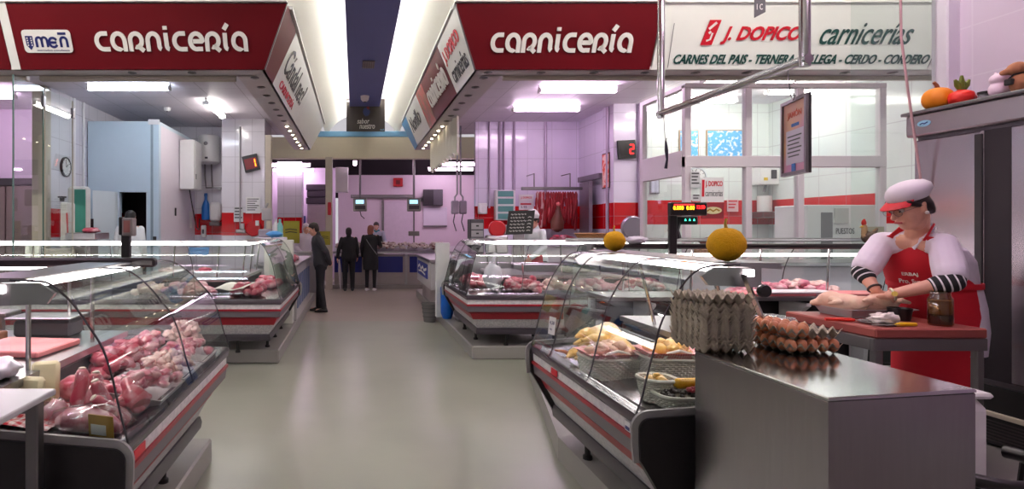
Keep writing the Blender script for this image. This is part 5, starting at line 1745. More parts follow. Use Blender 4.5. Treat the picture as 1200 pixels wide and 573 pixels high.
MB().box(-3.11, -3.10, 11.27, 11.73, c0.z + .02, c1.z - .02).build('door', WHITE, t)
MB().box(-3.10, -3.09, 11.3, 11.32, c0.z + .2, c0.z + .3).build('handle', BLACK, t)
tag(MB().tube([(-3.25, 11.4, c0.z), (-3.22, 11.5, c0.z - .35), (-3.25, 11.9, c0.z - .75), (-3.32, 12.36, c0.z - .8), (-3.32, 12.38, c0.z - .55)], .012, 6).build('power_cable', BLACK, smooth=True), 'black cable looping down from the white cabinet in the left stall', 'cable')
a = P(241, 243, 12.3)
t = thing('blue_bottle', 'blue squeeze bottle hanging on the red tiles under the water heater', 'bottle', (a.x, 12.3, a.z - .3))
MB().lathe([(.001, a.z - .27), (.085, a.z - .26), (.09, a.z - .2), (.09, a.z), (.06, a.z + .1), (.03, a.z + .16), (.03, a.z + .24), (.001, a.z + .25)], (a.x, 12.32, 0), 20).build('bottle_body', M('blue plastic', (30, 110, 190), .4, var=.05), t, smooth=True)
MB().lathe([(.04, a.z + .24), (.035, a.z + .3), (.001, a.z + .3)], (a.x, 12.32, 0), 14).build('cap', M('blue cap', (20, 90, 170), .4), t, smooth=True)
a0, a1 = P(246, 260, 12.3), P(259, 237, 12.3)
t = thing('towel_dispenser', 'white paper towel dispenser on the wall next to the blue bottle', 'dispenser', (a0.x, 12.3, a0.z))
MB().box(a0.x, a1.x, 12.2, 12.41, a0.z, a1.z, b=.05).build('dispenser_body', WHITE, t, smooth=True)
MB().box(a0.x + .01, a1.x - .01, 12.19, 12.4, a0.z - .08, a0.z - .004, b=.01).build('outlet', M('grey outlet', (120, 110, 112), .4), t)
a = P(238, 271, 12.3)
t = thing('soap_dispenser', 'small soap dispenser under the blue bottle on the wall', 'dispenser', (a.x, 12.35, a.z - .13))
MB().box(a.x - .05, a.x + .05, 12.3, 12.41, a.z - .13, a.z + .13, b=.02).build('dispenser_body', WHITE, t, smooth=True)
MB().box(a.x - .02, a.x + .02, 12.29, 12.30, a.z - .05, a.z + .04).build('window', DARK, t)
tag(flat(frame(P(218, 267, 11.9) + Vector((0, 0, 0)), (.3, 1, 0), (.05, 0, 1)), .2, .34, .01).build('paper_note', WHITE), 'white note hanging on the cold room side under the cabinet', 'paper')
# queue display on the column
LEDB = M('dark red display face', (120, 10, 16), .35, var=.05)
def queue_display(c, w, h, u, n_, label, digit, tilt=0.0):
    f = frame(c, u, n_)
    t = thing('queue_display', label, 'display', tuple(c))
    MB().loft([[f @ Vector((x, y, z)) for x, y in ((-w / 2, -h / 2), (w / 2, -h / 2), (w / 2, h / 2), (-w / 2, h / 2))] for z in (-.05, .0)]).build('case', BLACK, t)
    MB().loft([[f @ Vector((x, y, z)) for x, y in ((-w * .4, -h * .36), (w * .4, -h * .36), (w * .4, h * .3), (-w * .4, h * .3))] for z in (.0, .004)]).build('screen', LEDB if tilt else M('black display face', (22, 14, 16), .3), t)
    f2 = f.copy(); f2.translation += f.to_3x3() @ Vector((0, 0, .0045))
    m = MB()
    def seg(p): m.ribbon([(a * w, b * h) for a, b in p], h * .06, .002, f2)
    ox = .16
    if digit == '2':
        for p in (((ox, .24), (ox + .2, .24)), ((ox + .2, .24), (ox + .2, 0)), ((ox, 0), (ox + .2, 0)), ((ox, 0), (ox, -.24)), ((ox, -.24), (ox + .2, -.24))): seg(p)
    else:
        for p in (((ox + .12, .2), (ox + .12, -.02)), ((ox + .12, -.06), (ox + .12, -.26))): seg(p)
    m.build('digit', LED_R if digit == '2' else emis('orange LED digits', (255, 110, 30), 5), t)
    return t
queue_display(P(294, 191, 11.43), .30, .32, (.96, 0, .22), (-.22, 0, .96), 'tilted red queue number display on the white column of the left stall', '1', .2)
queue_display(P(735, 175, 10.04), .30, .32, (.995, 0, .05), (-.05, 0, .995), 'black queue display showing a red 2 on the right column', '2')
# papers and valves on the left column
def sheet(px0, py0, px1, py1, Y, mat, label, name='paper_notice', lines=0, ink=None, cat='notice'):
    a, c = P(px0, py1, Y), P(px1, py0, Y)
    f = frame((a.x, Y, a.z), (1, 0, 0), (0, 0, 1))
    o = flat(f, c.x - a.x, c.z - a.z, .006).build(name, mat)
    tag(o, label, cat)
    if lines:
        f2 = f.copy(); f2.translation += Vector((0, -.0075, 0))
        W, Hh = c.x - a.x, c.z - a.z
        m = MB()
        for i in range(lines):
            y = Hh * (.88 - .8 * i / lines)
            m.ribbon([(W * .1, y), (W * (.9 - .12 * (i % 3)), y)], Hh * .35 / lines, .001, f2)
        m.build('print', ink or LETK, o)
    return o
sheet(288, 231, 305, 250, 11.47, WHITE, 'white price sheet clipped on the column above the red tiles', lines=6)
sheet(274, 242, 285, 260, 11.47, M('pale sheet', (214, 214, 216), .5), 'grey white sheet on the red tiles of the left column', lines=4)
a = P(297, 268, 11.42)
t = thing('hose_reel', 'round red reel on the red tiles of the left column', 'reel', (a.x, 11.4, a.z))
MB().lathe([(.001, 11.36), (.13, 11.36), (.15, 11.38), (.15, 11.48), (.001, 11.48)], (a.x, 0, a.z), 28, axis='y').build('disc', M('red enamel', (190, 10, 24), .35), t, smooth=True)
MB().box(a.x + .05, a.x + .12, 11.34, 11.37, a.z + .06, a.z + .16).build('tag', WHITE, t)
a = P(282, 270, 11.42)
t = thing('water_tap', 'steel mixer tap on the pipe at the foot of the left column', 'tap', (a.x, 11.4, a.z))
MB().tube([(a.x - .02, 11.46, 3.6), (a.x - .02, 11.46, a.z)], .014, 8).build('riser', STEEL, t, smooth=True)
MB().box(a.x - .09, a.x + .10, 11.38, 11.47, a.z - .05, a.z + .02, b=.01).build('valve_body', STEEL, t)
MB().box(a.x, a.x + .08, 11.36, 11.44, a.z + .02, a.z + .14, b=.01).build('lever', STEEL, t)
MB().tube([(a.x - .3, 11.46, a.z - .2), (a.x + .3, 11.46, a.z - .2)], .014, 8).build('cross_pipe', STEEL, t, smooth=True)
# left neighbour stall
t = thing('steel_door', 'brown grey double door in the stall at the left photo edge', 'door', (-6.2, 10.5, .16))
for x0, x1 in ((-7.3, -6.35), (-6.33, -5.55)):
    MB().box(x0, x1, 10.52, 10.58, .17, 2.36, b=.01).build('leaf', M('brown grey door', (132, 116, 112), .4, var=.05), t)
MB().box(-7.4, -5.45, 10.50, 10.585, 2.365, 2.5, b=.01).build('lintel', DARK, t)
# glass partition left
for i, (ya, yb) in enumerate(((6.66, 7.30), (7.34, 8.06))):
    t = thing('glass_partition', ('front pane of the glass partition at the left stall side with clip' , 'rear pane of the glass partition at the left stall side')[i], 'glass screen', (-3.92, (ya + yb) / 2, .16))
    MB().box(-3.926, -3.918, ya, yb, .165, 3.36).build('pane', GLASS, t)
    for y in (ya, yb):
        MB().box(-3.93, -3.914, y - .006, y + .006, .165, 3.36).build('edge', GLASS_E if i == 0 else BEIGE, t)
    MB().box(-3.94, -3.90, yb - .03, yb + .03, 3.12, 3.26, b=.006).build('clip', STEEL_D, t)
for px, lb in ((32, 'cream upright post end below the glass partition, left one'), (43, 'cream upright post end below the glass partition, right one')):
    a = P(px, 285, 7.2)
    tag(MB().box(a.x - .03, a.x + .03, 7.2, 7.26, .165, a.z, b=.006).build('post_stub', CREAM), lb, 'post')
a, c = P(52, 289, 8.95), P(88, 330, 8.95)
tag(MB().box(-4.6, -4.05, 8.2, 8.42, .165, 1.30, b=.01).build('low_cabinet', M('beige cabinet', (196, 186, 172), .5, var=.03)), 'low beige cabinet left of the band saw', 'cabinet')

# aisle counters and clutter
t = thing('aisle_counter', 'low counter with blue panels along the aisle beside the man', 'counter', (-1.2, 10.2, .16))
MB().box(-1.5, -.90, 8.95, 11.5, .165, 1.0, b=.01).build('counter_body', M('grey counter', (176, 172, 172), .4, var=.03), t)
for i in range(6):
    MB().box(-.90, -.888, 9.02 + i * .41, 9.34 + i * .41, .35, .86).build('blue_panel', M('grey blue panel', (104, 116, 150), .4), t)
MB().box(-1.55, -.87, 8.9, 11.55, 1.0, 1.045, b=.01).build('counter_top', STEEL, t)
heap(red, (-1.15, 9.9, 1.05), .3, 1.2, .05, 14, 'red cut lying on the low aisle counter', 'cuts on the aisle counter', 1.8)
tag(MB().box(-1.36, -.93, 8.66, 8.84, .165, 1.42, b=.008).build('end_cabinet', M('cream end panel', (226, 224, 216), .45)), 'cream white end cabinet at the far end of the left rear case', 'cabinet')
OLI = M('olive crate', (150, 140, 30), .6, var=.1)
def obox(px0, px1, py0, py1, Y, label, mat=OLI):
    a, c = P(px0, py1, Y), P(px1, py0, Y)
    t = thing('olive_sign', label, 'notice', (a.x, Y, a.z))
    MB().box(a.x, c.x, Y, Y + .02, a.z, c.z, b=.004).build('card', mat, t)
    m = MB(); f = frame((a.x, Y - .003, a.z), (1, 0, 0), (0, 0, 1))
    W, h = c.x - a.x, c.z - a.z
    for i in range(2): m.ribbon([(W * .12, h * (.6 - .12 * i)), (W * .4, h * (.64 - .12 * i)), (W * .85, h * (.6 - .12 * i))], h * .05, .002, f)
    m.build('handwriting', M('dark handwriting', (70, 60, 20), .6), t)
    MB().box(a.x + W * .45, a.x + W * .55, Y + .022, Y + .04, 1.04, c.z).build('stand', STEEL_D, t)
obox(332, 351, 259, 285, 11.2, 'olive yellow notice standing on the aisle counter')
obox(373, 387, 271, 287, 13.0, 'olive yellow notice behind the man')
tag(MB().box(-1.7, -.78, 12.9, 13.5, .165, 1.06, b=.01).build('stall_counter', STEEL), 'steel counter behind the man in dark clothes', 'counter')
# right aisle counter, panel, bins
t = thing('aisle_counter', 'steel counter with blue lettered panel along the right side of the aisle', 'counter', (1.5, 11.2, .0))
MB().box(1.45, 2.0, 10.2, 12.45, .165, .98, b=.01).build('counter_body', M('grey steel counter', (170, 162, 160), .4, .3, var=.05), t)
MB().box(1.31, 2.0, 10.16, 12.45, .98, 1.04, b=.01).build('counter_top', STEEL, t)
MB().box(1.33, 1.45, 10.2, 12.4, .50, .975, b=.01).build('tilted_front', M('pale counter front', (200, 196, 196), .4), t)
bp = MB().box(1.318, 1.329, 10.6, 12.2, .66, .93).build('blue_panel', M('blue lettered panel', (26, 50, 150), .5), t)
m = MB(); f = frame((1.317, 12.1, .70), (0, -1, 0), (0, 0, 1)); m.ribbon([(0, .1), (.3, .16), (.5, .08), (.8, .15), (1.0, .09), (1.4, .14)], .05, .002, f); m.ribbon([(.1, .03), (.6, .05), (1.2, .02)], .03, .002, f); m.build('lettering', LETW, bp)
tag(MB().box(1.30, 1.52, 9.30, 9.42, .165, 1.36, b=.01).build('end_cabinet', M('white end panel', (226, 226, 224), .45)), 'white end cabinet behind the blue bag on the right of the aisle', 'cabinet')
m = MB(); m.ell([((1.46, 9.2, .165), (.07, 0, 0), (0, .07, 0)), ((1.46, 9.2, .25), (.10, 0, 0), (0, .09, 0)), ((1.45, 9.2, .5), (.095, 0, 0), (0, .09, 0)), ((1.44, 9.2, .66), (.085, 0, 0), (0, .08, 0)), ((1.44, 9.2, .68), (.06, 0, 0), (0, .05, 0))], 18)
tag(m.build('blue_bin', M('blue plastic sack', (20, 100, 200), .4, var=.12, vs=8, bump=.3, bs=14), smooth=True), 'bright blue plastic bin bag standing at the white end cabinet', 'bin')
p = PZ(503.5, 377, 0)
t = thing('waste_basket', 'grey waste basket on the aisle floor beside the right stall', 'basket', (p.x, p.y, 0))
MB().lathe([(.001, .003), (.10, .003), (.135, .30), (.145, .305), (.145, .32), (.128, .32), (.095, .012), (.001, .012)], (p.x, p.y, 0), 24).build('basket_body', M('grey basket plastic', (112, 110, 108), .5, var=.1), t, smooth=True)
for k in range(3):
    z = .09 + k * .07
    MB().lathe([(.10 + .117 * z, z), (.106 + .117 * z, z), (.106 + .117 * z, z + .012), (.10 + .117 * z, z + .012)], (p.x, p.y, 0), 24).build('rib', M('dark basket rib', (84, 82, 82), .5), t)

# ================================================================== right rear stall
t = thing('cold_door', 'grey steel cold room door standing open at the end of the right wall', 'door', (4.45, 11.0, .16))
a, c = P(684, 0, 11.4), P(703, 0, 10.7)
MB().loft([[(4.52, 11.5, z), (4.40, 10.75, z), (4.34, 10.76, z), (4.46, 11.52, z)] for z in (.17, P(0, 213, 11).z)]).build('leaf', M('grey violet steel', (128, 116, 128), .35, .5, var=.06), t)
MB().box(4.45, 4.545, 10.6, 11.6, P(0, 211, 11).z, P(0, 205, 11).z).build('lintel', M('grey violet frame', (120, 110, 122), .4), t)
MB().box(4.33, 4.36, 10.85, 10.9, 1.2, 1.4).build('handle', STEEL, t)
# pipes on the back wall
for i, (px, w_) in enumerate(((573.5, .02), (586, .028), (590.5, .02), (602.5, .028), (639.5, .03))):
    x = P(px, 0, 11.76).x
    tag(MB().tube([(x, 11.765, 2.3 if i > 2 else 2.0), (x, 11.765, 3.75)], w_, 8).build('wall_pipe', M('violet grey pipe', (176, 160, 180), .35, .3), smooth=True), '%s vertical pipe from the left on the back wall of the right stall' % ORD[i], 'pipe')
for x, y, lb in ((4.53, 10.3, 'vertical pipe on the corner of the right column'), (P(750, 0, 10.05).x, 10.05, 'pale pipe right of the queue display, left one'), (P(756, 0, 10.05).x, 10.05, 'pale pipe right of the queue display, right one')):
    tag(MB().tube([(x - (.05 if y == 10.3 else 0), y, .2), (x - (.05 if y == 10.3 else 0), y, 3.75)], .03, 8).build('wall_pipe', M('violet grey pipe'), smooth=True), lb, 'pipe')
# sausage rail
zb = P(0, 221.5, 11.3).z
xa, xb = P(611, 0, 11.3).x, 4.42
t = thing('sausage_rail', 'steel rail with hanging red sausages on the back wall of the right stall', 'rail', (xa, 11.3, zb))
MB().box(xa, xb, 11.27, 11.33, zb - .02, zb + .04, b=.006).build('rail_bar', STEEL_D, t)
for x in (xa + .25, xa + .95):
    MB().tube([(x, 11.3, zb + .03), (x, 11.3, zb + .30), (x, 11.78, zb + .30)], .012, 6).build('bracket', STEEL_D, t)
SAUS = M('dark red sausage', (150, 14, 30), .4, var=.2, vs=14, bump=.4, bs=40)
def sausage(L, r, seed):
    m = MB(); n = 16
    rn = random.Random(seed)
    path, rs = [], []
    for i in range(n + 1):
        f = i / n
        path.append((.012 * math.sin(f * 7 + seed), .01 * math.cos(f * 5 + seed), -L * f))
        rs.append(r * (1 - .35 * abs(math.sin(f * PI * 3.0)) ** 8) * min(1, f * 9 + .25) * min(1, (1 - f) * 9 + .25))
    return m.tube(path, rs, 9).build('sausage', SAUS, smooth=True)
sp = [Once(sausage(.62, .032, 1)), Once(sausage(.72, .036, 2)), Once(sausage(.55, .034, 5))]
xs = [xa + .30 + .047 * i for i in range(17)]
for i, x in enumerate(xs):
    o = sp[i % 3]((x, 11.3 + R.uniform(-.02, .02), zb - .05), (0, 0, R.uniform(0, 6)), R.uniform(.85, 1.15))
    tag(o, 'dark red sausage hanging in the row from the steel rail', 'sausage', 'sausages on the rail')
for i, px in enumerate((630, 634)):
    o = MB().tube([(P(px, 0, 11.3).x, 11.3, zb - .05), (P(px, 0, 11.3).x + .02, 11.3, zb - .3), (P(px, 0, 11.3).x, 11.3, zb - .75)], [.02, .04, .02], 9).build('pale_sausage', M('pale pinkish sausage', (206, 160, 160), .45, var=.1), smooth=True)
    tag(o, '%s pale sausage hanging left of the red ones' % ('first', 'second')[i], 'sausage')
a = P(653, 245, 11.15); c = P(653, 272, 11.15)
t = thing('cured_ham', 'brown cured ham standing upright in front of the red sausages', 'ham', (a.x, 11.15, c.z))
m = MB(); m.ell([((a.x, 11.15, c.z), (.03, 0, 0), (0, .03, 0)), ((a.x, 11.15, c.z + .06), (.12, 0, 0), (0, .09, 0)), ((a.x, 11.15, c.z + .2), (.13, 0, 0), (0, .09, 0)), ((a.x + .01, 11.15, c.z + .34), (.07, 0, 0), (0, .06, 0)), ((a.x + .02, 11.15, c.z + .46), (.035, 0, 0), (0, .03, 0)), ((a.x + .02, 11.15, c.z + .50), (.03, 0, 0), (0, .025, 0))], 18).build('ham_body', M('cured ham', (110, 56, 44), .4, var=.2, vs=8), t, smooth=True)
m = MB(); m.blob((a.x + .02, 11.15, c.z + .54), (.04, .035, .04), .1, 2, 1).build('hoof', M('pink hock', (220, 110, 110), .5), t, smooth=True)
zc = P(0, 279, 11.0).z
t = thing('back_counter', 'white back counter below the hanging sausages', 'counter', (3.8, 11.2, .16))
MB().box(3.1, 4.27, 10.9, 11.5, .165, zc - .16, b=.01).build('counter_body', WHITE, t)
MB().box(3.05, 4.30, 10.85, 11.5, zc - .155, zc - .11, b=.008).build('counter_top', PALE, t)
MB().box(3.6, 4.25, 10.9, 11.4, zc - .108, zc - .06, b=.01).build('chopping_block', M('pale chopping block', (228, 200, 204), .5), t)
heap(red, (3.9, 11.0, zc - .06), .5, .2, .06, 12, 'dark cut lying on the white back counter', 'cuts on the back counter', 1.7)
# electric panel, chart, chalkboard, price sheet, slicers, drawers, phone
a, c = P(580, 258, 11.7), P(602.5, 223, 11.7)
t = thing('tool_cabinet', 'green tinted glass cabinet with shelves on the back wall of the right stall', 'cabinet', (a.x, 11.7, a.z))
MB().box(a.x, c.x, 11.62, 11.79, a.z, c.z, b=.008).build('frame', WHITE, t)
for k in range(4):
    h = (c.z - a.z) / 4
    MB().box(a.x + .04, c.x - .04, 11.605, 11.62, a.z + k * h + .02, a.z + (k + 1) * h - .02).build('shelf_panel', M('sea green panel', (90, 150, 144), .3, var=.1, vs=10), t)
o = sheet(608, 228, 625.5, 246, 11.78, WHITE, 'white and red price poster behind the chalkboard', 'price_poster')
f = frame((P(608, 0, 11.78).x, 11.772, P(0, 246, 11.78).z), (1, 0, 0), (0, 0, 1))
m = MB(); text_into(m, f, 'J. DOPICO', w=.22, h=.05, at=(.04, .22), bold=.03, t=.002); m.ribbon([(.03, .12), (.25, .12)], .03, .002, f); m.build('red_print', LETR, o)
m = MB(); text_into(m, f, '5,95', w=.12, h=.05, at=(.04, .03), t=.002); m.build('grey_print', LETN, o)
# chalkboard
p0 = P(593, 275, 9.0); p1 = P(626, 247, 9.0)
f = frame((p0.x + .0, 9.0, p0.z), (1, 0, .03), (.12, .0, 1))
W, h = p1.x - p0.x - .03, p1.z - p0.z
t = thing('chalkboard', 'small black chalkboard with white handwriting standing on the right rear case', 'chalkboard', (p0.x, 9.0, p0.z))
MB().loft([[f @ Vector((x, y, z)) for x, y in ((0, 0), (W, 0), (W, h), (0, h))] for z in (-.02, 0)]).build('board', M('chalkboard black', (44, 44, 42), .6, var=.1), t)
m = MB(); f.translation += f.to_3x3() @ Vector((0, 0, .001))
for i in range(6):
    y = h * (.84 - .14 * i)
    xx = W * .1
    while xx < W * .62:
        l = W * R.uniform(.05, .13)
        m.ribbon([(xx, y), (xx + l * .3, y + .012), (xx + l * .6, y - .008), (xx + l, y + .006)], .01, .001, f)
        xx += l + W * .03
    if i: m.ribbon([(W * .76, y), (W * .82, y + .012), (W * .9, y)], .011, .001, f)
m.build('handwriting', M('chalk', (220, 220, 214), .8), t)
MB().box(p0.x + W * .3, p0.x + W * .7, 9.01, 9.05, 1.052, p0.z + .02).build('stand', STEEL_D, t)
tag(MB().box(2.42, 3.6, 8.85, 9.3, .165, 1.05, b=.01).build('service_counter', STEEL), 'steel service counter behind the right rear case carrying the chalkboard', 'counter')
# slicer with a red round guard
a = P(582, 268, 9.0)
t = thing('meat_slicer', 'meat slicer with round red guard on the right rear counter', 'slicer', (a.x, 9.0, 1.2))
MB().lathe([(.001, 8.93), (.11, 8.93), (.13, 8.95), (.13, 9.0), (.001, 9.02)], (a.x, 0, a.z), 30, axis='y').build('guard', M('red slicer guard', (200, 10, 30), .35), t, smooth=True)
MB().box(a.x - .16, a.x + .16, 8.92, 9.12, 1.2, a.z - .1, b=.02).build('slicer_base', STEEL, t)
MB().box(a.x + .06, a.x + .18, 9.02, 9.12, a.z - .1, a.z + .06, b=.02).build('motor', STEEL, t)
a0, c0 = P(552, 279, 8.9), P(568, 259, 8.9)
t = thing('drawer_unit', 'small stack of grey drawers beside the red slicer', 'drawer unit', (a0.x, 9.0, 1.2))
MB().box(a0.x, c0.x, 8.95, 9.2, 1.2, c0.z + .03, b=.01).build('frame', M('dark drawer frame', (70, 66, 72), .5), t)
for k in range(4):
    hh = (c0.z - 1.24) / 4
    d = MB().box(a0.x + .015, c0.x - .015, 8.935, 8.95, 1.23 + k * hh, 1.23 + (k + 1) * hh - .02).build('drawer', M('grey drawer', (160, 156, 160), .4), t)
    MB().box((a0.x + c0.x) / 2 - .02, (a0.x + c0.x) / 2 + .02, 8.925, 8.935, 1.23 + (k + .35) * hh, 1.23 + (k + .55) * hh).build('knob', BLACK, d)
tag(MB().box(a0.x - .2, c0.x + .4, 8.85, 9.25, .165, 1.198, b=.01).build('service_counter', STEEL), 'steel counter end under the drawers and red slicer', 'counter')
a = P(566, 245, 11.75)
t = thing('wall_phone', 'white wall telephone on the red tiles left of the green cabinet', 'telephone', (a.x, 11.75, a.z))
MB().box(a.x - .1, a.x + .08, 11.7, 11.79, a.z - .1, a.z + .12, b=.015).build('phone_body', WHITE, t)
MB().box(a.x - .11, a.x - .05, 11.66, 11.7, a.z - .08, a.z + .1, b=.012).build('handset', WHITE, t)
a = P(748, 268, 10.0)
t = thing('meat_grinder', 'grey slicer with a round disc on the counter left of the glazed office', 'slicer', (a.x, 9.6, 1.2))
ax = P(740, 0, 9.6).x; az = P(0, 268, 9.6).z
MB().lathe([(.001, 9.52), (.17, 9.52), (.19, 9.54), (.19, 9.58), (.001, 9.6)], (ax, 0, az + .02), 30, axis='y').build('disc', M('grey violet disc', (150, 140, 152), .3, .5), t, smooth=True)
MB().box(ax - .2, ax + .25, 9.5, 9.85, 1.2, az - .15, b=.02).build('machine_base', STEEL, t)
MB().box(ax + .05, ax + .22, 9.6, 9.8, az - .15, az + .1, b=.03).build('motor', STEEL, t)
MB().box(ax + .2, ax + .24, 9.55, 9.6, az - .08, az + .0, b=.01).build('red_knob', M('red knob', (190, 20, 40), .4), t)
tag(MB().box(4.0, 5.0, 9.45, 9.95, .165, 1.198, b=.01).build('service_counter', STEEL), 'steel counter under the grey round slicer', 'counter')
# wicker bread basket on the top rail
a = P(698, 272, 7.3)
b5 = wicker(.32, .2, .07, 7, False, r=.09, flare=.25)
put(b5, (a.x, 7.42, 1.451)); tag(b5, 'low brown wicker basket on top of the right rear case', 'basket')
for ch_ in b5.children:
    ch_.data = ch_.data.copy(); ch_.data.materials.clear(); ch_.data.materials.append(M('brown wicker', (178, 126, 84), .7, var=.15, vs=20))
a = P(743, 278, 5.4)
m = MB(); m.blob((a.x, 5.36, 1.487), (.10, .07, .035), .4, 4, 2, nu=22, nv=10)
tag(m.build('plastic_bag', M('white thin plastic'), smooth=True, ang=180), 'small white crumpled bag lying on the black rail near the yellow gourd', 'bag')
# poster on the column side
a, c = P(707, 220, 10.2), P(718, 178, 10.2)
f = frame((4.49, 10.52, a.z), (0, -1, 0), (0, 0, 1))
o = tag(MB().loft([[f @ Vector((x, y, z)) for x, y in ((0, 0), (.30, 0), (.30, c.z - a.z), (0, c.z - a.z))] for z in (0, .012)]).build('framed_poster', M('dark frame', (80, 50, 40), .5)), 'orange poster in a dark frame on the side of the right column', 'poster')
MB().loft([[f @ Vector((x, y, z)) for x, y in ((.02, .02), (.28, .02), (.28, c.z - a.z - .02), (.02, c.z - a.z - .02))] for z in (.012, .016)]).build('print', M('orange print', (226, 70, 40), .5, col2=(240, 200, 190), thr=(.45, .55), vs=9), o)

# ---- glazed office
YO = 7.32
WF = M('white window frame', (222, 212, 218), .4, var=.02)
def zz(py): return P(0, py, YO).z
t = struct(thing('window_1', 'white framed glazed front of the office in the right stall', 'window', (5.4, YO, .16)))
xs_ = [P(px, 0, YO).x for px in (805, 876, 937, 1033)]
for x in xs_:
    MB().box(x - .04, x + .04, YO - .03, YO + .05, .165, 3.40, b=.006).build('mullion', WF, t)
for za, zb_ in ((zz(196), zz(183)), (3.36, 3.42), (.165, .95)):
    MB().box(xs_[0] - .04, xs_[-1] + .04, YO - .035, YO + .055, za, zb_, b=.006).build('transom', WF, t)
for i in range(3):
    for za, zb_ in ((.96, zz(197)), (zz(182), 3.35)):
        MB().box(xs_[i] + .042, xs_[i + 1] - .042, YO - .003, YO + .003, za, zb_).build('pane', GLASS, t)
t = struct(thing('window_2', 'glazed side of the office receding into the right stall', 'window', (xs_[0], 7.9, .16)))
y1 = 8.42
MB().box(xs_[0] - .035, xs_[0] + .035, y1 - .04, y1 + .04, .165, 3.42, b=.006).build('mullion', WF, t)
for za, zb_ in ((zz(196) - .1, zz(183) + .08), (3.36, 3.42), (.165, .95)):
    MB().box(xs_[0] - .04, xs_[0] + .04, YO + .055, y1 - .042, za, zb_, b=.006).build('transom', WF, t)
for za, zb_ in ((.96, zz(196) - .11), (zz(183) + .09, 3.35)):
    MB().box(xs_[0] - .003, xs_[0] + .003, YO + .056, y1 - .043, za, zb_).build('pane', GLASS, t)
# posters and clock inside
BLP = M('blue poster print', (90, 170, 226), .4, col2=(236, 240, 244), thr=(.52, .60), vs=16)
def poster(px0, py0, px1, py1, Y, label, mat=BLP, fcol=None):
    a, c = P(px0, py1, Y), P(px1, py0, Y)
    o = tag(MB().box(a.x, c.x, Y, Y + .02, a.z, c.z, b=.004).build('framed_poster', fcol or M('tan frame', (170, 140, 110), .5)), label, 'poster')
    MB().box(a.x + .02, c.x - .02, Y - .005, Y - .0005, a.z + .02, c.z - .02).build('print', mat, o)
    return o
poster(828, 152, 871, 186, 10.07, 'large blue chart in a tan frame on the office wall')
poster(796, 152, 819, 186, 10.07, 'blue framed chart partly hidden by the office window frame')
poster(762, 208, 773, 227, 10.07, 'small pale framed certificate on the wall left of the office', M('pale print', (206, 206, 226), .4, var=.08, vs=12), M('grey frame', (140, 140, 146), .4))
poster(940, 195, 965, 208, 10.07, 'small framed picture on the office wall behind the certificate', M('pale print 2', (226, 214, 216), .4, var=.08), M('grey frame'))
a, c = P(912, 176, 10.05), P(938, 118, 10.05)
tag(MB().box(a.x, c.x, 9.95, 10.09, a.z, c.z, b=.01).build('wall_board', M('white wall board', (232, 234, 232), .3)), 'white board on the office wall behind the hanging certificate', 'board')
a, c = P(884, 217, 10.0), P(906, 194, 10.0)
t = thing('gas_boiler', 'white wall boiler with small controls in the office', 'boiler', (a.x, 10.0, a.z))
MB().box(a.x, c.x, 9.85, 10.09, a.z, c.z, b=.01).build('boiler_body', WHITE, t)
MB().box(a.x + .06, a.x + .12, 9.84, 9.85, a.z + .07, a.z + .12).build('yellow_label', M('yellow label', (230, 190, 40), .5), t)
MB().box(c.x - .14, c.x - .05, 9.84, 9.85, a.z + .1, a.z + .25).build('controls', DARK, t)
MB().tube([((a.x + c.x) / 2, 9.95, a.z), ((a.x + c.x) / 2 - .03, 9.95, a.z - .12)], .02, 8).build('pipe', STEEL_D, t)
a, c = P(886, 249, 10.0), P(901, 230, 10.0)
tag(MB().lathe([(.001, a.z), (.11, a.z), (.11, c.z), (.001, c.z)], ((a.x + c.x) / 2, 9.95, 0), 24).build('paper_roll', WHITE, smooth=True), 'white roll of paper towels below the office boiler', 'paper roll')
a, c = P(868, 254, 9.9), P(938, 247, 9.9)
tag(MB().box(P(880, 0, 9.9).x, P(940, 0, 9.9).x, 9.6, 10.09, a.z - .02, a.z + .08, b=.008).build('wall_shelf', STEEL_D), 'grey shelf along the office wall behind the glass', 'shelf')
a = P(936, 215, 9.9)
m = MB(); m.grid(lambda u, v: (a.x - .1 + .16 * u + .02 * math.sin(v * 6), 9.95 - .02 * math.sin(u * 9), a.z + .12 - .62 * v), 10, 10)
n = len(m.v); m.v += [(x, y + .012, z) for x, y, z in m.v]; m.f += [tuple(reversed([i + n for i in f])) for f in list(m.f)]
tag(m.build('white_coat', WHITE, smooth=True, ang=180), 'white coat hanging on the office wall', 'coat')
a, c = P(960, 285, 7.6), P(1033, 240, 7.6)
t = thing('white_fridge', 'white low cabinet with a grey notice behind the office glass', 'cabinet', (a.x, 7.8, .16))
MB().box(P(946, 0, 7.6).x, P(1031, 0, 7.6).x, 7.6, 8.2, .165, c.z, b=.01).build('cabinet_body', WHITE, t)
MB().box(P(962, 0, 7.6).x, P(975, 0, 7.6).x, 7.59, 7.599, .4, c.z - .1).build('door_strip', M('grey opening', (130, 126, 130), .6), t)  # thin grey strip on the cabinet front
nt = MB().box(P(978, 0, 7.589).x, P(994, 0, 7.589).x, 7.58, 7.597, P(0, 262, 7.589).z, P(0, 244, 7.589).z).build('notice', M('grey white notice', (206, 206, 202), .5), t)
m = MB(); text_into(m, frame((P(980, 0, 7.589).x, 7.594, P(0, 274, 7.589).z), (1, 0, 0), (0, 0, 1)), 'PUESTOS', w=.24, h=.075, at=(0, 0), t=.003); m.build('lettering', LETK, t)
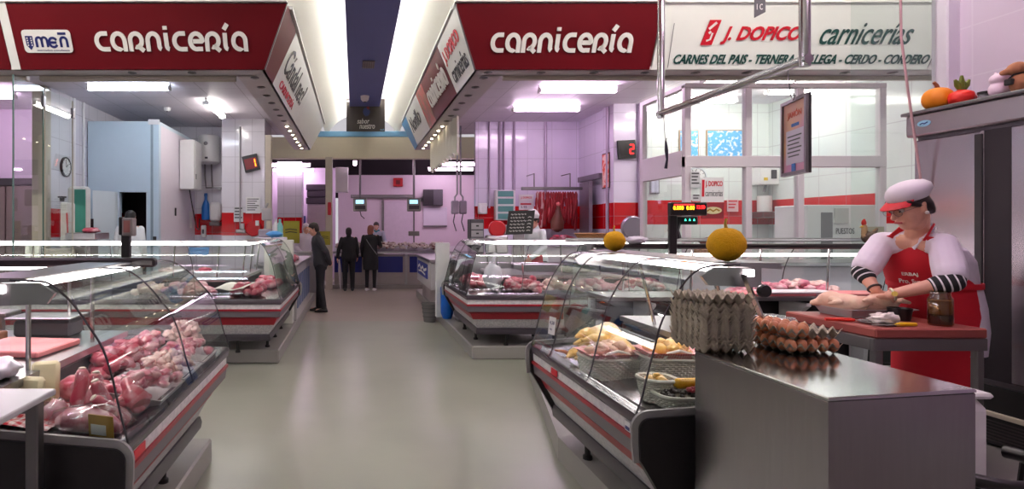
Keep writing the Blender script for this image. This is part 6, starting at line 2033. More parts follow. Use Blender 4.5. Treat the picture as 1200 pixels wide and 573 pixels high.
# notices on the office glass
o = sheet(821, 208, 848, 237, 7.25, WHITE, 'white paper sign with red and grey lettering on the office glass', 'paper_sign', cat='sign')
f = frame((P(821, 0, 7.25).x, 7.243, P(0, 237, 7.25).z), (1, 0, 0), (0, 0, 1))
m = MB(); text_into(m, f, 'J. DOPICO', w=.215, h=.085, at=(.055, .18), bold=.03, t=.002); m.ribbon([(.025, .07), (.03, .28)], .03, .002, f); m.build('red_print', LETR, o)
m = MB(); text_into(m, f, 'carnicerías', w=.215, h=.075, at=(.055, .075), t=.002); m.build('grey_print', LETK, o)
o = sheet(822, 237.5, 848, 256, 7.24, M('maroon notice', (150, 40, 50), .5, var=.1), 'maroon notice with a pale oval below the red and grey paper sign')
f = frame((P(822, 0, 7.24).x, 7.233, P(0, 256, 7.24).z), (1, 0, 0), (0, 0, 1))
m = MB(); m.loft([[f @ Vector((.14 + .11 * math.cos(k * PI / 10), .10 + .045 * math.sin(k * PI / 10), z)) for k in range(20)] for z in (0, .003)]); m.build('oval', M('cream oval', (232, 220, 170), .5), o)
m = MB(); f.translation += f.to_3x3() @ Vector((0, 0, .0035)); m.ribbon([(.06, .09), (.1, .115), (.14, .09), (.18, .115), (.22, .095)], .02, .001, f); m.build('oval_print', M('gold ink', (170, 130, 30), .5), o)
sheet(809, 201, 820, 220, 7.25, M('pale sheet'), 'small notice with a figure on the office glass left of the paper sign', lines=4)
sheet(811, 228, 820, 236, 7.25, M('pale sheet'), 'tiny notice on the office glass under the small one', lines=2)
sheet(852, 234, 865, 248, 10.06, M('pink sheet', (232, 190, 196), .5), 'pink notice on the red band of the office wall', lines=3, ink=LETR)
# ham pieces and packets behind the poultry case rail
a = P(838, 268, 6.9)
m = MB(); m.blob((a.x, 6.8, 1.42), (.24, .10, .08), .3, 2, 2, nu=26, nv=12)
tag(m.build('cured_shoulder', M('dark cured meat', (96, 44, 40), .4, var=.2), smooth=True, ang=180), 'dark cured shoulder lying below the maroon notice', 'ham')
a = P(833, 275, 6.6)
tag(MB().box(a.x - .15, a.x + .18, 6.52, 6.72, 1.22, 1.36, b=.01).build('carton_tray', M('brown carton', (150, 116, 92), .7)), 'brown carton under the dark cured shoulder', 'box')
t = thing('counter_shelf', 'pale shelf counter in front of the office glass', 'counter', (4.6, 6.75, .16))
tag(t, 'grey serving counter in front of the office glass holding the cured meat', 'counter')
MB().box(4.0, 6.5, 6.45, 7.2, 1.17, 1.215, b=.006).build('counter_top', STEEL, t)
MB().box(4.05, 6.45, 6.55, 7.15, .165, 1.168, b=.006).build('counter_body', PALE, t)
# steel top rail further back and small rooster
tag(MB().box(2.2, 5.4, 6.02, 6.08, 1.455, 1.495, b=.01).build('top_rail', STEEL), 'bright steel rail behind the long black one of the serving case', 'rail')
for x in (2.3, 3.7, 5.2):
    pass
a = P(1009, 272, 5.42)
t = thing('rooster_figurine', 'small toy rooster with red comb on the black rail left of the butcher', 'ornament', (a.x, 5.345, 1.456))
m = MB(); m.blob((a.x, 5.345, 1.511), (.06, .045, .055), .1, 2, 1, nu=18, nv=12); m.cap((a.x - .03, 5.345, 1.541), (a.x - .035, 5.345, 1.611), .028, .022)
m.cap((a.x + .03, 5.345, 1.521), (a.x + .08, 5.345, 1.591), .035, .012)
remesh(m, 'body', M('brown toy feather', (92, 70, 60), .7, col2=(190, 150, 110), thr=(.45, .55), vs=14), t, .006, 2)
m = MB(); m.blob((a.x - .038, 5.345, 1.646), (.022, .01, .035), .2, 3, 1); m.build('comb', M('red comb', (220, 40, 30), .6), t, smooth=True, ang=180)
MB().cap((a.x - .055, 5.345, 1.611), (a.x - .075, 5.345, 1.606), .010, .003).build('beak', M('yellow beak', (230, 180, 60), .5), t)
a = P(1026, 268, 5.42)
t = thing('photo_card', 'small greenish card with a yellow cup print behind the butcher', 'card', (a.x, 5.345, 1.456))
MB().box(a.x - .08, a.x + .09, 5.43, 5.437, 1.545, 1.611).build('card', M('pale green card', (186, 182, 160), .5, var=.08), t)
MB().box(a.x - .02, a.x + .035, 5.334, 5.339, 1.481, 1.561).build('yellow_print', M('yellow print', (226, 180, 60), .5), t)

# awning at the far end of the right stall
m = MB()
m.grid(lambda u, v: (1.63 + .035 * math.sin(u * 60), 9.3 + 3.2 * u, 3.40 - (.60 + .03 * math.sin(u * 60)) * v), 90, 6)
n = len(m.v); m.v += [(x + .01, y, z) for x, y, z in m.v]; m.f += [tuple(reversed([i + n for i in f])) for f in list(m.f)]
tag(m.build('awning', M('cream pleated cloth', (236, 232, 218), .7, var=.04), smooth=True, ang=180), 'cream pleated cloth awning hanging under the aisle side soffit of the right stall', 'awning')
# poster in the aisle, vent and camera on the blue band
a, c = P(406, 154, 12.8), P(451, 116, 12.8)
t = thing('hanging_poster', 'dark poster with white script hanging under the blue ceiling band', 'poster', (.2, 12.8, a.z))
MB().box(a.x, c.x, 12.8, 12.815, a.z, c.z).build('panel', M('dark brown poster', (62, 52, 50), .5, var=.15, vs=3), t)
f = frame((a.x, 12.797, a.z), (1, 0, 0), (0, 0, 1))
W, h = c.x - a.x, c.z - a.z
m = MB(); text_into(m, f, 'MERCADOS', w=W * .28, h=h * .06, at=(W * .02, h * .9), bold=.03, t=.002)
m.build('small_title', LETW, t); m = MB(); text_into(m, f, 'sabor', w=W * .32, h=h * .16, at=(W * .28, h * .24), shear=.2, bold=.01, t=.002); text_into(m, f, 'nuestro', w=W * .40, h=h * .15, at=(W * .34, h * .08), shear=.2, bold=.01, t=.002)
m.build('white_script', LETW, t)
m = MB(); m.blob(f @ Vector((W * .52, h * .60, .004)), (W * .09, .004, h * .13), .2, 3, 2); m.build('blue_print', M('dull blue ink', (62, 76, 130), .5), t)
m = MB(); m.blob(f @ Vector((W * .56, h * .72, .004)), (W * .04, .004, h * .05), .2, 3, 4); m.build('red_print', M('dull red ink', (150, 50, 40), .5), t)
m = MB(); text_into(m, f, 'mcñ', w=W * .1, h=h * .05, at=(W * .88, h * .03), t=.002); m.build('logo', M('pale blue ink', (120, 190, 236), .5), t)
for x in (a.x + .1, c.x - .1):
    MB().tube([(x, 12.807, c.z), (x, 12.807, 4.28)], .004, 6).build('wire', STEEL_D, t)
y = 2.68 * F / (CY - 75)
t = thing('ceiling_vent', 'square slatted vent in the blue ceiling band', 'vent', (.2, y, 4.27))
MB().box(.12, .32, y - .2, y + .2, 4.262, 4.279, b=.004).build('frame', M('brown vent frame', (120, 108, 116), .5), t)
for k in range(5):
    MB().box(.135 + k * .036, .15 + k * .036, y - .18, y + .18, 4.254, 4.262).build('slat', M('grey vent slat', (150, 140, 146), .5), t)
t = thing('ceiling_camera', 'small white dome camera under the blue ceiling band', 'camera', (.2, 11.6, 4.2))
MB().lathe([(.001, 4.16), (.05, 4.17), (.08, 4.21), (.085, 4.26), (.09, 4.279), (.001, 4.279)], (.2, 11.8, 0), 20).build('dome', M('pale pink dome', (206, 186, 196), .4), t, smooth=True)
MB().lathe([(.001, 4.15), (.03, 4.155), (.03, 4.17), (.001, 4.17)], (.2, 11.8, 0), 14).build('lens', BLACK, t)
t = thing('smoke_detector', 'white smoke detector on the left stall ceiling', 'smoke detector', (-3.5, 10.1, 3.72))
px_ = P(196, 128, 10.4)
MB().lathe([(.001, 3.69), (.04, 3.69), (.06, 3.71), (.065, 3.755), (.001, 3.758)], (px_.x, 10.4, 0), 20).build('detector_body', WHITE, t, smooth=True)
MB().lathe([(.001, 3.68), (.015, 3.68), (.02, 3.692), (.001, 3.692)], (px_.x, 10.4, 0), 12).build('grey_tip', DARK, t)

# ================================================================== fish stall at the back
YB = 15.4
t = thing('fish_counter', 'long steel fish counter with dark blue panels at the end of the aisle', 'counter', (1, YB, 0))
MB().box(-.55, 3.0, YB + .02, YB + .9, .1, .86).build('counter_body', M('steel counter body', (168, 158, 156), .4, .4, var=.05), t)
for xa_, xb_ in ((P(392, 0, YB).x, P(408, 0, YB).x), (P(410, 0, YB).x, P(424, 0, YB).x), (P(443, 0, YB).x, P(472, 0, YB).x), (P(480, 0, YB).x, P(491, 0, YB).x)):
    MB().box(xa_, xb_, YB, YB + .018, .42, .84).build('blue_panel', M('navy counter panel', (16, 30, 120), .35), t)
for px in (441, 476, 494):
    x = P(px, 0, YB).x
    MB().box(x - .03, x + .03, YB - .01, YB + .018, .1, .9).build('steel_post', STEEL, t)
MB().prism([(YB - .12, .92), (YB - .12, .98), (YB + .85, 1.10), (YB + .85, .93)], 'x', -.58, 3.05).build('counter_top', STEEL, t)
m = MB()
rn = random.Random(5)
for i in range(260):
    x = rn.uniform(-.5, 2.4); q = rn.random()
    m.blob((x, YB - .02 + .8 * q, 1.05 + .12 * q + rn.uniform(0, .03)), (rn.uniform(.03, .07), .035, .028), .3, 2, i, nu=8, nv=5)
o = m.build('fish_display', M('mixed fish and shellfish', (206, 190, 178), .35, col2=(110, 60, 54), thr=(.5, .6), vs=7), smooth=True, ang=180)
tag(o, 'spread of fish and shellfish lying on the long steel counter', 'fish', kind='stuff')
for i, px in enumerate((422, 485)):
    Y = 15.9
    x = P(px, 0, Y).x; z = P(0, 240, Y).z
    t = thing('hanging_scale', ('hanging grey scale with pale blue screen above the two customers', 'hanging grey scale with pale blue screen at the right of the fish counter')[i], 'scale', (x, Y, z))
    MB().tube([(x, Y, z + .18), (x, Y, 3.9)], .03, 8).build('pole', STEEL_D, t, smooth=True)
    hd = MB().box(x - .19, x + .19, Y - .05, Y + .05, z - .18, z + .18, b=.02).build('scale_body', M('grey scale shell', (150, 146, 140), .4), t)
    MB().box(x - .12, x + .1, Y - .058, Y - .051, z + .03, z + .13).build('screen', emis('pale blue screen', (150, 210, 255), 1.5), hd)
    MB().box(x - .14, x + .14, Y - .057, Y - .051, z - .12, z - .02).build('keypad', DARK, hd)
    if i:
        MB().box(x - .02, x + .02, Y - .02, Y + .02, 1.2, z - .18).build('lower_pole', STEEL_D, t)
        MB().box(x - .15, x + .15, Y - .05, Y + .05, z - .85, z - .72, b=.01).build('hook_plate', M('grey scale shell'), t)
    else:
        MB().tube([(x, Y, z - .18), (x + .03, Y, z - .3), (x + .12, Y, z - .38)], .012, 6).build('cable', BLACK, t)
YW = 18.97
def wbox(px0, py0, px1, py1, Y, dy, mat, b=.01):
    a, c = P(px0, py1, Y), P(px1, py0, Y)
    return MB().box(a.x, c.x, Y, Y + dy, a.z, c.z, b=b)
t = thing('red_box', 'red square alarm box on the white wall of the fish stall', 'alarm', tuple(P(466, 213, YW)))
wbox(461, 208.5, 472, 218.5, YW - .1, .1, None).build('box_body', M('red alarm box', (196, 10, 30), .4), t)
wbox(464, 211, 469, 216, YW - .11, .01, None).build('dark_center', M('dark red centre', (110, 6, 16), .4), t)
t = thing('wall_monitor', 'dark monitor on the fish stall wall', 'monitor', tuple(P(507, 231, YW)))
wbox(496, 222, 519, 241, YW - .2, .06, None).build('screen', M('dark monitor', (44, 38, 44), .3), t)
wbox(508, 222.5, 519, 240.5, YW - .21, .01, None).build('grey_half', M('dark grey half', (84, 80, 88), .35), t)
wbox(489, 232, 497, 236, YW - .14, .14, None).build('arm', BLACK, t)
wbox(393, 196, 408, 225, 16.6, .35, None).build('hanging_cabinet', WHITE)
tag(bpy.data.objects['hanging_cabinet'], 'white wall cabinet hanging left in the fish stall', 'cabinet')
t = thing('sliding_door', 'pale sliding cold room door with a steel track in the fish stall', 'door', tuple(P(470, 260, YW)))
wbox(450, 236, 485, 323.5, YW - .04, .03, None).build('leaf', M('pale lilac door', (230, 214, 228), .35), t)
wbox(411, 228, 486, 232, YW - .1, .06, None).build('track', STEEL_D, t)
wbox(447.5, 234, 450, 323.5, YW - .06, .05, None).build('edge_profile', STEEL_D, t)
t = thing('whiteboard', 'white board below the monitor on the fish stall wall', 'whiteboard', tuple(P(509, 254, YW)))
wbox(496, 243, 524, 265, YW - .03, .02, None).build('board', PALE, t)
wbox(496, 264, 524, 266, YW - .05, .04, None).build('tray_rail', STEEL, t)
# back left stall things
t = thing('crate_stack', 'stack of dark crates on top of a grey fridge in the back left stall', 'crate', tuple(P(372, 240, 17.4)))
for k, (a_, b_) in enumerate(((216, 223), (223.5, 231), (231.5, 239))):
    wbox(358.5 + k % 2, a_, 383, b_, 17.3, .4, None, .02).build('crate', M('dark violet crate', (84, 72, 86), .5), t)
t = thing('steel_fridge', 'grey steel fridge in the back left stall', 'refrigerator', tuple(P(372, 335, 17.4)))
a, c = P(360, 0, 17.3), P(384, 239.5, 17.3)
MB().box(a.x, c.x, 17.3, 17.9, .02, c.z, b=.01).build('fridge_body', M('mauve steel', (176, 158, 170), .35, .4), t)
MB().box(a.x + .03, c.x - .03, 17.285, 17.3, .15, c.z - .04, b=.006).build('door', M('mauve steel door', (186, 168, 180), .35, .4), t)
MB().box(c.x - .08, c.x - .05, 17.26, 17.285, 1.2, 1.6).build('handle', STEEL, t)
a, c = P(329, 281, 17.2), P(358, 253, 17.2)
tag(wbox(329, 253, 358, 285, 18.34, .05, None).build('blue_panel_board', M('blue wall board', (46, 70, 130), .5, var=.08)), 'blue board on the wall of the back left stall', 'board')
a = P(383, 240, 14.85)
tag(wbox(384, 237, 388.0, 252, 14.8, .08, None, .01).build('fire_extinguisher_sign', M('red tag plate', (200, 20, 40), .4)), 'narrow red plate on the beige post in front of the back stalls', 'sign')
# scales on the right at the rear corner of the right stall
for i, px in enumerate((533, 542.5)):
    Y = 12.2
    x = P(px, 0, Y).x; z = P(0, 243, Y).z
    t = thing('hanging_scale', ('left of two grey boxes on tubes behind the right rear case', 'right of two grey boxes on tubes behind the right rear case')[i], 'scale', (x, Y, z))
    MB().tube([(x, Y, z + .12), (x, Y, z + .22), (x + (.05 if i == 0 else -.05), Y, z + .28), (x + (.05 if i == 0 else -.05), Y, 3.74)], .02, 8).build('pole', STEEL, t, smooth=True)
    MB().box(x - .075, x + .075, Y - .06, Y + .06, z - .14, z + .14, b=.02).build('scale_body', M('lilac grey shell', (156, 144, 158), .4), t)
    MB().tube([(x, Y, z - .14), (x - .03, Y, z - .3), (x + .03, Y, z - .5)], .012, 6).build('cable', DARK, t, smooth=True)
# scale and bottles clutter at the left stall corner
a = P(313, 262, 9.6)
t = thing('counter_scale', 'grey counter scale with a tube arm at the rear end of the left rear case', 'scale', (a.x, 9.4, 1.2))
MB().box(a.x - .1, a.x + .14, 9.3, 9.5, 1.45, 1.58, b=.02).build('scale_body', M('lilac grey shell'), t)
MB().tube([(a.x, 9.4, 1.58), (a.x, 9.4, 1.9), (a.x + .04, 9.4, 2.0)], .018, 8).build('arm', STEEL, t)
MB().box(a.x - .05, a.x + .12, 9.34, 9.42, 1.72, 1.92, b=.015).build('head', M('pale grey head', (190, 184, 186), .4), t)
MB().box(a.x - .14, a.x + .34, 9.2, 9.55, 1.047, 1.449, b=.01).build('pedestal', PALE, t)
for i, (px, col, lb) in enumerate(((322, (226, 220, 226), 'white bottle beside the counter scale at the left rear case'), (327, (120, 190, 190), 'teal bottle beside the counter scale'))):
    a = P(px, 275, 9.2)
    tag(MB().lathe([(.001, 1.455), (.05, 1.455), (.052, 1.62), (.03, 1.68), (.02, 1.69), (.02, 1.74), (.001, 1.745)], (a.x, 9.3, 0), 16).build('bottle', M('bottle %d' % i, col, .4), smooth=True), lb, 'bottle')
# ================================================================== people
SKIN = M('skin', (226, 168, 146), .5, var=.05, vs=14)
HAIR_D = M('dark brown hair', (44, 30, 28), .5, var=.2, vs=30)


def head(mb, c, f, up, s=1.0):
    c, f, up = Vector(c), Vector(f).normalized(), Vector(up).normalized()
    r = f.cross(up).normalized(); up = r.cross(f).normalized()
    pr = [(-.118, .020, .018, .052), (-.103, .040, .042, .040), (-.07, .055, .068, .020), (-.03, .065, .086, .005), (.02, .073, .097, -.004), (.06, .072, .094, -.008), (.092, .058, .074, -.012), (.113, .032, .042, -.014), (.119, .008, .01, -.014)]
    mb.ell([(c + up * z * s + f * o * s, r * w * s, f * d * s) for z, w, d, o in pr], 22)
    mb.cap(c + f * .088 * s + up * .012 * s, c + f * .112 * s - up * .028 * s, .009 * s, .015 * s, 10)
    mb.cap(c + f * .082 * s + up * .03 * s - r * .04 * s, c + f * .082 * s + up * .03 * s + r * .04 * s, .012 * s, .012 * s, 8)
    mb.cap(c + f * .086 * s - up * .062 * s - r * .02 * s, c + f * .086 * s - up * .062 * s + r * .02 * s, .010 * s, .010 * s, 8)
    for q in (-1, 1):
        mb.cap(c + f * .058 * s - up * .035 * s + r * q * .04 * s, c + f * .05 * s - up * .06 * s + r * q * .035 * s, .026 * s, .022 * s, 10)
        mb.cap(c + r * q * .073 * s + up * .015 * s - f * .012 * s, c + r * q * .073 * s - up * .022 * s - f * .004 * s, .013 * s, .010 * s, 8)
    return r, f, up


def face_parts(c, r, f, up, t, s=1.0, lips=True):
    for q in (-1, 1):
        e = MB().blob(c + f * .083 * s + up * .008 * s + r * q * .032 * s, .0125 * s, 0, 1, 1, nu=12, nv=8).build('eye', WHITE, t, smooth=True, ang=180)
        MB().blob(c + f * .0945 * s + up * .005 * s + r * q * .032 * s, .005 * s, 0, 1, 1, nu=8, nv=6).build('iris', HAIR_D, e, smooth=True, ang=180)
    if lips:
        m = MB(); m.cap(c + f * .096 * s - up * .062 * s - r * .019 * s, c + f * .096 * s - up * .062 * s + r * .019 * s, .0055 * s, .0055 * s, 8)
        m.build('lips', M('lips', (176, 70, 74), .4), t, smooth=True)


def hand(mb, w, d, n, side, s=1.0, curl=.5):
    w, d, n = Vector(w), Vector(d).normalized(), Vector(n)
    n = (n - d * n.dot(d)).normalized()
    l = d.cross(n).normalized() * side
    mb.ell([(w - d * .01 * s, l * .026 * s, n * .021 * s), (w + d * .03 * s, l * .038 * s, n * .018 * s), (w + d * .07 * s, l * .043 * s, n * .015 * s), (w + d * .092 * s, l * .040 * s, n * .011 * s)], 14)
    for i, L in enumerate((.072, .080, .074, .058)):
        p = w + d * (.084 - .004 * abs(i - 1)) * s + l * (.033 - .022 * i) * s
        a = 0
        rr = .0098 * s
        for k, fr_ in enumerate((.45, .32, .23)):
            a += curl * (.55, .75, .55)[k]
            q = p + (d * math.cos(a) + n * math.sin(a)) * L * fr_ * s * 1.05
            mb.cap(p, q, rr, rr * .9, 8)
            p = q; rr *= .9
    p = w + d * .025 * s + l * .030 * s
    q = p + (d * .62 + l * .62 + n * .3).normalized() * .045 * s
    mb.cap(p, q, .014 * s, .011 * s, 8)
    mb.cap(q, q + (d * .85 + l * .1 + n * .4).normalized() * .034 * s, .011 * s, .008 * s, 8)


def person(label, loc, rz, h, pose=None, cloth=None, name='person', vox=.013):
    """a clothed standing figure; local y is forward"""
    t = thing(name, label, 'person', loc, rz)
    k = h / 1.70
    X = Matrix.Translation(loc) @ Matrix.Rotation(rz, 4, 'Z') @ Matrix.Scale(k, 4)
    J = dict(hip=(.095, 0, .90), knee=(.10, .01, .49), ankle=(.10, -.02, .09), shoulder=(.185, 0, 1.40), elbow=(.235, -.03, 1.13), wrist=(.225, .05, .90),
             hd=(0, .02, 1.585), neck=(0, -.01, 1.45), hf=(0, 1, -.05))
    L, Rr = dict(J), dict(J)
    lean = 0.0
    if pose:
        for q, v in pose.items():
            if q.startswith('L_'): L[q[2:]] = v
            elif q.startswith('R_'): Rr[q[2:]] = v
            elif q == 'lean': lean = v
            else: J[q] = v; L[q] = v; Rr[q] = v
    c = cloth or {}
    sk = lambda p, z0=.9: Vector((p[0], p[1] + lean * max(0, p[2] - z0), p[2]))
    S = lambda d, q, sd: sk((d[q][0] * sd, d[q][1], d[q][2]))
    fat = c.get('fat', 1.0)

    def torso(m, g, z0=.82):
        rings = [(.78, .12, .10), (.86, .165, .115), (.95, .17, .118), (1.06, .145, .105), (1.20, .158, .112), (1.32, .175, .112), (1.40, .155, .09), (1.445, .07, .06)]
        m.ell([(sk((0, -.005, z)), Vector((a * fat + g, 0, 0)), Vector((0, b * fat + g, 0))) for z, a, b in rings if z >= z0], 22)

    def limb(m, d, sd, keys, radii, g=0.0):
        for a, b, r0, r1 in zip(keys, keys[1:], radii, radii[1:]):
            m.cap(S(d, a, sd), S(d, b, sd), r0 + g, r1 + g)
    m = MB(); m.X = X
    r, f, up = head(m, sk(J['hd']), J['hf'], (0, .02, 1))
    m.cap(sk(J['neck']), sk(J['hd']) - Vector((0, .015, .06)), .056, .052)
    torso(m, 0)
    for d, sd in ((Rr, 1), (L, -1)):
        m.cap(sk((.06 * sd, -.01, 1.40)), S(d, 'shoulder', sd), .055, .056)
        limb(m, d, sd, ('shoulder', 'elbow', 'wrist'), (.052, .042, .029))
        limb(m, d, sd, ('hip', 'knee', 'ankle'), (.085, .055, .040))
        m.cap(S(d, 'ankle', sd) - Vector((0, .03, .045)), S(d, 'ankle', sd) + Vector((0, .13, -.055)), .036, .03)
        wv = S(d, 'wrist', sd) - S(d, 'elbow', sd)
        hand(m, S(d, 'wrist', sd), d.get('hand', wv), d.get('palm', (-sd, .1, 0)), -sd if False else sd * -1, 1.0, .45)
    remesh(m, 'body', c.get('skin', SKIN), t, vox * .75 * k, 2)
    hc = X @ sk(J['hd'])
    rot = X.to_3x3().normalized()
    if c.get('face', True):
        face_parts(hc, rot @ r, rot @ f, rot @ up, t, k)
    m = MB(); m.X = X
    hcl = sk(J['hd'])
    hl = c.get('hair', (.0, 1.0))
    m.ell([(hcl + up * z - f * o, r * w, f * d) for z, w, d, o in ((-.10 - hl[0], .055, .05, .045), (-.06 - hl[0], .075, .062, .045), (-.02, .083, .076, .036), (.03, .084, .094, .020), (.07, .081, .098, .014), (.10, .066, .080, .012), (.124, .036, .045, .012), (.130, .006, .008, .012))], 20)
    if c.get('hairmat'):
        remesh(m, 'hair', c['hairmat'], t, vox * .8 * k, 2)
    # trousers
    m = MB(); m.X = X
    m.ell([(sk((0, -.005, z)), Vector((a, 0, 0)), Vector((0, b, 0))) for z, a, b in ((.80, .15, .115), (.88, .178, .128), (.97, .175, .125), (1.02, .16, .118))], 20)
    for d, sd in ((Rr, 1), (L, -1)):
        limb(m, d, sd, ('hip', 'knee', 'ankle'), c.get('legr', (.098, .072, .058)))
    remesh(m, 'trousers', c.get('legs', BLACKCLOTH), t, vox * k, 3)
    for d, sd in ((Rr, 1), (L, -1)):
        m = MB(); m.X = X
        a = S(d, 'ankle', sd)
        fl = a.z - .09
        m.ell([(a + Vector((0, -.075, -.07)), Vector((.025, 0, 0)), Vector((0, 0, .018))), (a + Vector((0, -.06, -.05)), Vector((.042, 0, 0)), Vector((0, 0, .039))), (a + Vector((0, .03, -.048)), Vector((.046, 0, 0)), Vector((0, 0, .041))), (a + Vector((0, .12, -.062)), Vector((.045, 0, 0)), Vector((0, 0, .027))), (a + Vector((0, .175, -.07)), Vector((.025, 0, 0)), Vector((0, 0, .016)))], 14)
        m.build('shoe', c.get('shoes', BLACK), t, smooth=True)
    # jacket or coat
    m = MB(); m.X = X
    torso(m, .022, c.get('hem', .84))
    if c.get('skirt'):
        m.ell([(sk((0, -.005, z)), Vector((a, 0, 0)), Vector((0, b, 0))) for z, a, b in ((c['skirt'], .20, .165), (.75, .205, .16), (.95, .195, .145), (1.06, .17, .13))], 22)
    for d, sd in ((Rr, 1), (L, -1)):
        m.cap(sk((.06 * sd, -.01, 1.395)), S(d, 'shoulder', sd) - Vector((.015 * sd, 0, .01)), .066, .062)
        limb(m, d, sd, ('shoulder', 'elbow', 'wrist'), (.060, .054, .042))
    m.cap(sk((0, -.012, 1.42)), sk((0, -.01, 1.475)), .075, .064)
    remesh(m, 'jacket', c.get('top', BLACKCLOTH), t, vox * k, 3)
    return t, X


BLACKCLOTH = M('black cloth', (30, 28, 32), .85, var=.12, vs=10)
CHAR = M('charcoal jacket', (52, 50, 56), .8, var=.1, vs=10)
WCOAT = M('white work coat', (226, 214, 226), .8, var=.05, vs=6, bump=.2, bs=10)

# the man looking at the left counter, hands behind his back
person('man in charcoal jacket and black trousers standing in the aisle, hands behind his back', (-.66, 11.1, 0), PI / 2 + .1, 1.70,
       dict(lean=.12, hd=(0, .05, 1.575), hf=(0, 1, -.35), R_elbow=(.26, -.13, 1.15), R_wrist=(.10, -.17, .94), L_elbow=(.26, -.13, 1.15), L_wrist=(.08, -.18, .92), L_hand=(.8, -.3, -.4), R_hand=(-.8, -.3, -.4), R_ankle=(.10, .03, .09), L_ankle=(.10, -.06, .09)),
       dict(top=CHAR, hairmat=HAIR_D, hair=(-.03, 1)))
# two customers at the fish counter
person('woman with dark short hair in black jacket and trousers at the fish counter', (-.16, 14.75, 0), .05, 1.60, dict(R_wrist=(.24, .06, .92), L_elbow=(.27, -.02, 1.12), L_wrist=(.30, .05, .90)), dict(hairmat=HAIR_D, face=False, fat=1.1))
t, X = person('woman with reddish hair in knee length black coat and white shoes at the fish counter', (.40, 14.75, 0), -.25, 1.66,
              dict(R_elbow=(.24, .10, 1.16), R_wrist=(.14, .30, 1.22), hf=(.25, 1, -.1)), dict(hairmat=M('reddish hair', (150, 84, 66), .55, var=.15), skirt=.55, shoes=WHITE, hair=(.03, 1), legr=(.08, .058, .045)))
m = MB(); m.X = X; m.tube([(-.16, -.02, 1.45), (-.06, -.145, 1.30), (.08, -.155, 1.10), (.19, -.10, .95)], .010, 6)
m.build('bag_strap', M('grey bag strap', (130, 126, 132), .6), t, smooth=True)
t = thing('umbrella', 'furled pale umbrella held at the side of the dark haired customer', 'umbrella', (-.37, 14.72, 0))
MB().tube([(-.36, 14.74, .03), (-.37, 14.74, .1), (-.385, 14.74, .5), (-.40, 14.74, .80)], [.008, .02, .04, .018], 10).build('canopy', M('pale umbrella cloth', (196, 188, 196), .6, var=.06), t, smooth=True)
MB().tube([(-.40, 14.74, .80), (-.405, 14.74, .90), (-.43, 14.74, .93), (-.45, 14.74, .90)], .012, 8).build('handle', BLACK, t, smooth=True)
# seller
t, X = person('fish seller in white sleeves and dark apron with teal scarf behind the long counter', (.62, 16.75, .1), PI - .1, 1.66, dict(lean=.15, hf=(0, 1, -.4), R_elbow=(.25, .05, 1.14), R_wrist=(.24, .22, 1.02), L_elbow=(.26, .08, 1.14), L_wrist=(.30, .26, 1.02)), dict(top=M('white blue sleeves', (206, 206, 224), .7, var=.04), hairmat=HAIR_D))
m = MB(); m.X = X
m.grid(lambda u, v: (.17 * math.sin((u - .5) * 2.4) * 1.1, .16 * math.cos((u - .5) * 2.4) + .15 * max(0, 1.30 - .65 * v - .9), 1.30 - .65 * v), 16, 8)
m.build('apron', BLACKCLOTH, t, smooth=True)
m = MB(); m.X = X; m.tube([(-.08, .10, 1.46), (0, .17, 1.42), (.08, .10, 1.46), (.05, -.0, 1.47), (-.05, -.0, 1.47)], .028, 8, closed=True); m.build('scarf', M('teal scarf', (50, 150, 160), .7, var=.1), t, smooth=True)
# worker in white at the back left
person('worker in pinkish white coat and white cap bending behind the olive notice', (-1.22, 13.95, .02), PI + .6, 1.68, dict(lean=.1, hf=(0, 1, -.3), R_wrist=(.2, .25, 1.0), L_wrist=(.2, .25, 1.0)), dict(top=WCOAT, hairmat=M('white cap cloth', (226, 216, 224), .8), skirt=.6, legs=WCOAT))
# worker entering the cold room
person('dark haired worker in white coat seen from behind at the open cold room door', (P(152, 0, 9.6).x, 9.62, .16), -.1, 1.72, None, dict(top=M('clean white coat', (232, 236, 238), .8, var=.03), hairmat=M('grey black hair', (40, 38, 40), .5, var=.2), face=False, skirt=.6, legs=WCOAT))
# butcher of the right rear stall
t, X = person('butcher in white cap and short white sleeves working beside the chalkboard', (P(631, 0, 9.75).x, 9.75, .16), PI / 2 + .35, 1.66,
              dict(lean=.12, hf=(0, 1, -.45), R_elbow=(.24, .06, 1.14), R_wrist=(.16, .28, 1.0), L_elbow=(.25, .05, 1.14), L_wrist=(.20, .28, .98)), dict(top=M('clean white coat'), hairmat=HAIR_D, hair=(-.05, 1)))
c = X @ Vector((0, .125, 1.70))
m = MB(); m.ell([((c.x, c.y, c.z - .06), (.10, 0, 0), (0, .11, 0)), ((c.x, c.y, c.z - .0), (.115, 0, 0), (0, .12, 0)), ((c.x, c.y, c.z + .05), (.09, 0, 0), (0, .09, 0)), ((c.x, c.y, c.z + .09), (.05, 0, 0), (0, .05, 0)), ((c.x, c.y, c.z + .10), (.01, 0, 0), (0, .01, 0))], 20)
m.build('cap', WHITE, t, smooth=True)
m = MB(); m.X = X
m.grid(lambda u, v: (.19 * math.sin((u - .5) * 2.6), .17 * math.cos((u - .5) * 2.6) + .12 * max(0, 1.02 - .5 * v - .9), 1.02 - .5 * v), 14, 6); m.build('apron', M('red apron', (200, 14, 38), .75, var=.06), t, smooth=True)

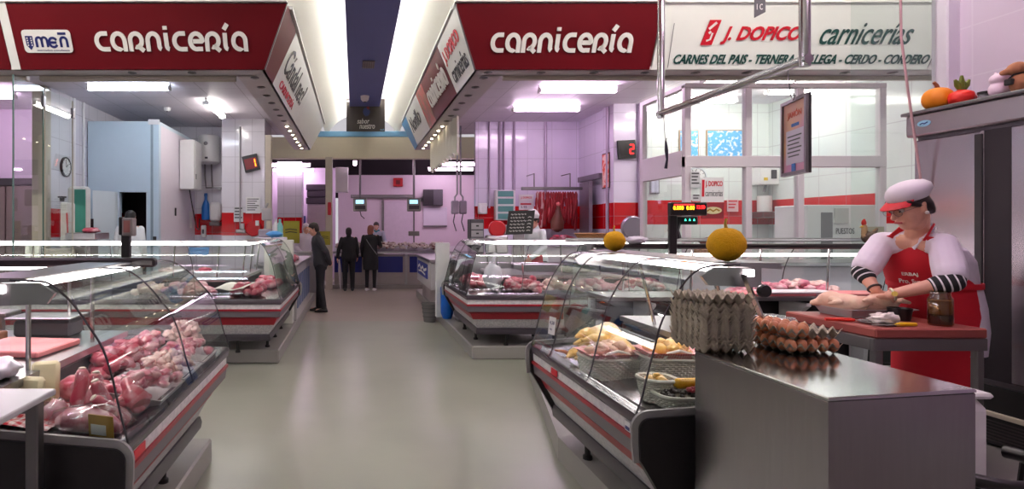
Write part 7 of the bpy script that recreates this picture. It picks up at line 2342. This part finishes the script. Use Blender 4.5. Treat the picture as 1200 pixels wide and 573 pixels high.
# ------------------------------------------------------------------ the butcher in the foreground
t = thing('person', 'butcher in white cap with red visor, white shirt and red apron, handling chicken', 'person', (3.80, 3.80, .16))
f = Vector((-.95, -.31, 0)).normalized(); l = Vector((-f.y, f.x, 0)); UP = Vector((0, 0, 1))
hc = Vector((3.465, 3.62, 1.728))
nb = Vector((3.58, 3.695, 1.565))
lsh = Vector((3.60, 3.55, 1.495)); lel = Vector((3.50, 3.40, 1.285)); lwr = P(1045, 345, 3.53); lha = P(1024, 352, 3.66)
rsh = Vector((3.48, 3.83, 1.50)); rel = Vector((3.325, 3.80, 1.31)); rwr = P(1025, 338, 3.70); rha = P(1034, 351, 3.70)
TR = [(.80, 3.82, 3.81, .20, .155), (.95, 3.81, 3.805, .215, .17), (1.06, 3.80, 3.80, .215, .18), (1.20, 3.78, 3.79, .20, .172), (1.30, 3.745, 3.775, .205, .185), (1.39, 3.715, 3.76, .205, .18), (1.46, 3.675, 3.74, .185, .135), (1.52, 3.635, 3.715, .12, .09), (1.57, 3.595, 3.70, .06, .058)]
def torso_w(m, g, z0=.0, z1=9): m.ell([(Vector((x, y, z)), l * (a + g), f * (b + g)) for z, x, y, a, b in TR if z0 <= z <= z1], 26)
m = MB()
hf = Vector((-.93, .0, -.33)).normalized()
r_, f_, u_ = head(m, hc, hf, (.12, 0, 1), 1.08)
m.cap(nb + Vector((0, 0, -.02)), hc - u_ * .05 - f_ * .03, .062, .058)
m.cap(hc - u_ * .075 + f_ * .045, hc - u_ * .10 + f_ * .0, .045, .05)
torso_w(m, 0)
for sh, el, wr, ha, nrm, sd in ((lsh, lel, lwr, lha, Vector((-.1, .3, -1)), 1), (rsh, rel, rwr, rha, Vector((-.1, -.4, -1)), -1)):
    m.cap(nb + Vector((0, 0, -.06)), sh, .06, .062)
    m.cap(sh, el, .062, .050); m.cap(el, wr, .049, .030)
    hand(m, wr + (ha - wr).normalized() * .01, ha - wr, nrm, -sd, .95, .75)
for sd in (1, -1):
    hp = Vector((3.82, 3.81, .88)) + l * .10 * sd
    kn = hp + Vector((0, 0, -.36)); an = kn + Vector((.02, 0, -.30))
    m.cap(hp, kn, .10, .065); m.cap(kn, an, .064, .045); m.cap(an - f * .02 - UP * .03, an + f * .14 - UP * .045, .038, .03)
remesh(m, 'body', SKIN, t, .0065, 2, .4)
face_parts(hc, r_, f_, u_, t, 1.08)
# glasses
gl = MB()
for q in (-1, 1):
    c = hc + f_ * .118 + u_ * .002 + r_ * q * .036
    gl.tube([c + r_ * .028 * math.cos(a) + u_ * .021 * math.sin(a) for a in [2 * PI * i / 20 for i in range(20)]], .0014, 6, closed=True)
    gl.tube([c + r_ * q * .028 + u_ * .006, hc + r_ * q * .084 + f_ * .06 + u_ * .012, hc + r_ * q * .084 - f_ * .01 + u_ * .01], .0014, 6)
gl.tube([hc + f_ * .119 + r_ * -.009, hc + f_ * .122 + u_ * .004, hc + f_ * .119 + r_ * .009], .0014, 6)
gp = gl.build('glasses', M('thin spectacle frame', (130, 104, 110), .3, .5), t, smooth=True)
for q in (-1, 1):
    c = hc + f_ * .118 + u_ * .002 + r_ * q * .036
    MB().loft([[c + f_ * z + r_ * .027 * math.cos(a) + u_ * .020 * math.sin(a) for a in [2 * PI * i / 16 for i in range(16)]] for z in (-.001, .001)]).build('lens', GLASS, gp)
m = MB(); m.blob(hc - r_ * .088 - u_ * .038 - f_ * .005, .011, 0, 1, 1, nu=12, nv=8); m.build('earring', M('pearl earring', (240, 236, 236), .3), t, smooth=True, ang=180)
# hair under the cap
m = MB()
m.ell([(hc + u_ * z - f_ * o, r_ * w, f_ * d) for z, w, d, o in ((-.07, .05, .03, .082), (-.04, .072, .046, .068), (.0, .083, .06, .052), (.035, .086, .094, .014), (.07, .082, .09, .012), (.10, .066, .07, .012))], 22)
for q in (-1, 1):
    m.cap(hc + f_ * .062 + u_ * .05 + r_ * q * .07, hc + f_ * .02 + u_ * .018 + r_ * q * .082, .018, .014)
remesh(m, 'hair', HAIR_D, t, .006, 2)
# cap with red visor
m = MB()
cr = [(.052, .098, .122, -.004), (.066, .105, .130, .0), (.092, .118, .142, .012), (.122, .112, .132, .018), (.146, .085, .104, .018), (.160, .045, .055, .016), (.164, .01, .012, .016)]
m.ell([(hc + u_ * z - f_ * (o + .008), r_ * w * .93, f_ * d * .86) for z, w, d, o in cr], 30)
cp = m.build('cap', M('white cap cloth', (236, 226, 238), .8, bump=.3, bs=22), t, smooth=True)
m = MB()
def vis(u, v):
    a = (u - .5) * 2 * 1.15
    rr = 1 + .0 * v
    ext = .066 * v * math.cos(a) ** .6
    p = hc + u_ * (.060 - .030 * v) + f_ * (.098 * math.cos(a) + ext) + r_ * (.095 * math.sin(a))
    return p
m.grid(vis, 20, 6)
n = len(m.v); m.v += [tuple(Vector(v) + u_ * .005) for v in m.v]; m.f += [tuple(reversed([i + n for i in q])) for q in list(m.f)]
m.build('visor', M('red visor', (206, 14, 34), .6), cp, smooth=True, ang=60)
# white shirt with rolled sleeves, longer at the back
m = MB()
torso_w(m, .018, .94, 1.53)
m.cap(nb + Vector((.05, .02, -.05)), nb + Vector((.055, .02, -.005)), .075, .060)
for sh, el in ((lsh, lel), (rsh, rel)):
    m.cap(nb + Vector((.03, 0, -.065)), sh, .065, .074)
    m.cap(sh, sh.lerp(el, .5), .072, .080); m.cap(sh.lerp(el, .5), sh.lerp(el, .80), .080, .080)
remesh(m, 'shirt', M('white shirt cloth', (234, 222, 236), .85, var=.03, bump=.5, bs=9), t, .0075, 3, .4)
m = MB(); hp = Vector((3.86, 3.72, 0))
m.ell([((3.84, 3.74, .80), l * .17, f * .14), ((3.835, 3.745, .95), l * .19, f * .15), ((3.82, 3.76, 1.10), l * .20, f * .16), ((3.80, 3.77, 1.24), l * .195, f * .165)], 24)
m.build('shirt_tail', M('white shirt cloth'), t, smooth=True)
# striped under sleeves
for nm, sh, el, wr, q in (('a', lsh, lel, lwr, .26), ('b', rsh, rel, rwr, .30)):
    d = (wr - el).normalized()
    m = MB(); m.cap(sh.lerp(el, .70), el, .062, .062); m.cap(el, el.lerp(wr, q), .061, .052)
    remesh(m, 'striped_sleeve', stripes('striped cloth ' + nm, (22, 20, 24), (226, 220, 226), tuple(d), 0.034, .24), t, .006, 2)['label'] = 'black and white striped sleeve'
# watch and bracelet
for c, wr, el, mat, nm in ((lwr.lerp(lel, .02), lwr, lel, M('steel watch strap', (214, 206, 180), .3, .7), 'wristwatch'), (rwr.lerp(rel, .02), rwr, rel, M('dark bracelet', (60, 50, 50), .4), 'bracelet')):
    d = (wr - el).normalized(); a = d.orthogonal().normalized(); b = d.cross(a)
    m = MB(); m.tube([c + (a * math.cos(q) + b * math.sin(q)) * .034 for q in [2 * PI * i / 20 for i in range(20)]], .007, 8, closed=True)
    o = m.build(nm, mat, t, smooth=True)
    if nm == 'wristwatch':
        cd = (Vector((0, 0, H)) - c).normalized(); cd = (cd - d * cd.dot(d)).normalized()
        MB().tube([c + cd * .034, c + cd * .044], .015, 16).build('dial', M('gold dial', (220, 190, 90), .3), o)
# trousers and shoes
m = MB()
for sd in (1, -1):
    hp = Vector((3.82, 3.81, .88)) + l * .10 * sd
    kn = hp + Vector((0, 0, -.36)); an = kn + Vector((.02, 0, -.29))
    m.cap(hp, kn, .115, .085); m.cap(kn, an, .085, .07)
m.ell([((3.82, 3.81, .82), l * .21, f * .16), ((3.815, 3.808, .95), l * .222, f * .175), ((3.80, 3.80, 1.1), l * .21, f * .178)], 22)
remesh(m, 'trousers', M('white trousers', (220, 212, 222), .85), t, .010, 2)
for sd in (1, -1):
    an = Vector((3.84, 3.81, .22)) + l * .10 * sd
    m = MB(); m.ell([(an - f * .08 - UP * .02, l * .03, UP * .03), (an - f * .05 - UP * .01, l * .045, UP * .05), (an + f * .05 - UP * .015, l * .048, UP * .044), (an + f * .13 - UP * .03, l * .046, UP * .03), (an + f * .18 - UP * .04, l * .02, UP * .018)], 16); m.build('shoe', WHITE, t, smooth=True)
# apron
APR = M('red apron', (200, 14, 38), .75, var=.06)
def tor(z):
    for q in range(len(TR) - 1):
        if TR[q][0] <= z <= TR[q + 1][0]:
            k = (z - TR[q][0]) / (TR[q + 1][0] - TR[q][0])
            return [TR[q][j] + (TR[q + 1][j] - TR[q][j]) * k for j in range(5)]
    return TR[0] if z < TR[0][0] else TR[-1]
def apr(u, v):
    z = 1.475 - .93 * v
    zz_, x, y, a, b = tor(max(z, .80))
    A = .62 if z > 1.38 else (.62 + (1.42 - .62) * min(1, (1.38 - z) / .13))
    an = (u - .5) * 2 * A
    g = .028 + .01 * max(0, 1.1 - z)
    return Vector((x, y, z)) + l * (a + g) * math.sin(an) * (1 if z > 1 else 1.0) + f * ((b + g) * math.cos(an) + .01 * math.sin(an * 5 + v * 3) * max(0, v - .3))
m = MB(); m.grid(apr, 30, 40)
n = len(m.v); m.v += [tuple(Vector(v) - f * .005) for v in m.v]; m.f += [tuple(reversed([i + n for i in q])) for q in list(m.f)]
ap = m.build('apron', APR, t, smooth=True, ang=60)
for sd in (1, -1):
    p0 = apr(.5 + .46 * sd, 0.01); p3 = nb + l * .072 * sd - f * .01 + UP * .03; p1 = apr(.5 + .46 * sd, 0.01) + UP * .07 + f * .012 + l * .02 * sd
    pm = nb + l * .088 * sd + f * .075 - UP * .030
    m = MB(); m.tube([p0, p1.lerp(pm, .3) + f * .02, pm + f * .012, p3 + UP * .015, nb - f * .085 + UP * .03 + l * .03 * sd], .01, 8, sq=(.042, .009)); m.build('neck_strap', APR, ap, smooth=True)
m = MB(); z0, x, y, a, b = tor(1.23)
m.tube([Vector((x, y, 1.235)) + l * (a + .028) * math.sin(q) + f * (b + .028) * math.cos(q) for q in [2 * PI * i / 36 for i in range(36)]], .006, 6, closed=True, sq=(.012, .035)); m.build('waist_tie', APR, ap, smooth=True)
for sd in (1, -1):
    m = MB(); m.tube([nb + l * .045 * sd - f * .05 + UP * .035, nb + l * .055 * sd + f * .04 + UP * .0, apr(.5 + .20 * sd, -.05) + f * .002, apr(.5 + .06 * sd, .0) - f * .004], .01, 6, sq=(.05, .006)); m.build('collar', M('white shirt cloth'), t, smooth=True)
# lettering on the bib
pc = apr(.5, .20); pu = apr(.56, .20) - apr(.44, .20); pv = apr(.5, .19) - apr(.5, .21)
fr = frame(pc + f * .006, pu, pv); 
if fr.to_3x3().col[2].dot(f) < 0:
    fr = frame(pc + f * .006, -pu, pv)
m = MB(); text_into(m, fr, 'ERBAJ', w=.085, h=.03, at=(-.035, .0), bold=.01, t=.003); m.build('lettering', LETW, ap)
m = MB(); text_into(m, fr, 'Pro. Suar', w=.13, h=.032, at=(-.06, -.05), bold=.01, t=.003); m.build('small_lettering', LETW, ap)
# ================================================================== camera, ambient fill, exposure
cam = bpy.data.objects.new('camera', bpy.data.cameras.new('camera'))
C.objects.link(cam)
cam.location = (0, 0, H)
cam.rotation_euler = (PI / 2, 0, 0)
cam.data.sensor_width = 36
cam.data.lens = F * 36 / 1200
cam.data.shift_x = (600 - CX) / 1200
cam.data.shift_y = -(286.5 - CY) / 1200
cam.data.clip_start = 0.05
SC.camera = cam
w = bpy.data.worlds.new('ambient fill')  # even fill light added from all around, not a source in the hall
SC.world = w
w.use_nodes = True
w.node_tree.nodes['Background'].inputs[0].default_value = (0.80, 0.77, 0.82, 1)
w.node_tree.nodes['Background'].inputs[1].default_value = 0.5
SC.view_settings.view_transform = 'Standard'
SC.view_settings.look = 'None'
SC.view_settings.exposure = 0.58
SC.view_settings.gamma = 1
SC.view_settings.use_curve_mapping = False
SC.cycles.transparent_max_bounces = 40
SC.cycles.max_bounces = 10
SC.cycles.caustics_reflective = False
SC.cycles.caustics_refractive = False
SC.cycles.sample_clamp_indirect = 6.0
